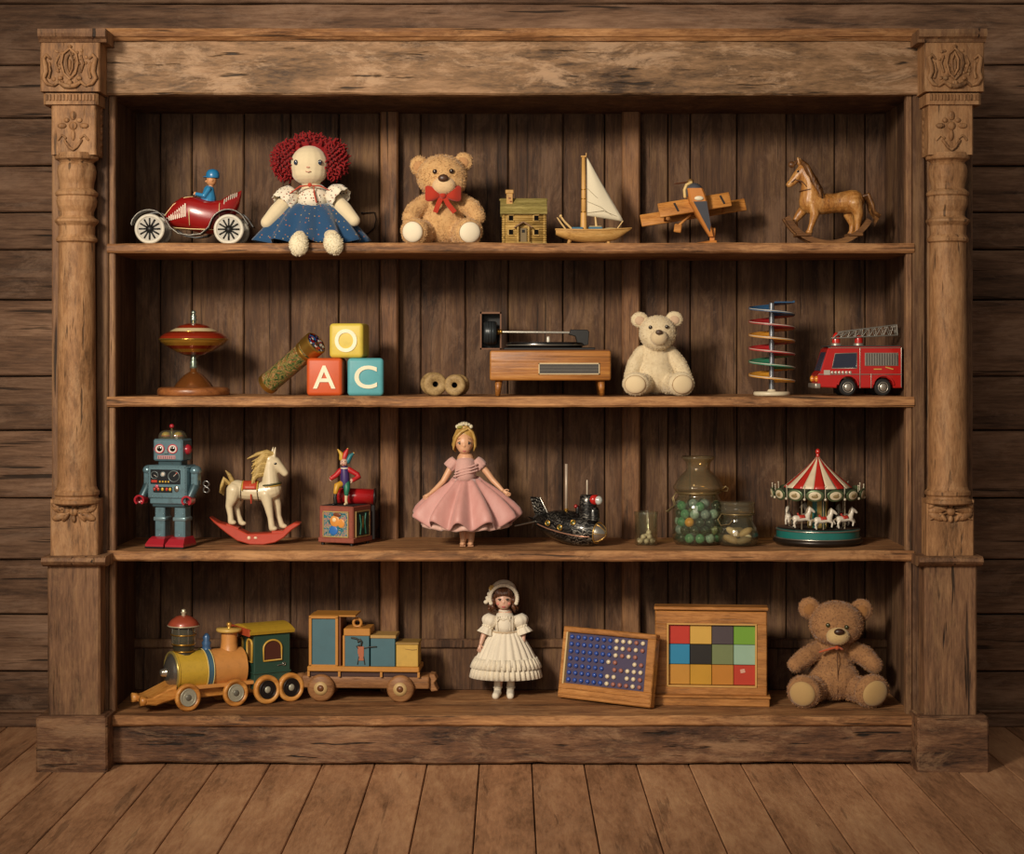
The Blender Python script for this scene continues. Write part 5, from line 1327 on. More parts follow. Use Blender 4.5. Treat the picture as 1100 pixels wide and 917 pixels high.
mb = MB(RDR); mb.box(t.p(251, 565.5, 0), (14, 21, 3), (0, R(20), 0), .5); mb.box(t.p(300, 571, 0), (14, 21, 3), None, .5); t.parts('hoof_board', mb)

# ------------------------------------------------------------------ jack in the box
t = Toy('jack_in_the_box', 'tin jack in the box with a jester on top and its red lid open', 'jack in the box', 371, 583, S3, .15, -24)
q = lambda py: 583 - py
PK = paint('#8d4a3a', .45, .1, .25, 90, dirt=.35)
W2 = 20.5
mb = MB(PK); mb.bx(-W2, W2, -W2, W2, 5, 42, 1.2); mb.bx(-W2 - 1, W2 + 1, -W2 - 1, W2 + 1, 3, 8.5, .8); bxo = t.part('box_body', mb)
mb = MB(BLACK)
for a_ in (-1, 1):
    for b_ in (-1, 1): mb.cyl((a_*(W2 - 3), b_*(W2 - 3), 0), (a_*(W2 - 3), b_*(W2 - 3), 3.2), 2, n=12)
t.parts('box_foot', mb)
def tin_print():
    n = NT('tin_print'); v = n.coord()
    c = n.ramp(n.noise(v, 70, 4, .6, 2.0), [(.36, '#173f4a'), (.44, '#2f7f8a'), (.485, '#1d4d6d'), (.515, '#cfb26a'), (.545, '#2c6f8f'), (.6, '#c4772c'), (.66, '#2a5fa8')])
    n.bsdf(c, .35, .1, Coat_Weight=.4); return n.m
TP = tin_print()
def panel(M, side):
    mb = MB(TP if side == 0 else paint('#1f3431', .4, .1)); mb.box((0, -W2 - .3, 22.5), (29, 1, 26), None, .3, M=M); p_ = t.part('picture_panel', mb, bxo)
    mb = MB(paint('#b59a62', .4, .3))
    for (c, s_) in (((0, -W2 - .8, 36), (31, .9, 1.2)), ((0, -W2 - .8, 9.5), (31, .9, 1.2)), ((-15, -W2 - .8, 22.7), (1.2, .9, 27)), ((15, -W2 - .8, 22.7), (1.2, .9, 27))): mb.box(c, s_, M=M)
    t.part('panel_border', mb, p_)
    if side == 0:
        mb = MB(paint('#cf8a3c', .4)); mb.ell((-1, -W2 - .9, 26), (6, .7, 6), None, 16, M=M); mb.ell((6.5, -W2 - .8, 24), (4.5, .6, 4.8), None, 14, M=M)
        mb.mat(paint('#2a68b0', .4)); mb.ell((-2.5, -W2 - 1, 16), (5.5, .7, 4.8), None, 14, M=M); mb.mat(paint('#6b3a22', .4)); mb.ell((2, -W2 - .9, 33), (5, .6, 2.4), None, 12, M=M); mb.mat(paint('#e0c79a', .4)); mb.ell((-1.5, -W2 - 1.4, 27.5), (2.6, .5, 2.4), None, 10, M=M); t.part('painted_figure', mb, p_)
    else:
        mb = MB(paint('#2d6b57', .4)); mb.tube([(-6, -W2 - .9, 12), (-4, -W2 - .9, 22), (-7, -W2 - .9, 32)], 1, 6, M=M); mb.tube([(6, -W2 - .9, 12), (4, -W2 - .9, 24), (6, -W2 - .9, 33)], 1, 6, M=M); mb.mat(paint('#9a7a3c', .4)); mb.ell((0, -W2 - .9, 24), (1.6, .6, 7), None, 10, M=M); t.parts('painted_figure', mb, p_)
panel(Matrix(), 0); panel(Matrix.Rotation(R(90), 4, 'Z'), 1)
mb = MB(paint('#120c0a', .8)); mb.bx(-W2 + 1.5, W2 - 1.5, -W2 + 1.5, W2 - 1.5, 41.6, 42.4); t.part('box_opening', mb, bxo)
# lid: half barrel, hinged open at the back
M = Matrix.Translation((4, W2 - 8, 42.5)) @ Matrix.Rotation(R(-4), 4, 'X') @ Matrix.Rotation(R(24), 4, 'Z')
mb = MB(paint('#a3191c', .22, 0, .1, coat=.7)); mb.tube([M @ V((-21, 0, 8)), M @ V((22, 0, 8))], [8.6, 8.6], 24, False); lid = t.part('lid', mb)
mb = MB(paint('#241614', .4)); mb.torus(M @ V((22, 0, 8)), 8.6, 1.1, (M.to_3x3() @ V((1, 0, 0))), 24, 8); mb.torus(M @ V((-21, 0, 8)), 8.6, .8, (M.to_3x3() @ V((1, 0, 0))), 24, 8); t.parts('lid_rim', mb, lid)
mb = MB(paint('#14100e', .5)); mb.bx(W2 - 4, W2 + 3.5, W2 + .6, W2 + 3, 4, 52, .5); t.part('back_plate', mb)
# jester
def jp(px, py, d=0): return Matrix.Rotation(R(24), 4, 'Z') @ V((px - 367, d - 5, q(py)))
mb = MB(paint('#3b2a63', .45)); mb.tube([jp(367, 518.5), jp(367, 510), jp(366.5, 503)], [5.2, 5, 4.6], 14); js = t.part('jester', mb, label='jester in red, purple, yellow and green')
mb = MB(paint('#b01f22', .4)); mb.tube([jp(362, 504), jp(357.5, 509, -1), jp(353, 512, -3)], [3, 2.8, 2.4], 10); mb.tube([jp(371.5, 503), jp(380, 508, 1), jp(381.5, 511, 0), jp(376, 514, -4)], [3, 3, 3, 2.3], 10); t.parts('sleeve', mb, js)
mb = MB(paint('#c9a28e', .5)); mb.ell(jp(366, 495, -1), (4, 3.8, 4.6), None, 14); mb.ell(jp(363.4, 496.5, -4), 1.2, None, 8); mb.tube([jp(366.5, 502), jp(366.3, 498)], 2, 8); hdj = t.part('head', mb, js)
mb = MB(paint('#c9a28e', .5))
for c_, sgn in ((jp(352, 512, -3), -1), (jp(374.5, 514, -5), 1)):
    mb.ell(c_, (1.8, 1.5, 1.5), None, 8)
    for i in range(4): mb.tube([c_, c_ + V((sgn*(-.4 + .5*i), -.6, -1.2 - 1.5 + .5*i))], .5, 5)
    mb.tube([c_, c_ + V((0, -1.2, 1.8))], .5, 5)
t.parts('hand', mb, js)
mb = MB(EYEBLK); mb.ell(jp(364.6, 494, -4.2), .5, None, 6); mb.ell(jp(367.6, 494, -4.6), .5, None, 6); mb.mat(paint('#a3222a', .4)); mb.ell(jp(366, 497.6, -4.4), (1.3, .5, .5), None, 8); t.part('face', mb, hdj)
for pts, rad, c in (([(363.5, 491), (363, 486), (359.5, 481.5)], [3, 2.4, .8], '#c29a2c'), ([(366, 491), (368, 485), (370, 480.5)], [3.4, 2.7, .9], '#b3231f'), ([(370, 494), (373, 488), (376.5, 485)], [3, 2.5, .8], '#1f6a73')):
    mb = MB(paint(c, .45)); mb.tube([jp(*p) for p in pts], rad, 10); hp = t.part('hat_point', mb, hdj)
    mb = MB(GOLD); mb.ell(jp(*pts[-1]), 1, None, 8); t.part('hat_bell', mb, hdj)
mb = MB(paint('#d9cdb4', .6)); mb.torus(jp(366.6, 501.5), 3.6, 1, n=18, k=6); t.part('ruff', mb, js)
mb = MB(paint('#c2912a', .45)); mb.tube([jp(364, 518, -1), jp(359, 520, -6), jp(357.5, 527, -6)], [3.8, 3.6, 2.4], 10); t.part('yellow_leg', mb, js)
mb = MB(paint('#1d6a50', .45)); mb.tube([jp(369, 517.5, -1), jp(369.5, 523, -4), jp(369, 529, -4)], [3.8, 3.4, 2.4], 10); t.part('green_leg', mb, js)
mb = MB(BLACK); mb.tube([jp(357.5, 528, -6), jp(357, 533, -6), jp(357.5, 538.5, -6)], [1.8, 2, 2.2], 8); mb.tube([jp(357.5, 538.5, -6), jp(355.5, 539.5, -8)], [2, 1.4], 8); t.part('boot', mb, js)
mb = MB(paint('#cbb48e', .5)); mb.tube([jp(369, 529, -4), jp(368.5, 535, -4), jp(369, 539, -4)], [2, 1.6, 1.7], 8); mb.tube([jp(369, 539, -4), jp(367.5, 539.5, -6.5)], [1.7, 1.2], 8); t.part('stocking', mb, js)

# ------------------------------------------------------------------ dolls: shared helpers
def hand_mb(mb, wrist, d, n, s):
    # a small hand: palm, four fingers, a thumb; d = direction, n = palm normal
    wrist = V(wrist); d = V(d).normalized(); n = V(n); n = (n - d*n.dot(d)).normalized(); sd = d.cross(n)
    mb.tube([wrist, wrist + d*s*.5, wrist + d*s*.85], [s*.26, s*.34, s*.32], 8, flat=.6, up=n)
    for i, (o, L) in enumerate(((-.30, .62), (-.1, .75), (.1, .72), (.3, .55))):
        b = wrist + d*s*.85 + sd*s*o; mb.tube([b, b + d*s*L*.55 - n*s*.06, b + d*s*L*.95 - n*s*.22], s*.095, 6)
    b = wrist + d*s*.25 - sd*s*.28; mb.tube([b, b + d*s*.3 - sd*s*.28, b + d*s*.62 - sd*s*.32 - n*s*.1], s*.1, 6)
def skirt_rows(t, cx, stn, folds, ph=0.0, depth=.8, n=96, wob=0.0, seed=1, dip=0.0):
    rr = random.Random(seed); ph2 = rr.uniform(0, 6); rows = []
    for (py, r0, amp) in stn:
        row = []
        for q_ in range(n):
            a = 2*PI*q_/n; f = math.sin(a*folds + ph + .5*math.sin(a*3 + ph2))
            r_ = r0*(1 + amp*f + amp*.4*math.sin(a*(folds*.5 + .0) + ph2) if False else 1 + amp*f)
            row.append(t.p(cx + math.cos(a)*r_, py - wob*amp*r0*f - dip*r0/50*math.sin(a), math.sin(a)*r_*depth))
        rows.append(row)
    return rows
# ------------------------------------------------------------------ doll in pink
t = Toy('fashion_doll', 'blonde doll standing in a wide pink party dress', 'doll', 502, 588.5, S3, .10)
SKN = paint('#cf9d78', .45, 0, .06, 30, name='doll_skin')
mb = MB(SKN)
mb.ell(t.p(499, 477, -1), (10, 10.5, 11.5)); mb.ell(t.p(499, 483, -4), (7.2, 7, 6.4)); mb.ell(t.p(499, 480.5, -11.2), (1.2, 1.2, 1.2), None, 8)
mb.tube([t.p(500, 486, 1), t.p(500, 494, 2)], [3.6, 4.2], 10)
mb.tube([t.p(500, 496, 2), t.p(500, 504, 2), t.p(500, 514, 2), t.p(500, 530, 2)], [9.5, 11, 9.6, 13], 16)
mb.tube([t.p(487, 499, 2), t.p(480.5, 511, 0), t.p(476, 519, -2)], [4.0, 3.6, 3.2], 10); mb.tube([t.p(476, 519, -2), t.p(469, 526, -5), t.p(463, 531, -8)], [3.2, 2.8, 2.1], 10)
mb.tube([t.p(514, 499, 2), t.p(523, 509, 0), t.p(529, 517, -2)], [4.0, 3.6, 3.2], 10); mb.tube([t.p(529, 517, -2), t.p(535, 523, -5), t.p(540, 528, -8)], [3.2, 2.8, 2.1], 10)
for x0, x1 in ((496.5, 497.5), (506, 506)): mb.tube([t.p(x0, 530, 2), t.p(x0, 552, 2), t.p(x1, 565, 3), t.p(x1, 575, 3), t.p(x1, 584, 2)], [6.5, 5.2, 4.6, 4.4, 3.2], 12); mb.ell(t.p(x1 - .2, 585.8, -3), (3.6, 8, 2.8), (R(-6), 0, 0), 14)
mb.fuse(.75, 4, SKN)
hand_mb(mb, t.p(463, 531, -8), (-.75, -.3, -.55), (0, -1, 0), 6.2); hand_mb(mb, t.p(540, 528, -8), (.75, -.3, -.5), (0, -1, 0), 6.2)
for x1 in (497.3, 505.8):
    for i in range(5): mb.ell(t.p(x1 - 2.4 + i*1.2, 587.2, -10.2 - (1 - abs(i - 1.5)*.3)), (.7, 1.3, .8), None, 6)
t.part('body', mb)
HB = wood('blonde_hair', '#7d5a22', '#b18c48', '#d6b672', axis=2, size=.2, stretch=4, var=.15, cracks=.12, rough=.4, spec=.4)
mb = MB(HB); mb.ell(t.p(499.8, 470.8, 2.6), (11.2, 10.6, 11.2)); mb.ell(t.p(499.5, 478, 8), (10.5, 7.5, 10))
mb.ell(t.p(500, 461.5, 2), (7, 7, 4.5))
for i in range(15):
    u = i/14; d0 = -6.5 + 9*u
    mb.tube([t.p(503 - 3*u, 462 - .5*u, -6 + 8*u), t.p(496 - 4.5*u, 465 - u, -8.2 + 9*u), t.p(490.5 - 2.6*u, 471 + 1.5*u, -7 + 9*u), t.p(488.2 - 1.4*math.sin(PI*u), 478 + 2.5*u, -5 + 9*u), t.p(487 + 2.2*u, 484.5 + 3*u, -3 + 9*u)], [1.2, 1.7, 1.9, 1.8, .6], 7)
for i in range(11):
    u = i/10
    mb.tube([t.p(503.5, 462 - .3*u, -6 + 8*u), t.p(507.6 + .8*u, 466, -6.8 + 8*u), t.p(510 + .8*u, 473, -4.5 + 8*u), t.p(510.4 + .4*u, 481 + u, -2 + 8*u), t.p(509 - .6*u, 486 + u, 0 + 8*u)], [1.1, 1.6, 1.8, 1.6, .6], 7)
t.part('hair', mb)
mb = MB(paint('#ddd4b4', .5)); 
for i in range(7): mb.ell(t.p(491.5 + i*2.4, 460 - 3.2*math.sin(PI*i/6), -2 + .8*math.cos(i)), (2.4, 2.4, 2.4), None, 8)
mb.mat(paint('#8e8a3c', .5)); mb.ell(t.p(494, 460.5, -4.5), (3, 1.2, 1.6)); mb.mat(EYEBLK); mb.ell(t.p(498, 458.4, -4.2), .9, None, 6); mb.ell(t.p(503, 459, -4), .8, None, 6); t.part('hair_wreath', mb)
def face(t, cx, ey, yd, dx, es, lipy, lipc='#b5565a', browc='#7a5a35', iris='#3a2a20'):
    for s_ in (-1, 1):
        mb = MB(WHITE); mb.ell(t.p(cx + s_*dx, ey, yd), (es*1.15, .7, es*.7), None, 10); mb.mat(paint(iris, .5)); mb.ell(t.p(cx + s_*dx, ey, yd - .5), (es*.85, .6, es*.85), None, 10)
        mb.mat(EYEBLK); mb.tube([t.p(cx + s_*dx - es*1.3, ey - es*.2, yd), t.p(cx + s_*dx, ey - es*.8, yd - .8), t.p(cx + s_*dx + es*1.3, ey - es*.2, yd)], .42, 5); t.part('eye', mb)
        mb = MB(paint(browc, .7)); mb.tube([t.p(cx + s_*dx - es*1.3, ey - es*2.2, yd + .5), t.p(cx + s_*dx, ey - es*2.7, yd - .1), t.p(cx + s_*dx + es*1.3, ey - es*2.2, yd + .5)], .28, 5); t.part('eyebrow', mb)
    mb = MB(paint(lipc, .35)); mb.ell(t.p(cx - .8, lipy, yd - .4), (1.3, .7, .65), None, 8); mb.ell(t.p(cx + .8, lipy, yd - .4), (1.3, .7, .65), None, 8); mb.ell(t.p(cx, lipy + .6, yd - .4), (1.3, .7, .6), None, 8); t.part('mouth', mb)
face(t, 499, 477.5, -9.3, 4.5, 1.9, 485.6, iris='#1d1510')
def satin(name, c, c2):
    n = NT(name); v = n.coord((1, 1, .35)); cc = n.mix(n.noise(v, 60, 4, .6), c, c2)
    n.bsdf(cc, .5, 0, bump=n.noise(n.coord(), 260, 4, .6), bs=.15, bd=.001, Sheen_Weight=.35, Specular_IOR_Level=.4); return n.m
PNK = satin('pink_satin', '#b37870', '#cf9d95'); LACE = cloth('#c79c92', 300, .8, .25, name='pink_lace')
mb = MB(LACE); mb.tube([t.p(500, 492.6, 1.5), t.p(500, 493.6, 1.5), t.p(500, 497, 1.5), t.p(500, 506, 1.5), t.p(500, 512, 1.5), t.p(500, 517.5, 1.5)], [6, 9.5, 12.8, 14.2, 13.6, 13.8], 24, False, flat=.82)
for i in range(3): mb.tube([t.p(490 - i, 507 + i*3, -9.0 + i*.3), t.p(498, 504.5 + i*3, -12), t.p(506, 502.5 + i*3, -11.5), t.p(512.5, 500 + i*3.4, -7.5)], 1.0, 7)
t.part('bodice', mb)
for s_ in (-1, 1):
    mb = MB(LACE); a0 = t.p(500 + s_*10.5, 496, 1.5); a1 = t.p(500 + s_*18.5, 504.5, .8); dd = a1 - a0; u, w_, _ = frame_from(dd); rows = []
    for i in range(6):
        k = i/5; r_ = 4.6 + 1.6*math.sin(PI*min(1, k*.7)**.8)
        rows.append([a0 + dd*k + (u*math.cos(a) + w_*math.sin(a))*r_*(1 + .08*k*math.sin(8*a)) for a in [2*PI*j/32 for j in range(32)]])
    mb.grid(rows, True, .5); t.part('cap_sleeve', mb)
mb = MB(PNK); mb.grid(skirt_rows(t, 501, [(515, 14, .02), (519, 17.5, .05), (527, 27.5, .08), (536, 37.5, .10), (545, 46, .11), (552, 51.5, .115), (557, 53.5, .12), (559, 53.2, .12)], 11, 1.2, .72, 144, .75, 2, 5.5), True, .6); sk = t.part('skirt', mb)
mb = MB(satin('pale_petticoat', '#c79a8c', '#d8b3a4')); mb.grid(skirt_rows(t, 501, [(538, 28, .03), (550, 38, .06), (560, 43.5, .07), (565, 45.5, .08), (567, 45, .08)], 15, .3, .72, 120, .3, 3, 3.0), True, .5); t.part('petticoat', mb, sk)
mb = MB(LACE); mb.torus(t.p(500, 517, 1.5), 14.4, 1.0, n=32, k=8, M=Matrix.Translation((0, .3, 0)) @ Matrix.Diagonal((1, .82, 1, 1))); t.part('waistband', mb)

# ------------------------------------------------------------------ submarine
t = Toy('toy_submarine', 'dark engraved metal toy submarine with a red and silver lamp', 'toy submarine', 612, 588, S3, .115, 0)
def engraved():
    n = NT('engraved_metal'); v = n.coord((1, 1, 2.6))
    wv = n.n('ShaderNodeTexWave'); wv.wave_type = 'BANDS'; wv.bands_direction = 'Z'; wv.inputs['Scale'].default_value = 42; wv.inputs['Distortion'].default_value = 11; wv.inputs['Detail'].default_value = 2; wv.inputs['Detail Scale'].default_value = 2.2; n.l(n.coord(), wv.inputs['Vector'])
    m = n.ramp(wv.outputs['Fac'], [(.55, '#000000'), (.8, '#ffffff')]); patch = n.ramp(n.noise(n.coord(), 16, 3), [(.42, '#000000'), (.6, '#ffffff')])
    c = n.mix(n.math('MULTIPLY', m, n.math('ADD', n.math('MULTIPLY', patch, .6), .08)), '#1b1a19', '#a39e92')
    n.bsdf(c, .32, .65, bump=m, bs=.4, bd=.0008, Coat_Weight=.3); return n.m
EG = engraved()
Ax0 = t.p(575, 560, 26); Ax1 = t.p(650, 571.5, -20); dv = (Ax1 - Ax0); L = dv.length; dv.normalize(); a_, b_, _ = frame_from(dv)
Ms = Matrix((a_, b_, dv)).transposed().to_4x4(); Ms.translation = Ax0
mb = MB(EG); pr = [(0, 0), (3.5, .5), (7, 5), (11.5, 14), (15.5, 26), (17.6, 40), (18, 52), (17, 64), (14.2, 74), (10.5, L - 10)]; mb.lathe(pr, 48, Ms); hull = t.part('hull', mb)
mb = MB(SILVER); mb.lathe([(10.7, L - 10.5), (9, L - 6), (5.5, L - 2), (2.5, L - .3), (0, L)], 32, Ms); nc = t.part('nose_cone', mb)
mb = MB(paint('#c39a52', .3, .7)); mb.torus(Ms @ V((0, 0, L - 10)), 11.2, .7, dv, 32, 6)
for i in range(6):
    a = 2*PI*i/6; mb.tube([Ms @ V((math.cos(a)*r_, math.sin(a)*r_, z_)) for r_, z_ in ((10.8, L - 10), (9.2, L - 6), (5.8, L - 2), (1, L + .2))], .4, 5)
t.part('nose_ribs', mb, nc)
up = V((0, 0, 1)); sd_ = dv.cross(up).normalized()    # towards the viewer's side
if sd_.y > 0: sd_ = -sd_
upn = sd_.cross(dv); upn = upn if upn.z > 0 else -upn
def HS(u, ang, off=0.0):   # a point on the hull skin
    u_ = u*L; r_ = 0
    for (r0, z0_), (r1, z1_) in zip(pr[:-1], pr[1:]):
        if z0_ <= u_ <= z1_: r_ = r0 + (r1 - r0)*(u_ - z0_)/(z1_ - z0_)
    nn = sd_*math.cos(R(ang)) + upn*math.sin(R(ang)); return Ax0 + dv*u_ + nn*(r_ + off), nn
mb = MB(paint('#b98a72', .3, .6)); mb.tube([HS(u/20, -12 - 6*(u/20), .3)[0] for u in range(2, 18)], .7, 6); t.part('keel_stripe', mb, hull)
for u, ang in ((.28, 8), (.47, 2), (.63, 28)):
    c_, n_ = HS(u, ang, .2); mb = MB(BRASS); mb.torus(c_, 2.6, .75, n_, 20, 6); po = t.part('porthole', mb, hull)
    mb = MB(paint('#4a5222', .15, coat=.7)); f_ = frame_from(n_); mm = Matrix((f_[0], f_[1], f_[2])).transposed().to_4x4(); mm.translation = c_; mb.ell((0, 0, 0), (2.2, 2.2, .8), None, 12, M=mm); t.part('porthole_glass', mb, po)
twc = HS(.70, 90)[0]
mb = MB(EG); mb.lathe([(10.5, -5), (10, 3), (9.4, 12), (8.8, 19), (7.4, 21), (0, 21.5)], 28, Matrix.Translation(twc + V((2, 0, 0)))); mb.lathe([(6.5, -5), (5.8, 6), (4.6, 9), (0, 9.5)], 20, Matrix.Translation(twc + V((8, -5, -1)))); tw_ = t.part('conning_tower', mb)
mb = MB(paint('#b3221c', .25, coat=.5)); lc = twc + V((9, -6, 16)); mb.tube([lc + V((-4, 2, 0)), lc + V((2, -2, 0))], [5, 5.4], 18, False); lm = t.part('lamp_body', mb)
mb = MB(paint('#cfd6cf', .15, .3, coat=.5)); mb.ell(lc + V((4, -3, -.5)), (4.2, 4.2, 4.8), None, 16); t.part('lamp_lens', mb, lm)
mb = MB(paint('#c3b5a0', .35, .3)); mb.tube([twc + V((1, 0, 20)), twc + V((1, 0, 36))], .95, 8); t.part('antenna', mb)
pc = HS(.46, 90)[0]; mb = MB(paint('#b8a794', .4, .2)); mb.tube([pc + V((-3, 0, -1)), pc + V((-3, 0, 50))], 1.5, 10, False); mast_ = t.part('periscope', mb)
mb = MB(BRASS); mb.cyl(pc + V((-3, 0, -1)), pc + V((-3, 0, 2)), 2.2, n=14); t.part('periscope_collar', mb, mast_)
mb = MB(BLACK); c_ = HS(.58, 90)[0]; mb.tube([c_, c_ + V((0, 0, 4.5))], 2.4, 10); mb.mat(RED); mb.ell(c_ + V((-2, -1, 6)), 2.2, None, 10); t.part('signal_lamp', mb)
rd = HS(.06, 90)[0]; mb = MB(EG); M = Matrix.Translation(rd) @ Matrix.Rotation(math.atan2(dv.y, dv.x), 4, 'Z')
mb.prism([(-12, 19), (1, 18.5), (10, 2), (2, -3), (-6, 0)], -1.2, 1.2, .3, M=M); rf = t.part('rudder', mb)
mb = MB(SILVER); mb.tube([M @ V((1, -1.2, 18.5)), M @ V((10, -1.2, 3))], .8, 6); t.part('rudder_edge', mb, rf)
sc_ = HS(.05, 0)[0]; mb = MB(EG); mb.add([sc_ + V(p) for p in ((3, 2, 1), (-22, -6, -4), (-22, 4, -4), (2, 8, 1), (3, 2, -.6), (-22, -6, -5.4), (-22, 4, -5.4), (2, 8, -.6))], [[0, 1, 2, 3], [7, 6, 5, 4], [0, 4, 5, 1], [1, 5, 6, 2], [2, 6, 7, 3], [3, 7, 4, 0]], False); fn = t.part('stern_plane', mb)
mb = MB(SILVER); mb.tube([sc_ + V((3, 1.6, .2)), sc_ + V((-22, -6.3, -4.6))], .8, 6); t.part('plane_edge', mb, fn)
mb = MB(STEEL); bp_ = Ax0 + dv*1; 
for i in range(3):
    a = 2*PI*i/3 + .4; e_ = sd_*math.cos(a) + upn*math.sin(a); mb.tube([bp_ - dv*3, bp_ - dv*3 + e_*5, bp_ - dv*4 + e_*9], [1, 2.6, 1.2], 8, flat=.3)
mb.tube([bp_, bp_ - dv*5], 1.6, 8); t.part('screw', mb)
zm = min(v_.co.z for v_ in hull.data.vertices); t.o.location.z -= zm

# ------------------------------------------------------------------ glass jars and what lies in them
GL = glass('jar_glass', '#f4f4ea', .04, .03)
def jar(name, label, px, base, y, prof, ht=2.0):
    t = Toy(name, label, 'jar', px, base, S3, y)
    mb = MB(GL); inner = [(max(0, r_ - 1.3), z_ + (1.6 if i == 0 else 0)) for i, (r_, z_) in enumerate(prof)]
    mb.lathe([(0, 0)] + prof + inner[::-1] + [(0, 1.8)], 44); t.part('glass_body', mb); return t
t1 = jar('glass_tumbler', 'smallest clear glass jar, open, holding white beads beside the batten', 694, 584.5, .13, [(11, 0), (12.2, 1), (12.4, 30), (13, 33), (13.2, 35), (12.6, 35.8)])
t1.o['category'] = 'glass jar'
t2 = jar('marble_jar', 'large clear glass jar of green marbles with a wide flared lid', 750, 582, .15, [(22, 0), (26, 2), (27.5, 6), (28, 20), (27.5, 38), (26, 46), (22.5, 51), (21.5, 53), (23, 54.5), (23, 56)])
t3 = jar('pebble_jar', 'squat glass jar of tan pebbles to the right of the marble jar', 792.5, 585.5, .12, [(17, 0), (20.5, 1.5), (22, 6), (22.3, 12), (20.5, 19), (17.5, 26), (16.4, 30), (17, 32), (17, 34)])
GLD = glass('amber_lid_glass', '#e6d6b0', .08, .10)
mb = MB(GLD); mb.lathe([(22, 56), (24.5, 56.5), (27, 60), (27, 62), (25.5, 64), (23, 69), (17.5, 75), (13.5, 78.5), (12.5, 81), (12.5, 85), (14, 88.5), (17.5, 91.5), (18.3, 93), (17, 94.2), (15, 93), (11.4, 88), (11, 81), (12, 77), (16.5, 73), (21.5, 67), (23.5, 60), (21.5, 57.5)], 44); ld = t2.part('lid', mb, label='amber tinted flared glass lid')
mb = MB(paint('#8f7c56', .35, .7)); mb.torus((0, 0, 55.5), 24, .9, n=44, k=6); mb.tube([(-24, -3, 55), (-27, -4, 50), (-25, -6, 43), (-29, -9, 40), (-35, -12, 36)], .8, 6); mb.tube([(-24, 0, 55), (-28, -1, 49), (-26, -4, 42), (-33, -9, 35)], .8, 6); mb.tube([(24, 0, 56), (29, -2, 62), (32, -2, 60), (31, -2, 57), (27, 0, 57)], .7, 6); t2.part('wire_clasp', mb)
mb = MB(GLD); mb.lathe([(16, 34), (18.2, 34.2), (18.8, 36), (18.6, 40), (18, 43), (19, 45.5), (18.4, 47), (15, 47.6), (0, 47.6), (0, 46.4), (15, 46.2), (17, 44)], 40); t3.part('lid', mb, label='amber tinted lid')
mb = MB(paint('#8f7c56', .35, .7)); mb.torus((0, 0, 34), 18, .8, n=36, k=6); mb.tube([(-18, -4, 34), (-22, -6, 28), (-19, -9, 22), (-11, -17, 24), (-8, -18, 28)], .6, 6); t3.part('wire_clasp', mb)
def free(name, label, cat, group, mb, S, loc):
    o = link(name, mb.mesh(name, S), None, loc); tagit(o, label, cat, group); return o
def inst(src, label, loc, group, rot=(0, 0, 0)):
    o = src.copy(); COL.objects.link(o); o.location = loc; o.rotation_euler = rot; o['label'] = label; o['group'] = group; return o
# marbles
def marble_mat(c, c2):
    n = NT('marble_' + c.strip('#')); v = n.coord(); cc = n.mix(n.ramp(n.noise(v, 140, 3, .5, 2), [(.4, '#000000'), (.65, '#ffffff')]), c, c2)
    n.bsdf(cc, .1, 0, Coat_Weight=.9, Coat_Roughness=.03); return n.m
MK = [('dark green', '#16281f', '#2f4a3a'), ('pale aqua', '#7d9f97', '#a5bfb4'), ('jade green', '#3f7f5e', '#62a07c'), ('grey blue', '#6d8388', '#95a8a8'), ('smoky brown', '#3c332a', '#6a5c4a'), ('moss green', '#5b6a48', '#7f8c62')]
protos = []
mr = 5.3; T2 = Matrix.Translation(t2.o.location); S_ = t2.S
for nm, c, c2 in MK + [('orange', '#c98a1e', '#d59c2e')]:
    mb = MB(marble_mat(c, c2)); mb.ell((0, 0, 0), mr, None, 20); protos.append((nm, mb.mesh('marble', S_)))
rr = random.Random(5); first = True; zc = 2.2 + mr
front = {(1, 5): 6}
def put_marble(x, y_, z, k):
    nm, me = protos[k]
    o = bpy.data.objects.new('marble', me); COL.objects.link(o); o.location = t2.o.location + V((x, y_, z))*S_
    tagit(o, f'{nm} glass marble piled in the large marble jar' if nm != 'orange' else 'only orange marble, near the front of the marble jar', 'marble', None if nm == 'orange' else f'{nm} marbles in the jar')
lay = 0
while lay < 5:
    Rr = 20.2; n_ = 11; off = (lay % 2)*PI/n_
    for i in range(n_):
        a = -PI/2 + off + 2*PI*i/n_
        if lay == 4 and i % 3 == 1: continue
        k = rr.choice([0, 0, 0, 1, 1, 2, 3, 3, 4, 5])
        if lay == 2 and i == n_ - 1: k = 6
        if lay == 0 and i == 0: k = 2
        put_marble(Rr*math.cos(a), Rr*math.sin(a), zc + lay*8.55, k)
    for i in range(4):
        a = off*1.7 + 2*PI*i/4 + lay*.6
        put_marble(8.4*math.cos(a), 8.4*math.sin(a), zc + lay*9.3*.98, rr.choice([0, 0, 1, 3, 5]))
    lay += 1
# beads
mb = MB(paint('#ddd2bc', .3, coat=.4)); mb.ell((0, 0, 0), 2.9, None, 14); me = mb.mesh('bead', t1.S)
bl = [(-6.5, -5, 4.6), (0, -7.5, 4.6), (6.5, -5, 4.6), (-7.5, 2, 4.6), (0, -.5, 4.6), (7.5, 2, 4.6), (-3.5, 7, 4.6), (3.8, 7, 4.6), (-3.3, -4.3, 9.0), (3.4, -4.3, 9.0), (.2, 2.8, 9.1), (2.8, -1, 13.2)]
for i, p_ in enumerate(bl):
    o = bpy.data.objects.new('bead', me); COL.objects.link(o); o.location = t1.o.location + V(p_)*t1.S
    tagit(o, 'white bead at the bottom of the smallest glass jar', 'bead', 'white beads in the smallest jar')
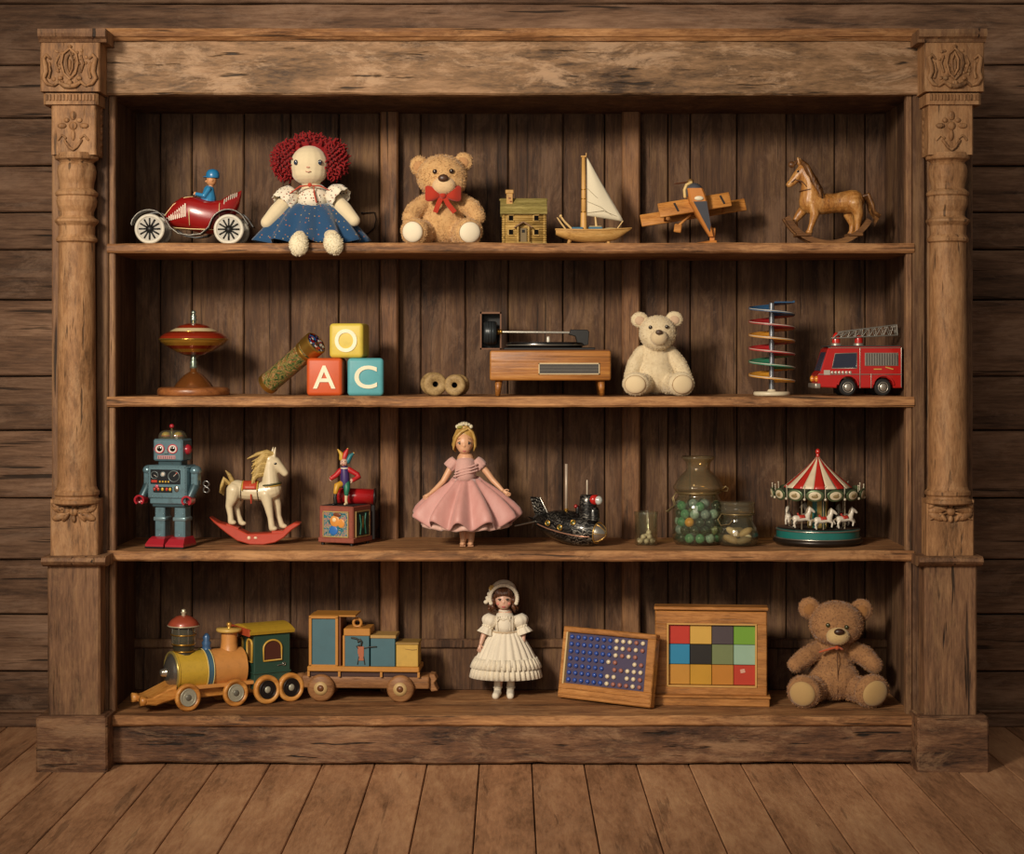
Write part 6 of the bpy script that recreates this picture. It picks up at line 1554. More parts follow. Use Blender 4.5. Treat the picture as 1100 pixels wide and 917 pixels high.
# pebbles
def pebble(seed, r_, col):
    mb = MB(paint(col, .6, 0, .3, 70, bs=.3, dirt=.2)); mb.ell((0, 0, 0), r_, None, 18)
    mb.v = [tuple(V(p) * (1 + .14*noise.noise(V(p)*.16 + V((seed*7, 0, 0))))) for p in mb.v]; return mb
pl = [((-8, -11, 7.5), (9, 4.6, 4.4), -20, '#a58a66'), ((5, -13, 6.6), (8.5, 4.4, 4.2), 14, '#7d6a50'), ((11, -3, 7), (5, 7.5, 4.6), 0, '#8f7653'), ((-12, 2, 7), (4.6, 8, 4.6), 0, '#6f5b41'), ((0, 9, 7), (9, 5, 4.6), 0, '#937a55'), ((0, -2, 6.6), (5, 5, 4.2), 0, '#5b4a36'),
      ((-6, -8.5, 15.2), (8.5, 4.6, 4), -34, '#cdb591'), ((7, -8, 14.6), (8.2, 4.8, 4), 30, '#b0946a'), ((0, 5, 15), (8, 5, 4), 0, '#84704f'), ((9.5, -10.5, 9.8), (4, 2.8, 3), 10, '#d2c6ae')]
for i, (p_, r_, rz, col) in enumerate(pl):
    o = link('pebble', pebble(i, r_, col).mesh('pebble', t3.S), None, t3.o.location + V(p_)*t3.S); o.rotation_euler = (0, R(-rz), 0)
    front_ = p_[1] < -7
    lab = {0: 'tan pebble low at front left in the squat glass jar', 1: 'brown oblong pebble low at the front of the squat glass jar', 6: 'cream oblong pebble on top, tilted, in the squat glass jar', 7: 'tan pebble on top at the right in the squat glass jar', 9: 'small off white pebble at the right in the squat glass jar'}.get(i)
    tagit(o, lab or 'brown pebble at the back of the squat glass jar', 'pebble', None if lab else 'pebbles at the back of the squat jar')

# ------------------------------------------------------------------ carousel
t = Toy('toy_carousel', 'tin toy carousel with a red striped roof and white horses', 'toy carousel', 878.5, 585.5, S3, .15)
q = lambda py: 585.5 - py
TL = paint('#1f6d66', .3, .1, .12, coat=.5, dirt=.1); CR = paint('#d8c7a0', .4)
mb = MB(paint('#2a211a', .35, .4)); mb.lathe([(0, 0), (44, 0), (47.5, 3), (48, 5), (46, 7.5), (44.5, 8)], 64); ba = t.part('base_foot', mb)
mb = MB(TL); mb.lathe([(44.2, 7.5), (44.2, 15.5)], 64); mb.lathe([(44.2, 16.5), (43, 17.6), (0, 17.8)], 64); pf = t.part('platform', mb)
mb = MB(SILVER); mb.torus((0, 0, 7.8), 45.6, .8, n=64, k=8); mb.torus((0, 0, 16.2), 44.3, .8, n=64, k=8); t.parts('platform_band', mb, pf)
mb = MB(paint('#1a1411', .3, coat=.3)); mb.lathe([(43, 17.7), (43, 18.1), (0, 18.1)], 64); t.part('platform_floor', mb, pf)
mb = MB(TL); mb.cyl((0, 0, 17), (0, 0, q(533)), 10.2, 10.2, 12); ce = t.part('centre_column', mb)
mb = MB(paint('#b99a55', .35, .4))
for i in range(6): a = 2*PI*i/6 + R(90); mb.box((10*math.cos(a), 10*math.sin(a), 34), (1.2, 5, 32), (0, 0, a))
t.parts('column_panel', mb, ce)
mb = MB(); n_ = 48; apex = q(492); rim = q(524.5)
cr_, cc_ = paint('#b52a20', .35, 0, .1, coat=.2), paint('#dccbab', .4)
for g in range(18):
    mb.mat(cr_ if g % 2 == 0 else cc_); a0, a1 = 2*PI*(g - .8)/18 - PI/2, 2*PI*(g + .2)/18 - PI/2; rows = []
    for i in range(9):
        k = i/8; r_ = 1.2 + 35*k**1.06; z_ = apex + (rim - apex)*k**.93
        rows.append([V((math.cos(a)*r_, math.sin(a)*r_, z_)) for a in [a0 + (a1 - a0)*j/4 for j in range(5)]])
    mb.grid(rows, False, .6)
ca = t.part('canopy', mb)
mb = MB(paint('#b52a20', .3, coat=.5)); mb.lathe([(1.6, apex - 1), (2.2, apex + 1), (1.6, apex + 3)], 14); mb.ell((0, 0, q(486.5)), (2.7, 2.7, 3.4), None, 12); t.part('finial', mb, ca)
mb = MB(paint('#3c4a38', .4, .3)); mb.lathe([(34, rim + .5), (42, q(527)), (47, q(529)), (47, q(531)), (40, q(530)), (10, q(530))], 56); br = t.part('brim', mb)
for i in range(14):
    a = 2*PI*(i + .5)/14 - PI/2; M = Matrix.Rotation(a + PI/2, 4, 'Z') @ Matrix.Translation((0, -48.5, q(530.5))) @ Matrix.Rotation(R(10), 4, 'X')
    mb = MB(paint('#5a6a4a', .35, .4)); mb.ell((0, 0, 0), (9.6, 1.4, 6.4), None, 24, M=M); md_ = t.part('medallion', mb, br)
    mb = MB(paint('#cfc0a0', .4)); mb.ell((0, -.9, 0), (6.8, .9, 4.6), None, 20, M=M); mb.mat(paint('#8d7a52', .4)); mb.ell((0, -1.7, -.4), (3.6, .5, 2), None, 12, M=M); mb.ell((1.8, -1.7, 1.3), (1.2, .5, 1.4), None, 8, M=M); t.part('painted_oval', mb, md_)
    M2 = Matrix.Rotation(a + PI/14 + PI/2, 4, 'Z'); mb = MB(paint('#cbbfa6', .3, .3)); mb.ell((0, -49, q(534.5)), 1.6, None, 8, M=M2); mb.tube([(0, -48, q(533)), (0, -48.5, q(521.5))], .5, 5, M=M2); mb.ell((0, -48.5, q(521)), 1.0, None, 6, M=M2); t.part('rim_bulb', mb, br)
# one little horse, copied round the platform
hm = MB(paint('#d9cfbd', .35, coat=.3))
hm.tube([(-7, 0, 0), (-1, 0, -.6), (6, 0, .2)], [3.6, 3.3, 3.6], 10); hm.tube([(6, 0, 1), (8.5, 0, 5), (9.5, 0, 8.5)], [3.2, 2.4, 2.2], 10); hm.tube([(9.5, 0, 9), (12.5, 0, 7), (14.3, 0, 5.2)], [2.2, 1.8, 1.3], 8); hm.tube([(9, 0, 10), (9.2, 0, 12)], [.9, .4], 6)
for x_, y_, pts in ((5, -1.8, ((9, -4), (8, -8))), (6, 1.8, ((11, -2), (12.5, -5.5))), (-7, -1.8, ((-9.5, -4.5), (-8.5, -9))), (-6, 1.8, ((-6, -5), (-9, -8)))): hm.tube([(x_, y_, -1)] + [(a, y_, b) for a, b in pts], [2, 1.3, 1.0], 8)
hm.fuse(.55, 3)
hme = hm.mesh('horse', t.S)
sm_ = MB(paint('#ae3326', .4)); rows = []
for i in range(7):
    a = R(-80 + 160*i/6); rows.append([V((x, 3.9*math.sin(a), -.4 + 3.9*math.cos(a))) for x in (-3.5, -1, 1.5, 3)])
sm_.grid(rows, False, .5); sm_.tube([(-3.5, 0, 3.4), (-4, 0, 5)], 1, 6); sme = sm_.mesh('saddle', t.S)
mm_ = MB(paint('#8f7e66', .5)); mm_.tube([(-9.5, 0, 1), (-13, 0, 0), (-14, 0, -5)], [1, 1.4, .5], 7); tle = mm_.mesh('tail', t.S)
mm_ = MB(paint('#8f7e66', .5)); mm_.tube([(8.5, 0, 11), (6.5, 0, 8), (5, 0, 4)], [.8, 1.2, .6], 7); mme = mm_.mesh('mane', t.S)
pm_ = MB(paint('#a89a80', .3, .7)); pm_.tube([(0, 0, q(530.5)), (0, 0, 18)], .8, 8); pme = pm_.mesh('pole', t.S)
for i, (ang, z_) in enumerate(((-130, q(555.5)), (-88, q(557)), (-40, q(556.5)), (20, q(556)), (90, q(555)), (160, q(557)))):
    a = R(ang); Rr = {0: 33, 1: 30, 2: 33}.get(i, 31); pos = V((Rr*math.cos(a), Rr*math.sin(a), 0))*t.S
    rz = {0: 10, 1: 5, 2: 18, 3: 110, 4: 180, 5: 250}[i]
    pl_ = link('pole', pme, t.o, pos)
    ho = link('horse', hme, pl_, (0, 0, z_*t.S)); ho.rotation_euler = (0, R(-4), R(rz))
    for nm, me_ in (('saddle', sme), ('mane', mme), ('tail', tle)):
        o = link(nm, me_, pl_, (0, 0, z_*t.S)); o.rotation_euler = ho.rotation_euler
# ================================================================== lowest shelf
S4 = SH[4]
# ------------------------------------------------------------------ toy locomotive
t = Toy('toy_locomotive', 'yellow and orange wooden toy steam locomotive with a green cab', 'toy train engine', 230, 761, S4, .115, 31)
CX = 232
kx = lambda px: (px - CX)*1.06
q = lambda py: 761 - py
YL = paint('#c4a036', .35, 0, .14, coat=.4, dirt=.12); OW = wood('orange_wood', '#8a5220', '#c4843c', '#dca55c', axis=0, size=.4, stretch=10, var=.05, cracks=.15, rough=.4, spec=.5)
OG = paint('#c88a48', .4, 0, .14, coat=.3, dirt=.12); GN = paint('#27463a', .4, 0, .16, coat=.3, dirt=.15)
# boiler along x, axis height
zb = q(722); rb = 21
def ring(mb, x0, x1, r0, r1=None, n=40): mb.lathe([(r0, x0), (r1 or r0, x1)], n, Matrix.Translation((0, 0, zb)) @ Matrix.Rotation(R(90), 4, 'Y'))
mb = MB(YL); ring(mb, -48, -14, rb); ring(mb, -50, -48, rb + .8); bo = t.part('boiler', mb)
mb = MB(OG); ring(mb, -9, 32, rb - .3); mb.lathe([(rb - .3, 32), (0, 32)], 40, Matrix.Translation((0, 0, zb)) @ Matrix.Rotation(R(90), 4, 'Y')); t.part('firebox_barrel', mb)
mb = MB(paint('#4c7288', .35, .3, coat=.3)); ring(mb, -15, -8.5, rb + .9); mb.lathe([(rb - 1, -15), (rb + .9, -15)], 40, Matrix.Translation((0, 0, zb)) @ Matrix.Rotation(R(90), 4, 'Y')); mb.lathe([(rb + .9, -8.5), (rb - 1, -8.5)], 40, Matrix.Translation((0, 0, zb)) @ Matrix.Rotation(R(90), 4, 'Y')); bb_ = t.part('boiler_band', mb)
mb = MB(paint('#d8c27a', .4))
for x in (-15.2, -8.3): mb.torus((x, 0, zb), rb + 1, .5, (1, 0, 0), 40, 6)
t.parts('band_edge', mb, bb_)
Mx = Matrix.Translation((0, 0, zb)) @ Matrix.Rotation(R(90), 4, 'Y')
mb = MB(paint('#b7a45c', .3, .6)); mb.torus((-50, 0, zb), rb - .6, 1.5, (1, 0, 0), 40, 8); fr_ = t.part('smokebox_ring', mb)
mb = MB(paint('#9b968c', .22, .85, .1)); mb.lathe([(0, -57.5), (6, -57), (12, -55), (16.5, -52.4), (17.2, -51.2), (19.8, -50.6), (19.8, -49.5), (19, -48)], 40, Mx); fd_ = t.part('smokebox_door', mb)
mb = MB(paint('#b9b2a2', .2, .85)); mb.lathe([(0, -63.5), (3, -63), (4, -61), (4.6, -57), (7, -55.5)], 20, Mx); t.part('door_knob', mb, fd_)
# lantern-like chimney
cxx = -36
mb = MB(paint('#4a4638', .3, .5)); mb.lathe([(11, q(704)), (10, q(700)), (12, q(697)), (10.5, q(693)), (13.5, q(690))], 32, Matrix.Translation((cxx, 0, 0))); ch_ = t.part('chimney_base', mb)
mb = MB(BRASS); mb.torus((cxx, 0, q(700.5)), 10.8, .9, n=32, k=6); mb.torus((cxx, 0, q(693)), 12.6, .9, n=32, k=6); mb.torus((cxx, 0, q(683)), 13.6, .8, n=32, k=6); t.parts('brass_ring', mb, ch_)
mb = MB(glass('lantern_glass', '#cfc7a4', .06, .12)); mb.lathe([(13, q(692)), (13.6, q(682)), (12.5, q(674))], 32, Matrix.Translation((cxx, 0, 0))); t.part('lantern_glass', mb, ch_)
mb = MB(paint('#2a2a20', .4, .3)); mb.lathe([(8, q(694)), (9, q(684)), (8.5, q(673))], 24, Matrix.Translation((cxx, 0, 0))); t.part('lantern_core', mb, ch_)
mb = MB(SILVER)
for i in range(8): a = 2*PI*i/8; mb.tube([(cxx + 13.2*math.cos(a), 13.2*math.sin(a), q(692)), (cxx + 13.2*math.cos(a), 13.2*math.sin(a), q(674))], .5, 5)
t.parts('lantern_bars', mb, ch_)
mb = MB(paint('#9c4630', .35, .1, .15, coat=.4)); mb.lathe([(0, q(673)), (17, q(674)), (17.4, q(672.5)), (14, q(668)), (8, q(664)), (4, q(663)), (0, q(663))], 36, Matrix.Translation((cxx, 0, 0))); hat = t.part('chimney_hat', mb, label='red domed hat')
mb = MB(paint('#cfc4a6', .3, .5)); mb.torus((cxx, 0, q(673.6)), 17.2, .7, n=36, k=6); mb.lathe([(2.6, q(663.5)), (2.2, q(661)), (3.4, q(660)), (2.2, q(658.5)), (2.6, q(657)), (0, q(656))], 16, Matrix.Translation((cxx, 0, 0))); t.part('hat_finial', mb, hat)
# blue whistle, steam dome
mb = MB(paint('#3d5f86', .35, .2, coat=.3)); mb.lathe([(5.5, q(701)), (4.5, q(697)), (5.5, q(694)), (3.5, q(691)), (4.5, q(688)), (2, q(684.5)), (0, q(683.5))], 20, Matrix.Translation((-9, 0, 0))); t.part('whistle', mb)
mb = MB(OG); mb.lathe([(10.5, q(704)), (9.5, q(700)), (9, q(696)), (8.8, q(684))], 28, Matrix.Translation((18, 0, 0))); dm = t.part('steam_dome', mb)
mb = MB(paint('#c7a355', .4)); mb.lathe([(0, q(684.5)), (13.5, q(684)), (14.5, q(682.5)), (14, q(680.5)), (0, q(680))], 32, Matrix.Translation((18, 0, 0))); mb.mat(GOLD); mb.lathe([(2.8, q(680.3)), (2, q(678.5)), (3.2, q(676.5)), (2.6, q(674.5)), (0, q(673.5))], 16, Matrix.Translation((18, 0, 0))); t.part('dome_cap', mb, dm)
# chassis, running board, cow catcher
mb = MB(OW); mb.bx(-56, 45, -13, 13, q(750), q(738.5), 1.2); t.part('chassis', mb)
mb = MB(OG); mb.bx(-40, 46, -22, 22, q(739.5), q(735.5), .8); rb_ = t.part('running_board', mb)
mb = MB(OW); mb.prism([(-50, q(733)), (-78, q(744)), (-86, q(745)), (-86, q(751)), (-74, q(753)), (-66, q(751)), (-50, q(748))], -18, 18, 1.5); 
cb_ = t.part('front_beam', mb)
mb = MB(OW)
for s_ in (-1, 1): mb.tube([(-84, s_*13, q(748)), (-91, s_*13, q(747.5))], [4.6, 5], 14, False)
t.parts('buffer', mb)
# cab
x0, x1 = 38, 82
mb = MB(GN); mb.bx(x0, x1, -23, 23, q(746), q(687), .8); cab = t.part('cab', mb)
mb = MB(GN); mb.bx(x0 - 1, x1 + 1, -24, 24, q(729), q(727), .5); t.part('cab_moulding', mb, cab)
def arch(x_, z_, w_, h): return [(x_ - w_, z_)] + [(x_ - w_, z_ + h - w_)] + [(x_ + w_*math.cos(R(a)), z_ + h - w_ + w_*math.sin(R(a))*.8) for a in range(165, 0, -15)] + [(x_ + w_, z_ + h - w_), (x_ + w_, z_)]
mb = MB(paint('#4a2216', .5)); mb.prism(arch(60, q(715), 11, 24), -23.8, -22.8); wd_ = t.part('side_window', mb, cab)
mb = MB(paint('#c29a3e', .4)); P_ = arch(60, q(715), 11, 24); mb.tube([(a, -24, b) for a, b in P_], 1.1, 6, closed=True); t.part('window_frame', mb, wd_)
mb = MB(paint('#6b4a1f', .5)); Mf = Matrix.Translation((x0, 0, 0)) @ Matrix.Rotation(R(-90), 4, 'Z')
mb.prism(arch(13, q(716), 6.5, 25), -.9, .6, M=Mf); mb.prism(arch(-13, q(716), 6.5, 25), -.9, .6, M=Mf); fw = t.parts('front_window', mb, cab)
mb = MB(paint('#c29a3e', .4)); mb.tube([Mf @ V((a, -1, b)) for a, b in arch(13, q(716), 6.5, 25)], 1.4, 6, closed=True); mb.tube([Mf @ V((a, -1, b)) for a, b in arch(-13, q(716), 6.5, 25)], 1.4, 6, closed=True); t.parts('front_window_frame', mb, cab)
mb = MB(paint('#b3902c', .4, 0, .12, dirt=.12)); rows = []
for i in range(9):
    u = -1 + 2*i/8; rows.append([V((xx, u*27, q(683) + 6*(1 - u*u))) for xx in (x0 - 6, x1 + 4)])
mb.grid(rows, False, 3.4, False); rf = t.part('cab_roof', mb)
mb = MB(paint('#a8482a', .4)); mb.bx(x0 - 7.5, x0 - 5.2, -25, 25, q(688), q(680), .5); t.part('roof_front', mb, rf)
mb = MB(SILVER); mb.torus((74, -24, q(720)), 1.6, .5, (0, 1, 0), 14, 5); mb.tube([(66, -24, q(721)), (73, -24, q(720))], .5, 5); t.part('door_handle', mb, cab)
def dwheel(x_, r_, y_, tyre, face, hub, w_=6):
    zc = r_
    for s_ in (-1, 1):
        c = V((x_, s_*y_, zc)); mb = MB(tyre); mb.lathe([(0, -w_/2), (r_ - 1, -w_/2), (r_, -w_/2 + 1), (r_, w_/2 - 1), (r_ - 1.2, w_/2), (r_*.74, w_/2 - .2), (r_*.72, w_/2 - 1.2), (0, w_/2 - 1.2)], 40, Matrix.Translation(c) @ Matrix.Rotation(R(90*s_*-1*-1), 4, 'X') if False else Matrix.Translation(c) @ Matrix.Rotation(R(-90*s_), 4, 'X')); wv = t.part('wheel', mb)
        f = c + V((0, s_*(w_/2 - 1.0), 0)); mb = MB(face); mb.cyl(f - V((0, .4, 0)), f + V((0, .4, 0)), r_*.62, n=32); mb.torus(f, r_*.6, .9, (0, 1, 0), 32, 6); mb.torus(f, r_*.36, .6, (0, 1, 0), 24, 6); t.part('wheel_disc', mb, wv)
        mb = MB(hub); mb.ell(f + V((0, s_*.3, 0)), (r_*.24, 1.4, r_*.24), None, 14); t.part('hub', mb, wv)
GW = paint('#a9a692', .4, .3)
dwheel(-40, 14.5, 22, OW, GW, paint('#6f6c60', .4, .3)); dwheel(16, 14.5, 22, OW, GW, paint('#6f6c60', .4, .3))
BW = paint('#1d1714', .4, .2)
dwheel(52, 15.5, 26, OW, BW, GW, 7); dwheel(81, 15.5, 26, OW, BW, GW, 7)
mb = MB(STEEL)
for x_, w_ in ((-40, 22), (16, 22), (52, 25), (81, 25)): mb.tube([(x_, -w_, 15), (x_, w_, 15)], 1.6, 8)
t.parts('axle', mb)
mb = MB(GN); mb.bx(40, 84, -18, 18, q(747), q(738), 1); t.part('cab_underframe', mb)
for ob in t.o.children_recursive: ob.data.transform(Matrix.Diagonal((.96, 1, 1, 1)))

# ------------------------------------------------------------------ toy wagon
t = Toy('toy_wagon', 'flat wooden toy train wagon carrying blue and yellow boxes', 'toy train wagon', 388, 751, S4, .185, -4)
q = lambda py: 751 - py; k = lambda px: px - 388
BRW = wood('wagon_wood', '#5f3c22', '#91653f', '#ab7f54', axis=0, size=.5, stretch=10, var=.08, cracks=.2, rough=.5); OWd = paint('#b57c34', .45, 0, .12, dirt=.08)
mb = MB(BRW); mb.bx(k(326), k(463), -15, 15, q(737.5), q(724), 1.8, 2); mb.tube([(k(326), 0, q(731)), (k(319), 0, q(731))], [7.5, 6.5], 18, False); ch = t.part('chassis', mb)
mb = MB(paint('#6b5430', .4, .3)); mb.torus((k(321.5), -15.2, q(731)), 3, 1, (0, 1, 0), 20, 6); mb.ell((k(321.5), -15, q(731)), (1.4, 1, 1.4), None, 8); t.part('front_bolt', mb, ch)
mb = MB(BRW); mb.prism([(k(461), q(736)), (k(463), q(722)), (k(468), q(723)), (k(470.5), q(728)), (k(467.5), q(732)), (k(471.5), q(740)), (k(465), q(741))], -9, 9, .8); t.part('coupling', mb)
mb = MB(OWd); mb.bx(k(333), k(453), -20, 20, q(719), q(713.5), .8); mb.mat(paint('#3a1d14', .6)); mb.bx(k(334), k(452), -16, 16, q(724.5), q(718.8)); mb.mat(OWd)
for x in (334, 367, 412, 452): mb.bx(k(x) - 1, k(x) + 1.4, -19, -15, q(724.5), q(718.8))
dk_ = t.part('deck', mb)
for x in (348, 433):
    for s_ in (-1, 1):
        r_ = 14.5; c = V((k(x), s_*19, r_)); w_ = 8; mb = MB(BRW); M = Matrix.Translation(c) @ Matrix.Rotation(R(-90*s_), 4, 'X')
        mb.lathe([(0, -w_/2), (r_ - 2.5, -w_/2), (r_, -w_/2 + 2.5), (r_, w_/2 - 2.5), (r_ - 2.5, w_/2), (0, w_/2)], 40, M); wv = t.part('wheel', mb)
        mb = MB(paint('#b99a66', .5)); mb.lathe([(3.6, w_/2 + .1), (7.2, w_/2 + .1), (7.2, w_/2 + .6), (3.6, w_/2 + .9)], 30, M); t.part('wheel_ring', mb, wv)
        mb = MB(paint('#6b4022', .4)); mb.lathe([(3.4, w_/2), (2.6, w_/2 + 1.4), (0, w_/2 + 1.8)], 20, M); t.part('axle_cap', mb, wv)
BLU = paint('#40656f', .5, 0, .14, 30, dirt=.08)
mb = MB(OWd)
for c_ in ((334.5, 337.5), (363, 366)): mb.bx(k(c_[0]), k(c_[1]), -19, 15, q(714), q(661), .4)
mb.bx(k(334.5), k(366), -19, 15, q(663), q(660), .4); mb.bx(k(334.5), k(366), -19, 15, q(714.5), q(712), .4); mb.mat(paint('#6b3d1c', .5)); mb.bx(k(365.5), k(368.5), -16, 24, q(714), q(661.5), .3); mb.mat(OWd); mb.bx(k(336), k(384), -14, 24, q(661.5), q(659.8), .3); cbx = t.part('cab_frame', mb)
mb = MB(BLU); mb.bx(k(337.5), k(363), -17, -14, q(712.5), q(663)); t.part('blue_panel', mb, cbx)
mb = MB(BLU); mb.bx(k(373), k(399.5), -19, 14, q(713.5), q(681), .5); b1 = t.part('blue_box', mb)
mb = MB(OWd); mb.bx(k(372), k(400.5), -19.5, 14.5, q(681), q(673), .8); mb.bx(k(371), k(373.4), -19.5, 14, q(713.5), q(680.5), .4); mb.torus((k(384.5), -4, q(669)), 4.2, 1.6, (0, 1, 0), 20, 8); lidb = t.part('box_lid', mb, b1)
mb = MB(paint('#28261f', .5)); yf_ = -19.4
fx_ = lambda a, b: (k(a), yf_, q(b))
mb.tube([fx_(388, 687), fx_(390, 684.5), fx_(391.5, 687), fx_(391, 691), fx_(388.5, 691)], 1.3, 6); mb.tube([fx_(390, 686), fx_(385, 683.5), fx_(381, 683)], 1.1, 6); mb.tube([fx_(387, 711), fx_(388.5, 703)], .6, 5); mb.tube([fx_(394.8, 711), fx_(393.5, 703)], .6, 5); mb.tube([fx_(394, 694), fx_(400, 692.5), fx_(407, 692)], .7, 5); mb.tube([fx_(387.5, 694), fx_(386, 691.8)], .7, 5)
mb.mat(paint('#a35c3c', .5)); mb.box((k(390.5), yf_, q(696)), (6.5, .8, 8)); mb.box((k(390.8), yf_, q(703.5)), (5.6, .8, 7)); t.part('painted_figure', mb, b1)
mb = MB(BLU); mb.bx(k(400.8), k(427), -18, 12, q(713.5), q(683.5), .5); b2 = t.part('blue_box', mb)
mb = MB(paint('#a8854a', .5)); mb.bx(k(400.5), k(428), -18.5, 12.5, q(683.5), q(680), .5); t.part('box_lid', mb, b2)
mb = MB(paint('#bf9a45', .5, 0, .12, dirt=.1)); mb.bx(k(428), k(451.5), -17, 10, q(713.5), q(690), .5); b3 = t.part('yellow_box', mb)
mb = MB(paint('#8f7038', .5)); mb.bx(k(427.6), k(452.3), -17.6, 10.6, q(690), q(687.5), .4); mb.tube([(k(438), -17.3, q(694.5)), (k(445), -17.3, q(695.5)), (k(450), -17.3, q(695))], .35, 5); t.part('box_lid', mb, b3)

# ------------------------------------------------------------------ doll in cream dress and bonnet
t = Toy('porcelain_doll', 'brown curled porcelain doll in a cream lace dress and bonnet', 'doll', 543, 745.5, S4, .21)
SK2 = paint('#d0a48c', .4, 0, .06, 30, name='porcelain_skin')
mb = MB(SK2)
mb.ell(t.p(541, 640.5, -3), (9.6, 10, 10.5)); mb.ell(t.p(541, 645, -6), (7.4, 6.8, 6)); mb.ell(t.p(541, 643, -13), (1.1, 1.1, 1.1), None, 8); mb.tube([t.p(541.5, 650, 0), t.p(542, 656, 1)], [3.4, 4], 10)
mb.tube([t.p(542.5, 657, 2), t.p(542.5, 666, 2), t.p(543, 676, 2), t.p(543, 700, 2)], [8, 10, 9, 11], 14)
mb.tube([t.p(527, 662, 1), t.p(521.5, 674, 0), t.p(518.5, 682, -3), t.p(516.5, 688, -6)], [4, 3.4, 2.8, 2], 10); mb.tube([t.p(558, 662, 1), t.p(561.5, 674, 0), t.p(562, 682, -4), t.p(561.5, 690, -8)], [4, 3.4, 2.8, 2], 10)
for x0, x1 in ((537.5, 535.5), (548.5, 548)): mb.tube([t.p(x0, 700, 2), t.p(x0, 722, 1), t.p(x1, 738, 1)], [5, 4.2, 3.4], 10)
mb.fuse(.75, 4, SK2); hand_mb(mb, t.p(516.5, 688, -6), (-.25, -.3, -1), (0, -1, 0), 5.6); hand_mb(mb, t.p(561.5, 690, -8), (.05, -.3, -1), (0, -1, 0), 5.6); t.part('body', mb)
face(t, 541, 640, -12.0, 4.0, 1.5, 647.6, '#b04f50', '#5d3a22', '#33261c')
mb = MB(paint('#c97f6f', .6))
for s_ in (-1, 1): mb.ell(t.p(541 + s_*6.2, 644.5, -9.8), (2.1, .9, 1.6), (0, 0, s_*R(35)), 10)
t.parts('rouged_cheek', mb)
HB2 = wood('brown_hair', '#25130a', '#4e2c18', '#7a4a28', axis=2, size=.2, stretch=3, var=.25, cracks=.2, rough=.42, spec=.4)
mb = MB(HB2); mb.ell(t.p(541, 637, 1), (11.5, 10, 11.5)); mb.ell(t.p(541, 645, 6), (13, 7, 11))
for i in range(12):
    u = (i - 5.5)/5.5; mb.tube([t.p(541 + 6*u, 630, -8), t.p(541 + 8*u, 633, -11 + 2.2*u*u), t.p(541 + 9*u, 635.5 + 3*u*u, -11.5 + 4*u*u)], [1.5, 1.8, 1], 7)
for s_ in (-1, 1):
    for j, (dx, dy, l) in enumerate(((11, -5, 16), (13.5, -1, 17), (14.5, 4, 16), (9.5, 6, 18), (12, 2, 18))):
        pts = [t.p(541 + s_*dx + 1.3*math.cos(m*1.5 + j), 636 + l*m/9, dy + 1.3*math.sin(m*1.5 + j)) for m in range(10)]; mb.tube(pts, [2, 2.4, 2.5, 2.6, 2.6, 2.6, 2.5, 2.3, 2, 1.4], 8)
t.part('hair', mb)
IV = cloth('#ddd2bb', 300, .8, .3, name='ivory_lace', sheen=.15); IV2 = cloth('#e0d6c1', 500, .5, .2, name='ivory_cotton', sheen=.15)
mb = MB(IV); rows = []
for i in range(8):
    k_ = i/7; rows.append([t.p(541 + (13.8 - .8*k_)*math.sin(a), 639 - (12.8 + 3.0*math.sin(PI*k_)) * math.cos(a) , -7 + 12*k_ + .8*math.sin(a*18)*(1 - k_)) for a in [R(-112 + 224*j/48) for j in range(49)]])
mb.grid(rows, False, 1.2); mb.ell(t.p(541, 633, 6), (14, 6, 12.5)); bn = t.part('bonnet', mb)
mb = MB(IV)
for i in range(26):
    a = R(-112 + 224*i/25); mb.ell(t.p(541 + 14.6*math.sin(a), 639 - 14*math.cos(a), -7.5), (2.3, 2, 2.2), None, 8)
for i in range(7): mb.ell(t.p(527.5 - .9*i + 1.5*(i % 2), 630 + i*2.2, -6), (2.6, 2, 2.2), None, 8)
t.part('bonnet_ruffle', mb, bn)
mb = MB(paint('#b99550', .6))
for i in range(6): a = 2*PI*i/6; mb.ell(t.p(528.5 + 2.1*math.cos(a), 628 + 2.1*math.sin(a), -8), (1.5, 1, 1.5), None, 8)
mb.ell(t.p(528.5, 628, -8.8), 1.2, None, 8); t.part('bonnet_flower', mb, bn)
mb = MB(IV2); mb.tube([t.p(542, 653.5, .5), t.p(542, 656.5, .8), t.p(542.3, 662, 1), t.p(542.5, 669, 1), t.p(543, 675.5, 1)], [5.2, 10, 13.2, 13.4, 12.8], 24, False, flat=.85)
mb.tube([t.p(541.7 + 5.2*math.cos(a), 653, -.2 + 5.0*math.sin(a)) for a in [2*PI*j/20 for j in range(20)]], 1, 6, closed=True)
for i in range(7): mb.tube([t.p(534 + i*2.8, 658, -9.8), t.p(534.5 + i*2.7, 673, -10.6)], .5, 5)
bd_ = t.part('bodice', mb)
mb = MB(IV); mb.ell(t.p(541, 661.5, -11.5), (2, 1.2, 1.6)); mb.tube([t.p(541, 661.5, -11.5), t.p(536.5, 660, -11.3), t.p(534.5, 662.5, -10.8)], 1, 6); mb.tube([t.p(541, 661.5, -11.5), t.p(545.5, 660, -11.3), t.p(547, 662.5, -10.8)], 1, 6); t.part('chest_bow', mb, bd_)
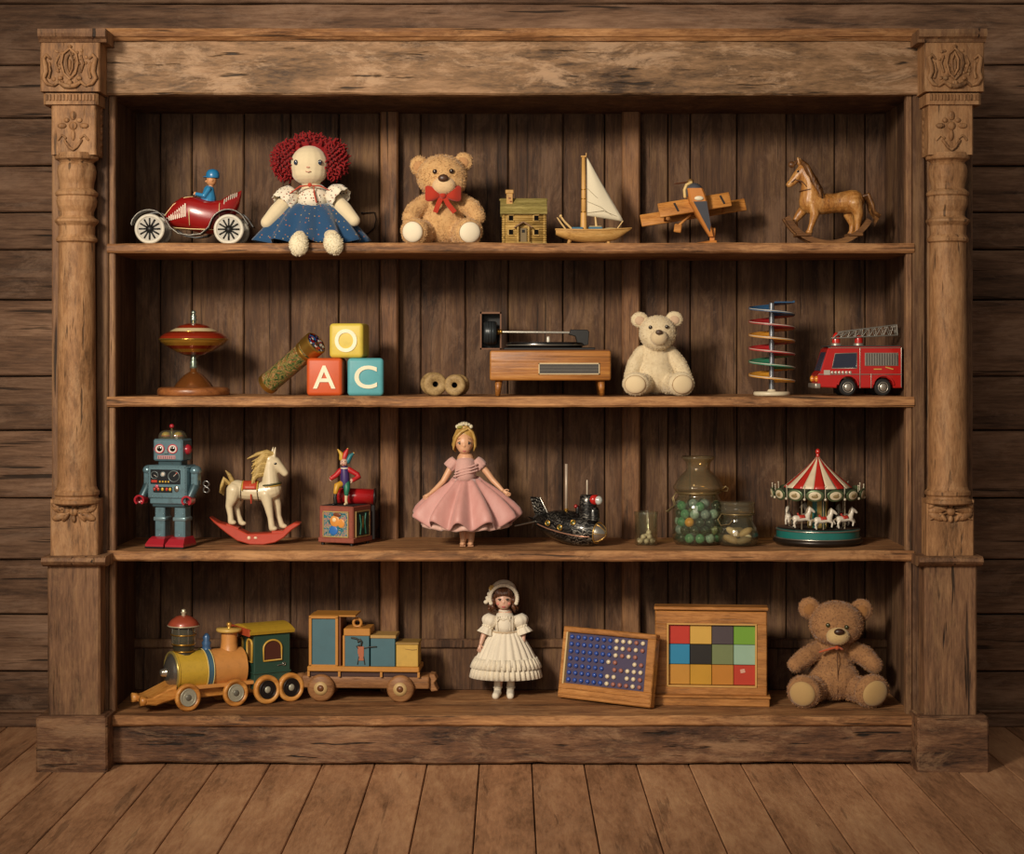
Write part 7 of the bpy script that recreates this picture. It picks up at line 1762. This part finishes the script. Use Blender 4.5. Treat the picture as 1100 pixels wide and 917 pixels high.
for s_, sh, el, wr in ((-1, (529, 658), (524.5, 669), (521, 678)), (1, (556, 658), (560, 669), (563.5, 678))):
    a0, a1 = t.p(*sh, 1), t.p(*wr, -2); dd = a1 - a0; u, w_, _ = frame_from(dd); rows = []
    for i in range(13):
        kk = i/12; r_ = (4.5 + 4.4*math.sin(PI*min(1, kk/.6))) if kk < .6 else (4.6 + (kk - .6)*10)
        rows.append([a0 + dd*kk + (u*math.cos(a) + w_*math.sin(a))*r_*(1 + .07*math.sin(9*a)*(.4 + kk)) for a in [2*PI*j/36 for j in range(36)]])
    mb = MB(IV2); mb.grid(rows, True, .5); sl = t.part('puff_sleeve', mb)
    mb = MB(IV); c_ = a0 + dd*.62
    for i in range(12): a = 2*PI*i/12; mb.ell(c_ + (u*math.cos(a) + w_*math.sin(a))*5.2, 1.5, None, 6)
    t.part('sleeve_frill', mb, sl)
mb = MB(IV2); mb.grid(skirt_rows(t, 543.5, [(674, 12.5, .02), (677, 15, .05), (684, 20, .045), (694, 26, .045), (704, 31, .05), (710, 33.5, .05)], 22, .4, .72, 128, .05, 4), True, .5); sk = t.part('skirt', mb)
mb = MB(IV); mb.grid(skirt_rows(t, 543.5, [(703, 31.5, .05), (709, 34.5, .06), (714, 36, .07)], 38, 1.0, .72, 228, .15, 5), True, .5); t.part('upper_flounce', mb, sk)
mb = MB(IV); mb.grid(skirt_rows(t, 543.5, [(710, 33, .05), (718, 35.5, .06), (724.5, 37, .06)], 38, 2.2, .72, 228, .15, 6), True, .5); t.part('lower_flounce', mb, sk)
mb = MB(cloth('#bfa98a', 700, .3, .1)); mb.torus((t.p(543, 675.5, 1).x, 0, t.p(543, 675.5, 1).z), 13.2, 1.1, n=36, k=8, M=Matrix.Diagonal((1, .85, 1, 1))); t.part('sash', mb)
for x_, ry in ((534.5, 16), (548.3, -4)):
    mb = MB(IV2); mb.tube([t.p(x_, 741, -2), t.p(x_ - (2 if ry > 0 else 0), 742.6, -12)], [4.3, 3.9], 14); mb.tube([t.p(x_ + .5, 726, 1), t.p(x_ + .3, 733, 1), t.p(x_, 739, 0)], [4.4, 4.3, 4], 12); mb.fuse(.7, 3)
    sh = t.part('shoe', mb)
    mb = MB(IV); mb.torus(t.p(x_ + .3, 735.5, .5), 4.4, .7, n=20, k=6); mb.ell(t.p(x_ - .8, 738.6, -6.5), (2, 1.2, 1.2), None, 8); t.part('shoe_bow', mb, sh)

# ------------------------------------------------------------------ peg board frame
t = Toy('peg_board', 'smaller tilted wooden frame of blue and white pegs on the lowest shelf', 'peg board', 650, 759, S4, .12, -34)
FW = wood('frame_wood', '#63401c', '#a46d36', '#c68d4e', axis=0, size=.4, stretch=12, var=.12, cracks=.2, rough=.42, spec=.5)
W_, H_ = 58, 77
TM = Matrix.Rotation(R(-10), 4, 'X')
def fpart(name, mb, parent=None, label=None): mb.xf(TM); mb.v = [(a, b, c + 1.6) for a, b, c in mb.v]; return t.part(name, mb, parent, label)
mb = MB(FW); mb.bx(-W_, W_, -5, 5, 0, 16, 1); mb.bx(-W_, W_, -5, 5, H_ - 6, H_, 1); mb.bx(-W_, -W_ + 5, -5, 5, 15, H_ - 5, 1); mb.bx(W_ - 10, W_, -5, 5, 15, H_ - 5, 1); fm = fpart('frame', mb)
mb = MB(paint('#cdb07c', .5)); mb.bx(-W_ + 4.5, -W_ + 6.5, -5.5, 4, 15, H_ - 6, .3); fpart('inner_moulding', mb, fm)
mb = MB(FW); mb.bx(-W_ + 1, W_ - 1, -6, -4.6, 4, 5.5, .3); mb.bx(-W_ + 1, W_ - 1, -6, -4.6, 10, 11.5, .3); fpart('rail_moulding', mb, fm)
mb = MB(paint('#433a55', .6, 0, .2)); mb.bx(-W_ + 5, W_ - 9, -1, 2, 15, H_ - 5.5); bd = fpart('board', mb)
pegb = MB(paint('#2f4f9e', .3, coat=.4)); pegb.lathe([(2.2, 0), (2.5, 1), (2.0, 2.6), (0, 3)], 14, Matrix.Rotation(R(90), 4, 'X')); pb = pegb.mesh('peg', t.S)
pegw = MB(paint('#d3c4a4', .35, coat=.3)); pegw.lathe([(2.2, 0), (2.5, 1), (2.0, 2.6), (0, 3)], 14, Matrix.Rotation(R(90), 4, 'X')); pw_ = pegw.mesh('peg', t.S)
pegp = MB(paint('#9a6456', .4)); pegp.lathe([(2.2, 0), (2.5, 1), (2.0, 2.6), (0, 3)], 14, Matrix.Rotation(R(90), 4, 'X')); pp_ = pegp.mesh('peg', t.S)
rr = random.Random(3)
for c in range(12):
    for r_ in range(7):
        if c < 6 or (c == 6 and r_ in (4, 5, 6)): me = pb
        elif r_ == 0 and c > 6 and c != 10: me = pp_
        else:
            me = pw_ if rr.random() < .72 else pp_
            if rr.random() < .14: continue
        co = TM @ V((-W_ + 10.5 + c*8.1, -1, 20 + r_*7.7)); o = link('peg', me, bd, (co + V((0, 0, 1.6)))*t.S); o.rotation_euler = (R(-10), 0, 0)

# ------------------------------------------------------------------ colour tile frame
t = Toy('colour_tile_frame', 'larger wooden frame of coloured square tiles standing on a ledge', 'tile puzzle', 765, 757.5, S4, .125, -5)
q = lambda py: 757.5 - py; k = lambda px: px - 765
W_ = 61
mb = MB(FW); mb.bx(-61, 58, -9, 9, q(747), q(737), 1); mb.bx(-61, 58, -9, 9, q(672), q(657), 1.2); mb.bx(-61, -48, -9, 9, q(738), q(671), 1); mb.bx(47, 58, -9, 9, q(738), q(671), 1); fm = t.part('frame', mb)
mb = MB(FW); mb.bx(-62, 59.5, -12, 12, q(656), q(652.5), .8); t.part('top_moulding', mb, fm)
mb = MB(FW); mb.bx(-62.5, 60.5, -16, 14, 0, q(748.5), .8); mb.bx(-63.5, 61.5, -18, 15, q(748.8), q(746.5), .6); t.part('ledge', mb)
mb = MB(paint('#c79b57', .45))
for (x0_, x1_, z0_, z1_) in ((-48.5, -46.5, q(738), q(671)), (45.5, 47.5, q(738), q(671)), (-48.5, 47.5, q(738.5), q(736.8)), (-48.5, 47.5, q(672), q(670.4))): mb.bx(x0_, x1_, -10, -4, z0_, z1_, .3)
t.part('inner_moulding', mb, fm)
mb = MB(paint('#3a2a1a', .6)); mb.bx(-48, 47, -3, 0, q(738), q(671)); bk_ = t.part('backing', mb)
tiles = [['#b53527', '#c9a04a', '#4a4145', '#6d9a35'], ['#2a7fa6', '#262422', '#6f7a52', '#8fae98'], ['#b98436', '#b98a2c', '#b5772c', '#b23a28']]
cw, chh = 93/4, 65/3
for r_ in range(3):
    for c in range(4):
        mb = MB(paint(tiles[r_][c], .4, 0, .10, 25)); x_ = -47 + (c + .5)*cw; z_ = q(671.5) - (r_ + .5)*chh
        mb.box((x_, -4, z_), (cw - .5, 3, chh - .5), None, .4); o = t.part('tile', mb, bk_)
        if r_ == 2 and c == 3:
            mb = MB(paint('#d0a08c', .4)); mb.box((x_ - 2, -5.6, z_ + 4.5), (5, .5, 4), (0, R(-12), 0)); t.part('tile_mark', mb, bk_)

# ------------------------------------------------------------------ brown bear
t = Toy('teddy_bear', 'brown teddy bear with a small orange ribbon on the lowest shelf', 'teddy bear', 895, 762.5, S4, .15)
d = dict(head=((897, 678, -8), (29, 23, 24.5)), cheek=((896, 686, -13), (24, 18, 14)), body=((895, 727, 4), (23, 22, 29)), belly=((895, 738, -3), (28, 24, 22)), neck=17,
    ear_l=((869, 662, -2), (12, 6, 11.5)), ear_r=((925, 664, -2), (12, 6, 12)),
    arm_l=([(879, 706, -2), (864, 713, -10), (852, 720, -17)], [9.5, 10, 8.5]), arm_r=([(914, 706, -2), (928, 713, -9), (936, 721, -16)], [10, 11, 9]),
    leg_l=([(880, 745, -4), (868, 746, -26)], [14, 14]), leg_r=([(911, 746, -4), (922, 746, -26)], [14, 14]),
    foot_l=((858, 745.5, -36), (18, 12, 17.5), (R(8), R(24), R(-18))), foot_r=((929, 745, -36), (19.5, 12, 18), (R(8), R(-20), R(16))),
    muzzle=((895, 688, -29), (12.5, 9, 9.5)), nose=((895, 682.5, -37), (5.6, 3.2, 3.6)), eyes=([(884.5, 676.5, -29), (904, 678.5, -30)], 2.4))
FUR3 = fur((166, 122, 80), (112, 76, 50), 'brown_fur')
teddy(t, d, FUR3, cloth('#b1915f', 600, .3, .1), paint('#3a2216', .4), paint('#2c3316', .12, coat=.7), cloth('#c3a673', 500, .3, .12), 13000, 1.6, cloth('#96693c', 400, .5, .2))
mb = MB(cloth('#b0522c', 900, .2, .15, name='rust_ribbon')); mb.tube([t.p(896, 700, -25), t.p(888, 701.5, -26), t.p(878, 705.5, -22)], [2.6, 3.2, 2.4], 8, flat=.4); mb.tube([t.p(896, 700, -25), t.p(899.5, 702, -25)], [2.8, 2.2], 8, flat=.5); mb.ell(t.p(894.5, 700.5, -26.5), 2.6, None, 10); t.part('ribbon', mb)
mb = MB(paint('#5b3a20', .8)); mb.tube([t.p(895.5, py, -22.5 - d_) for py, d_ in ((706, -1.6), (714, -.4), (724, 2.2), (736, 3.9), (748, 2.5))], .5, 5); t.part('belly_seam', mb)
# ------------------------------------------------------------------ light
w = bpy.data.worlds.new('world'); scene.world = w; w.use_nodes = True
bg = w.node_tree.nodes['Background']; bg.inputs[0].default_value = (1.0, .88, .76, 1); bg.inputs[1].default_value = .17
def lamp(name, kind, loc, target, energy, col, **kw):
    l = bpy.data.lights.new(name, kind); l.energy = energy; l.color = col
    for k, v in kw.items(): setattr(l, k, v)
    o = bpy.data.objects.new(name, l); COL.objects.link(o); o.location = loc
    o.rotation_euler = (V(target) - V(loc)).to_track_quat('-Z', 'Y').to_euler()
    return o
lamp('key_lamp', 'SPOT', (-1.8, -3.6, 2.2), (-.06, .1, .82), 700, (1.0, .87, .71), spot_size=R(42), spot_blend=1.0, shadow_soft_size=.34)
lamp('fill_light', 'AREA', (-.9, -3.6, 1.7), (0, .1, .75), 25, (1.0, .87, .72), size=1.6)  # added soft fill from the front left, no real lamp of the room
vs_ = scene.view_settings
scene.display_settings.display_device = 'sRGB'
vs_.view_transform = 'Standard'; vs_.look = 'None'; vs_.gamma = 1.0; vs_.use_curve_mapping = False; vs_.exposure = 0.12
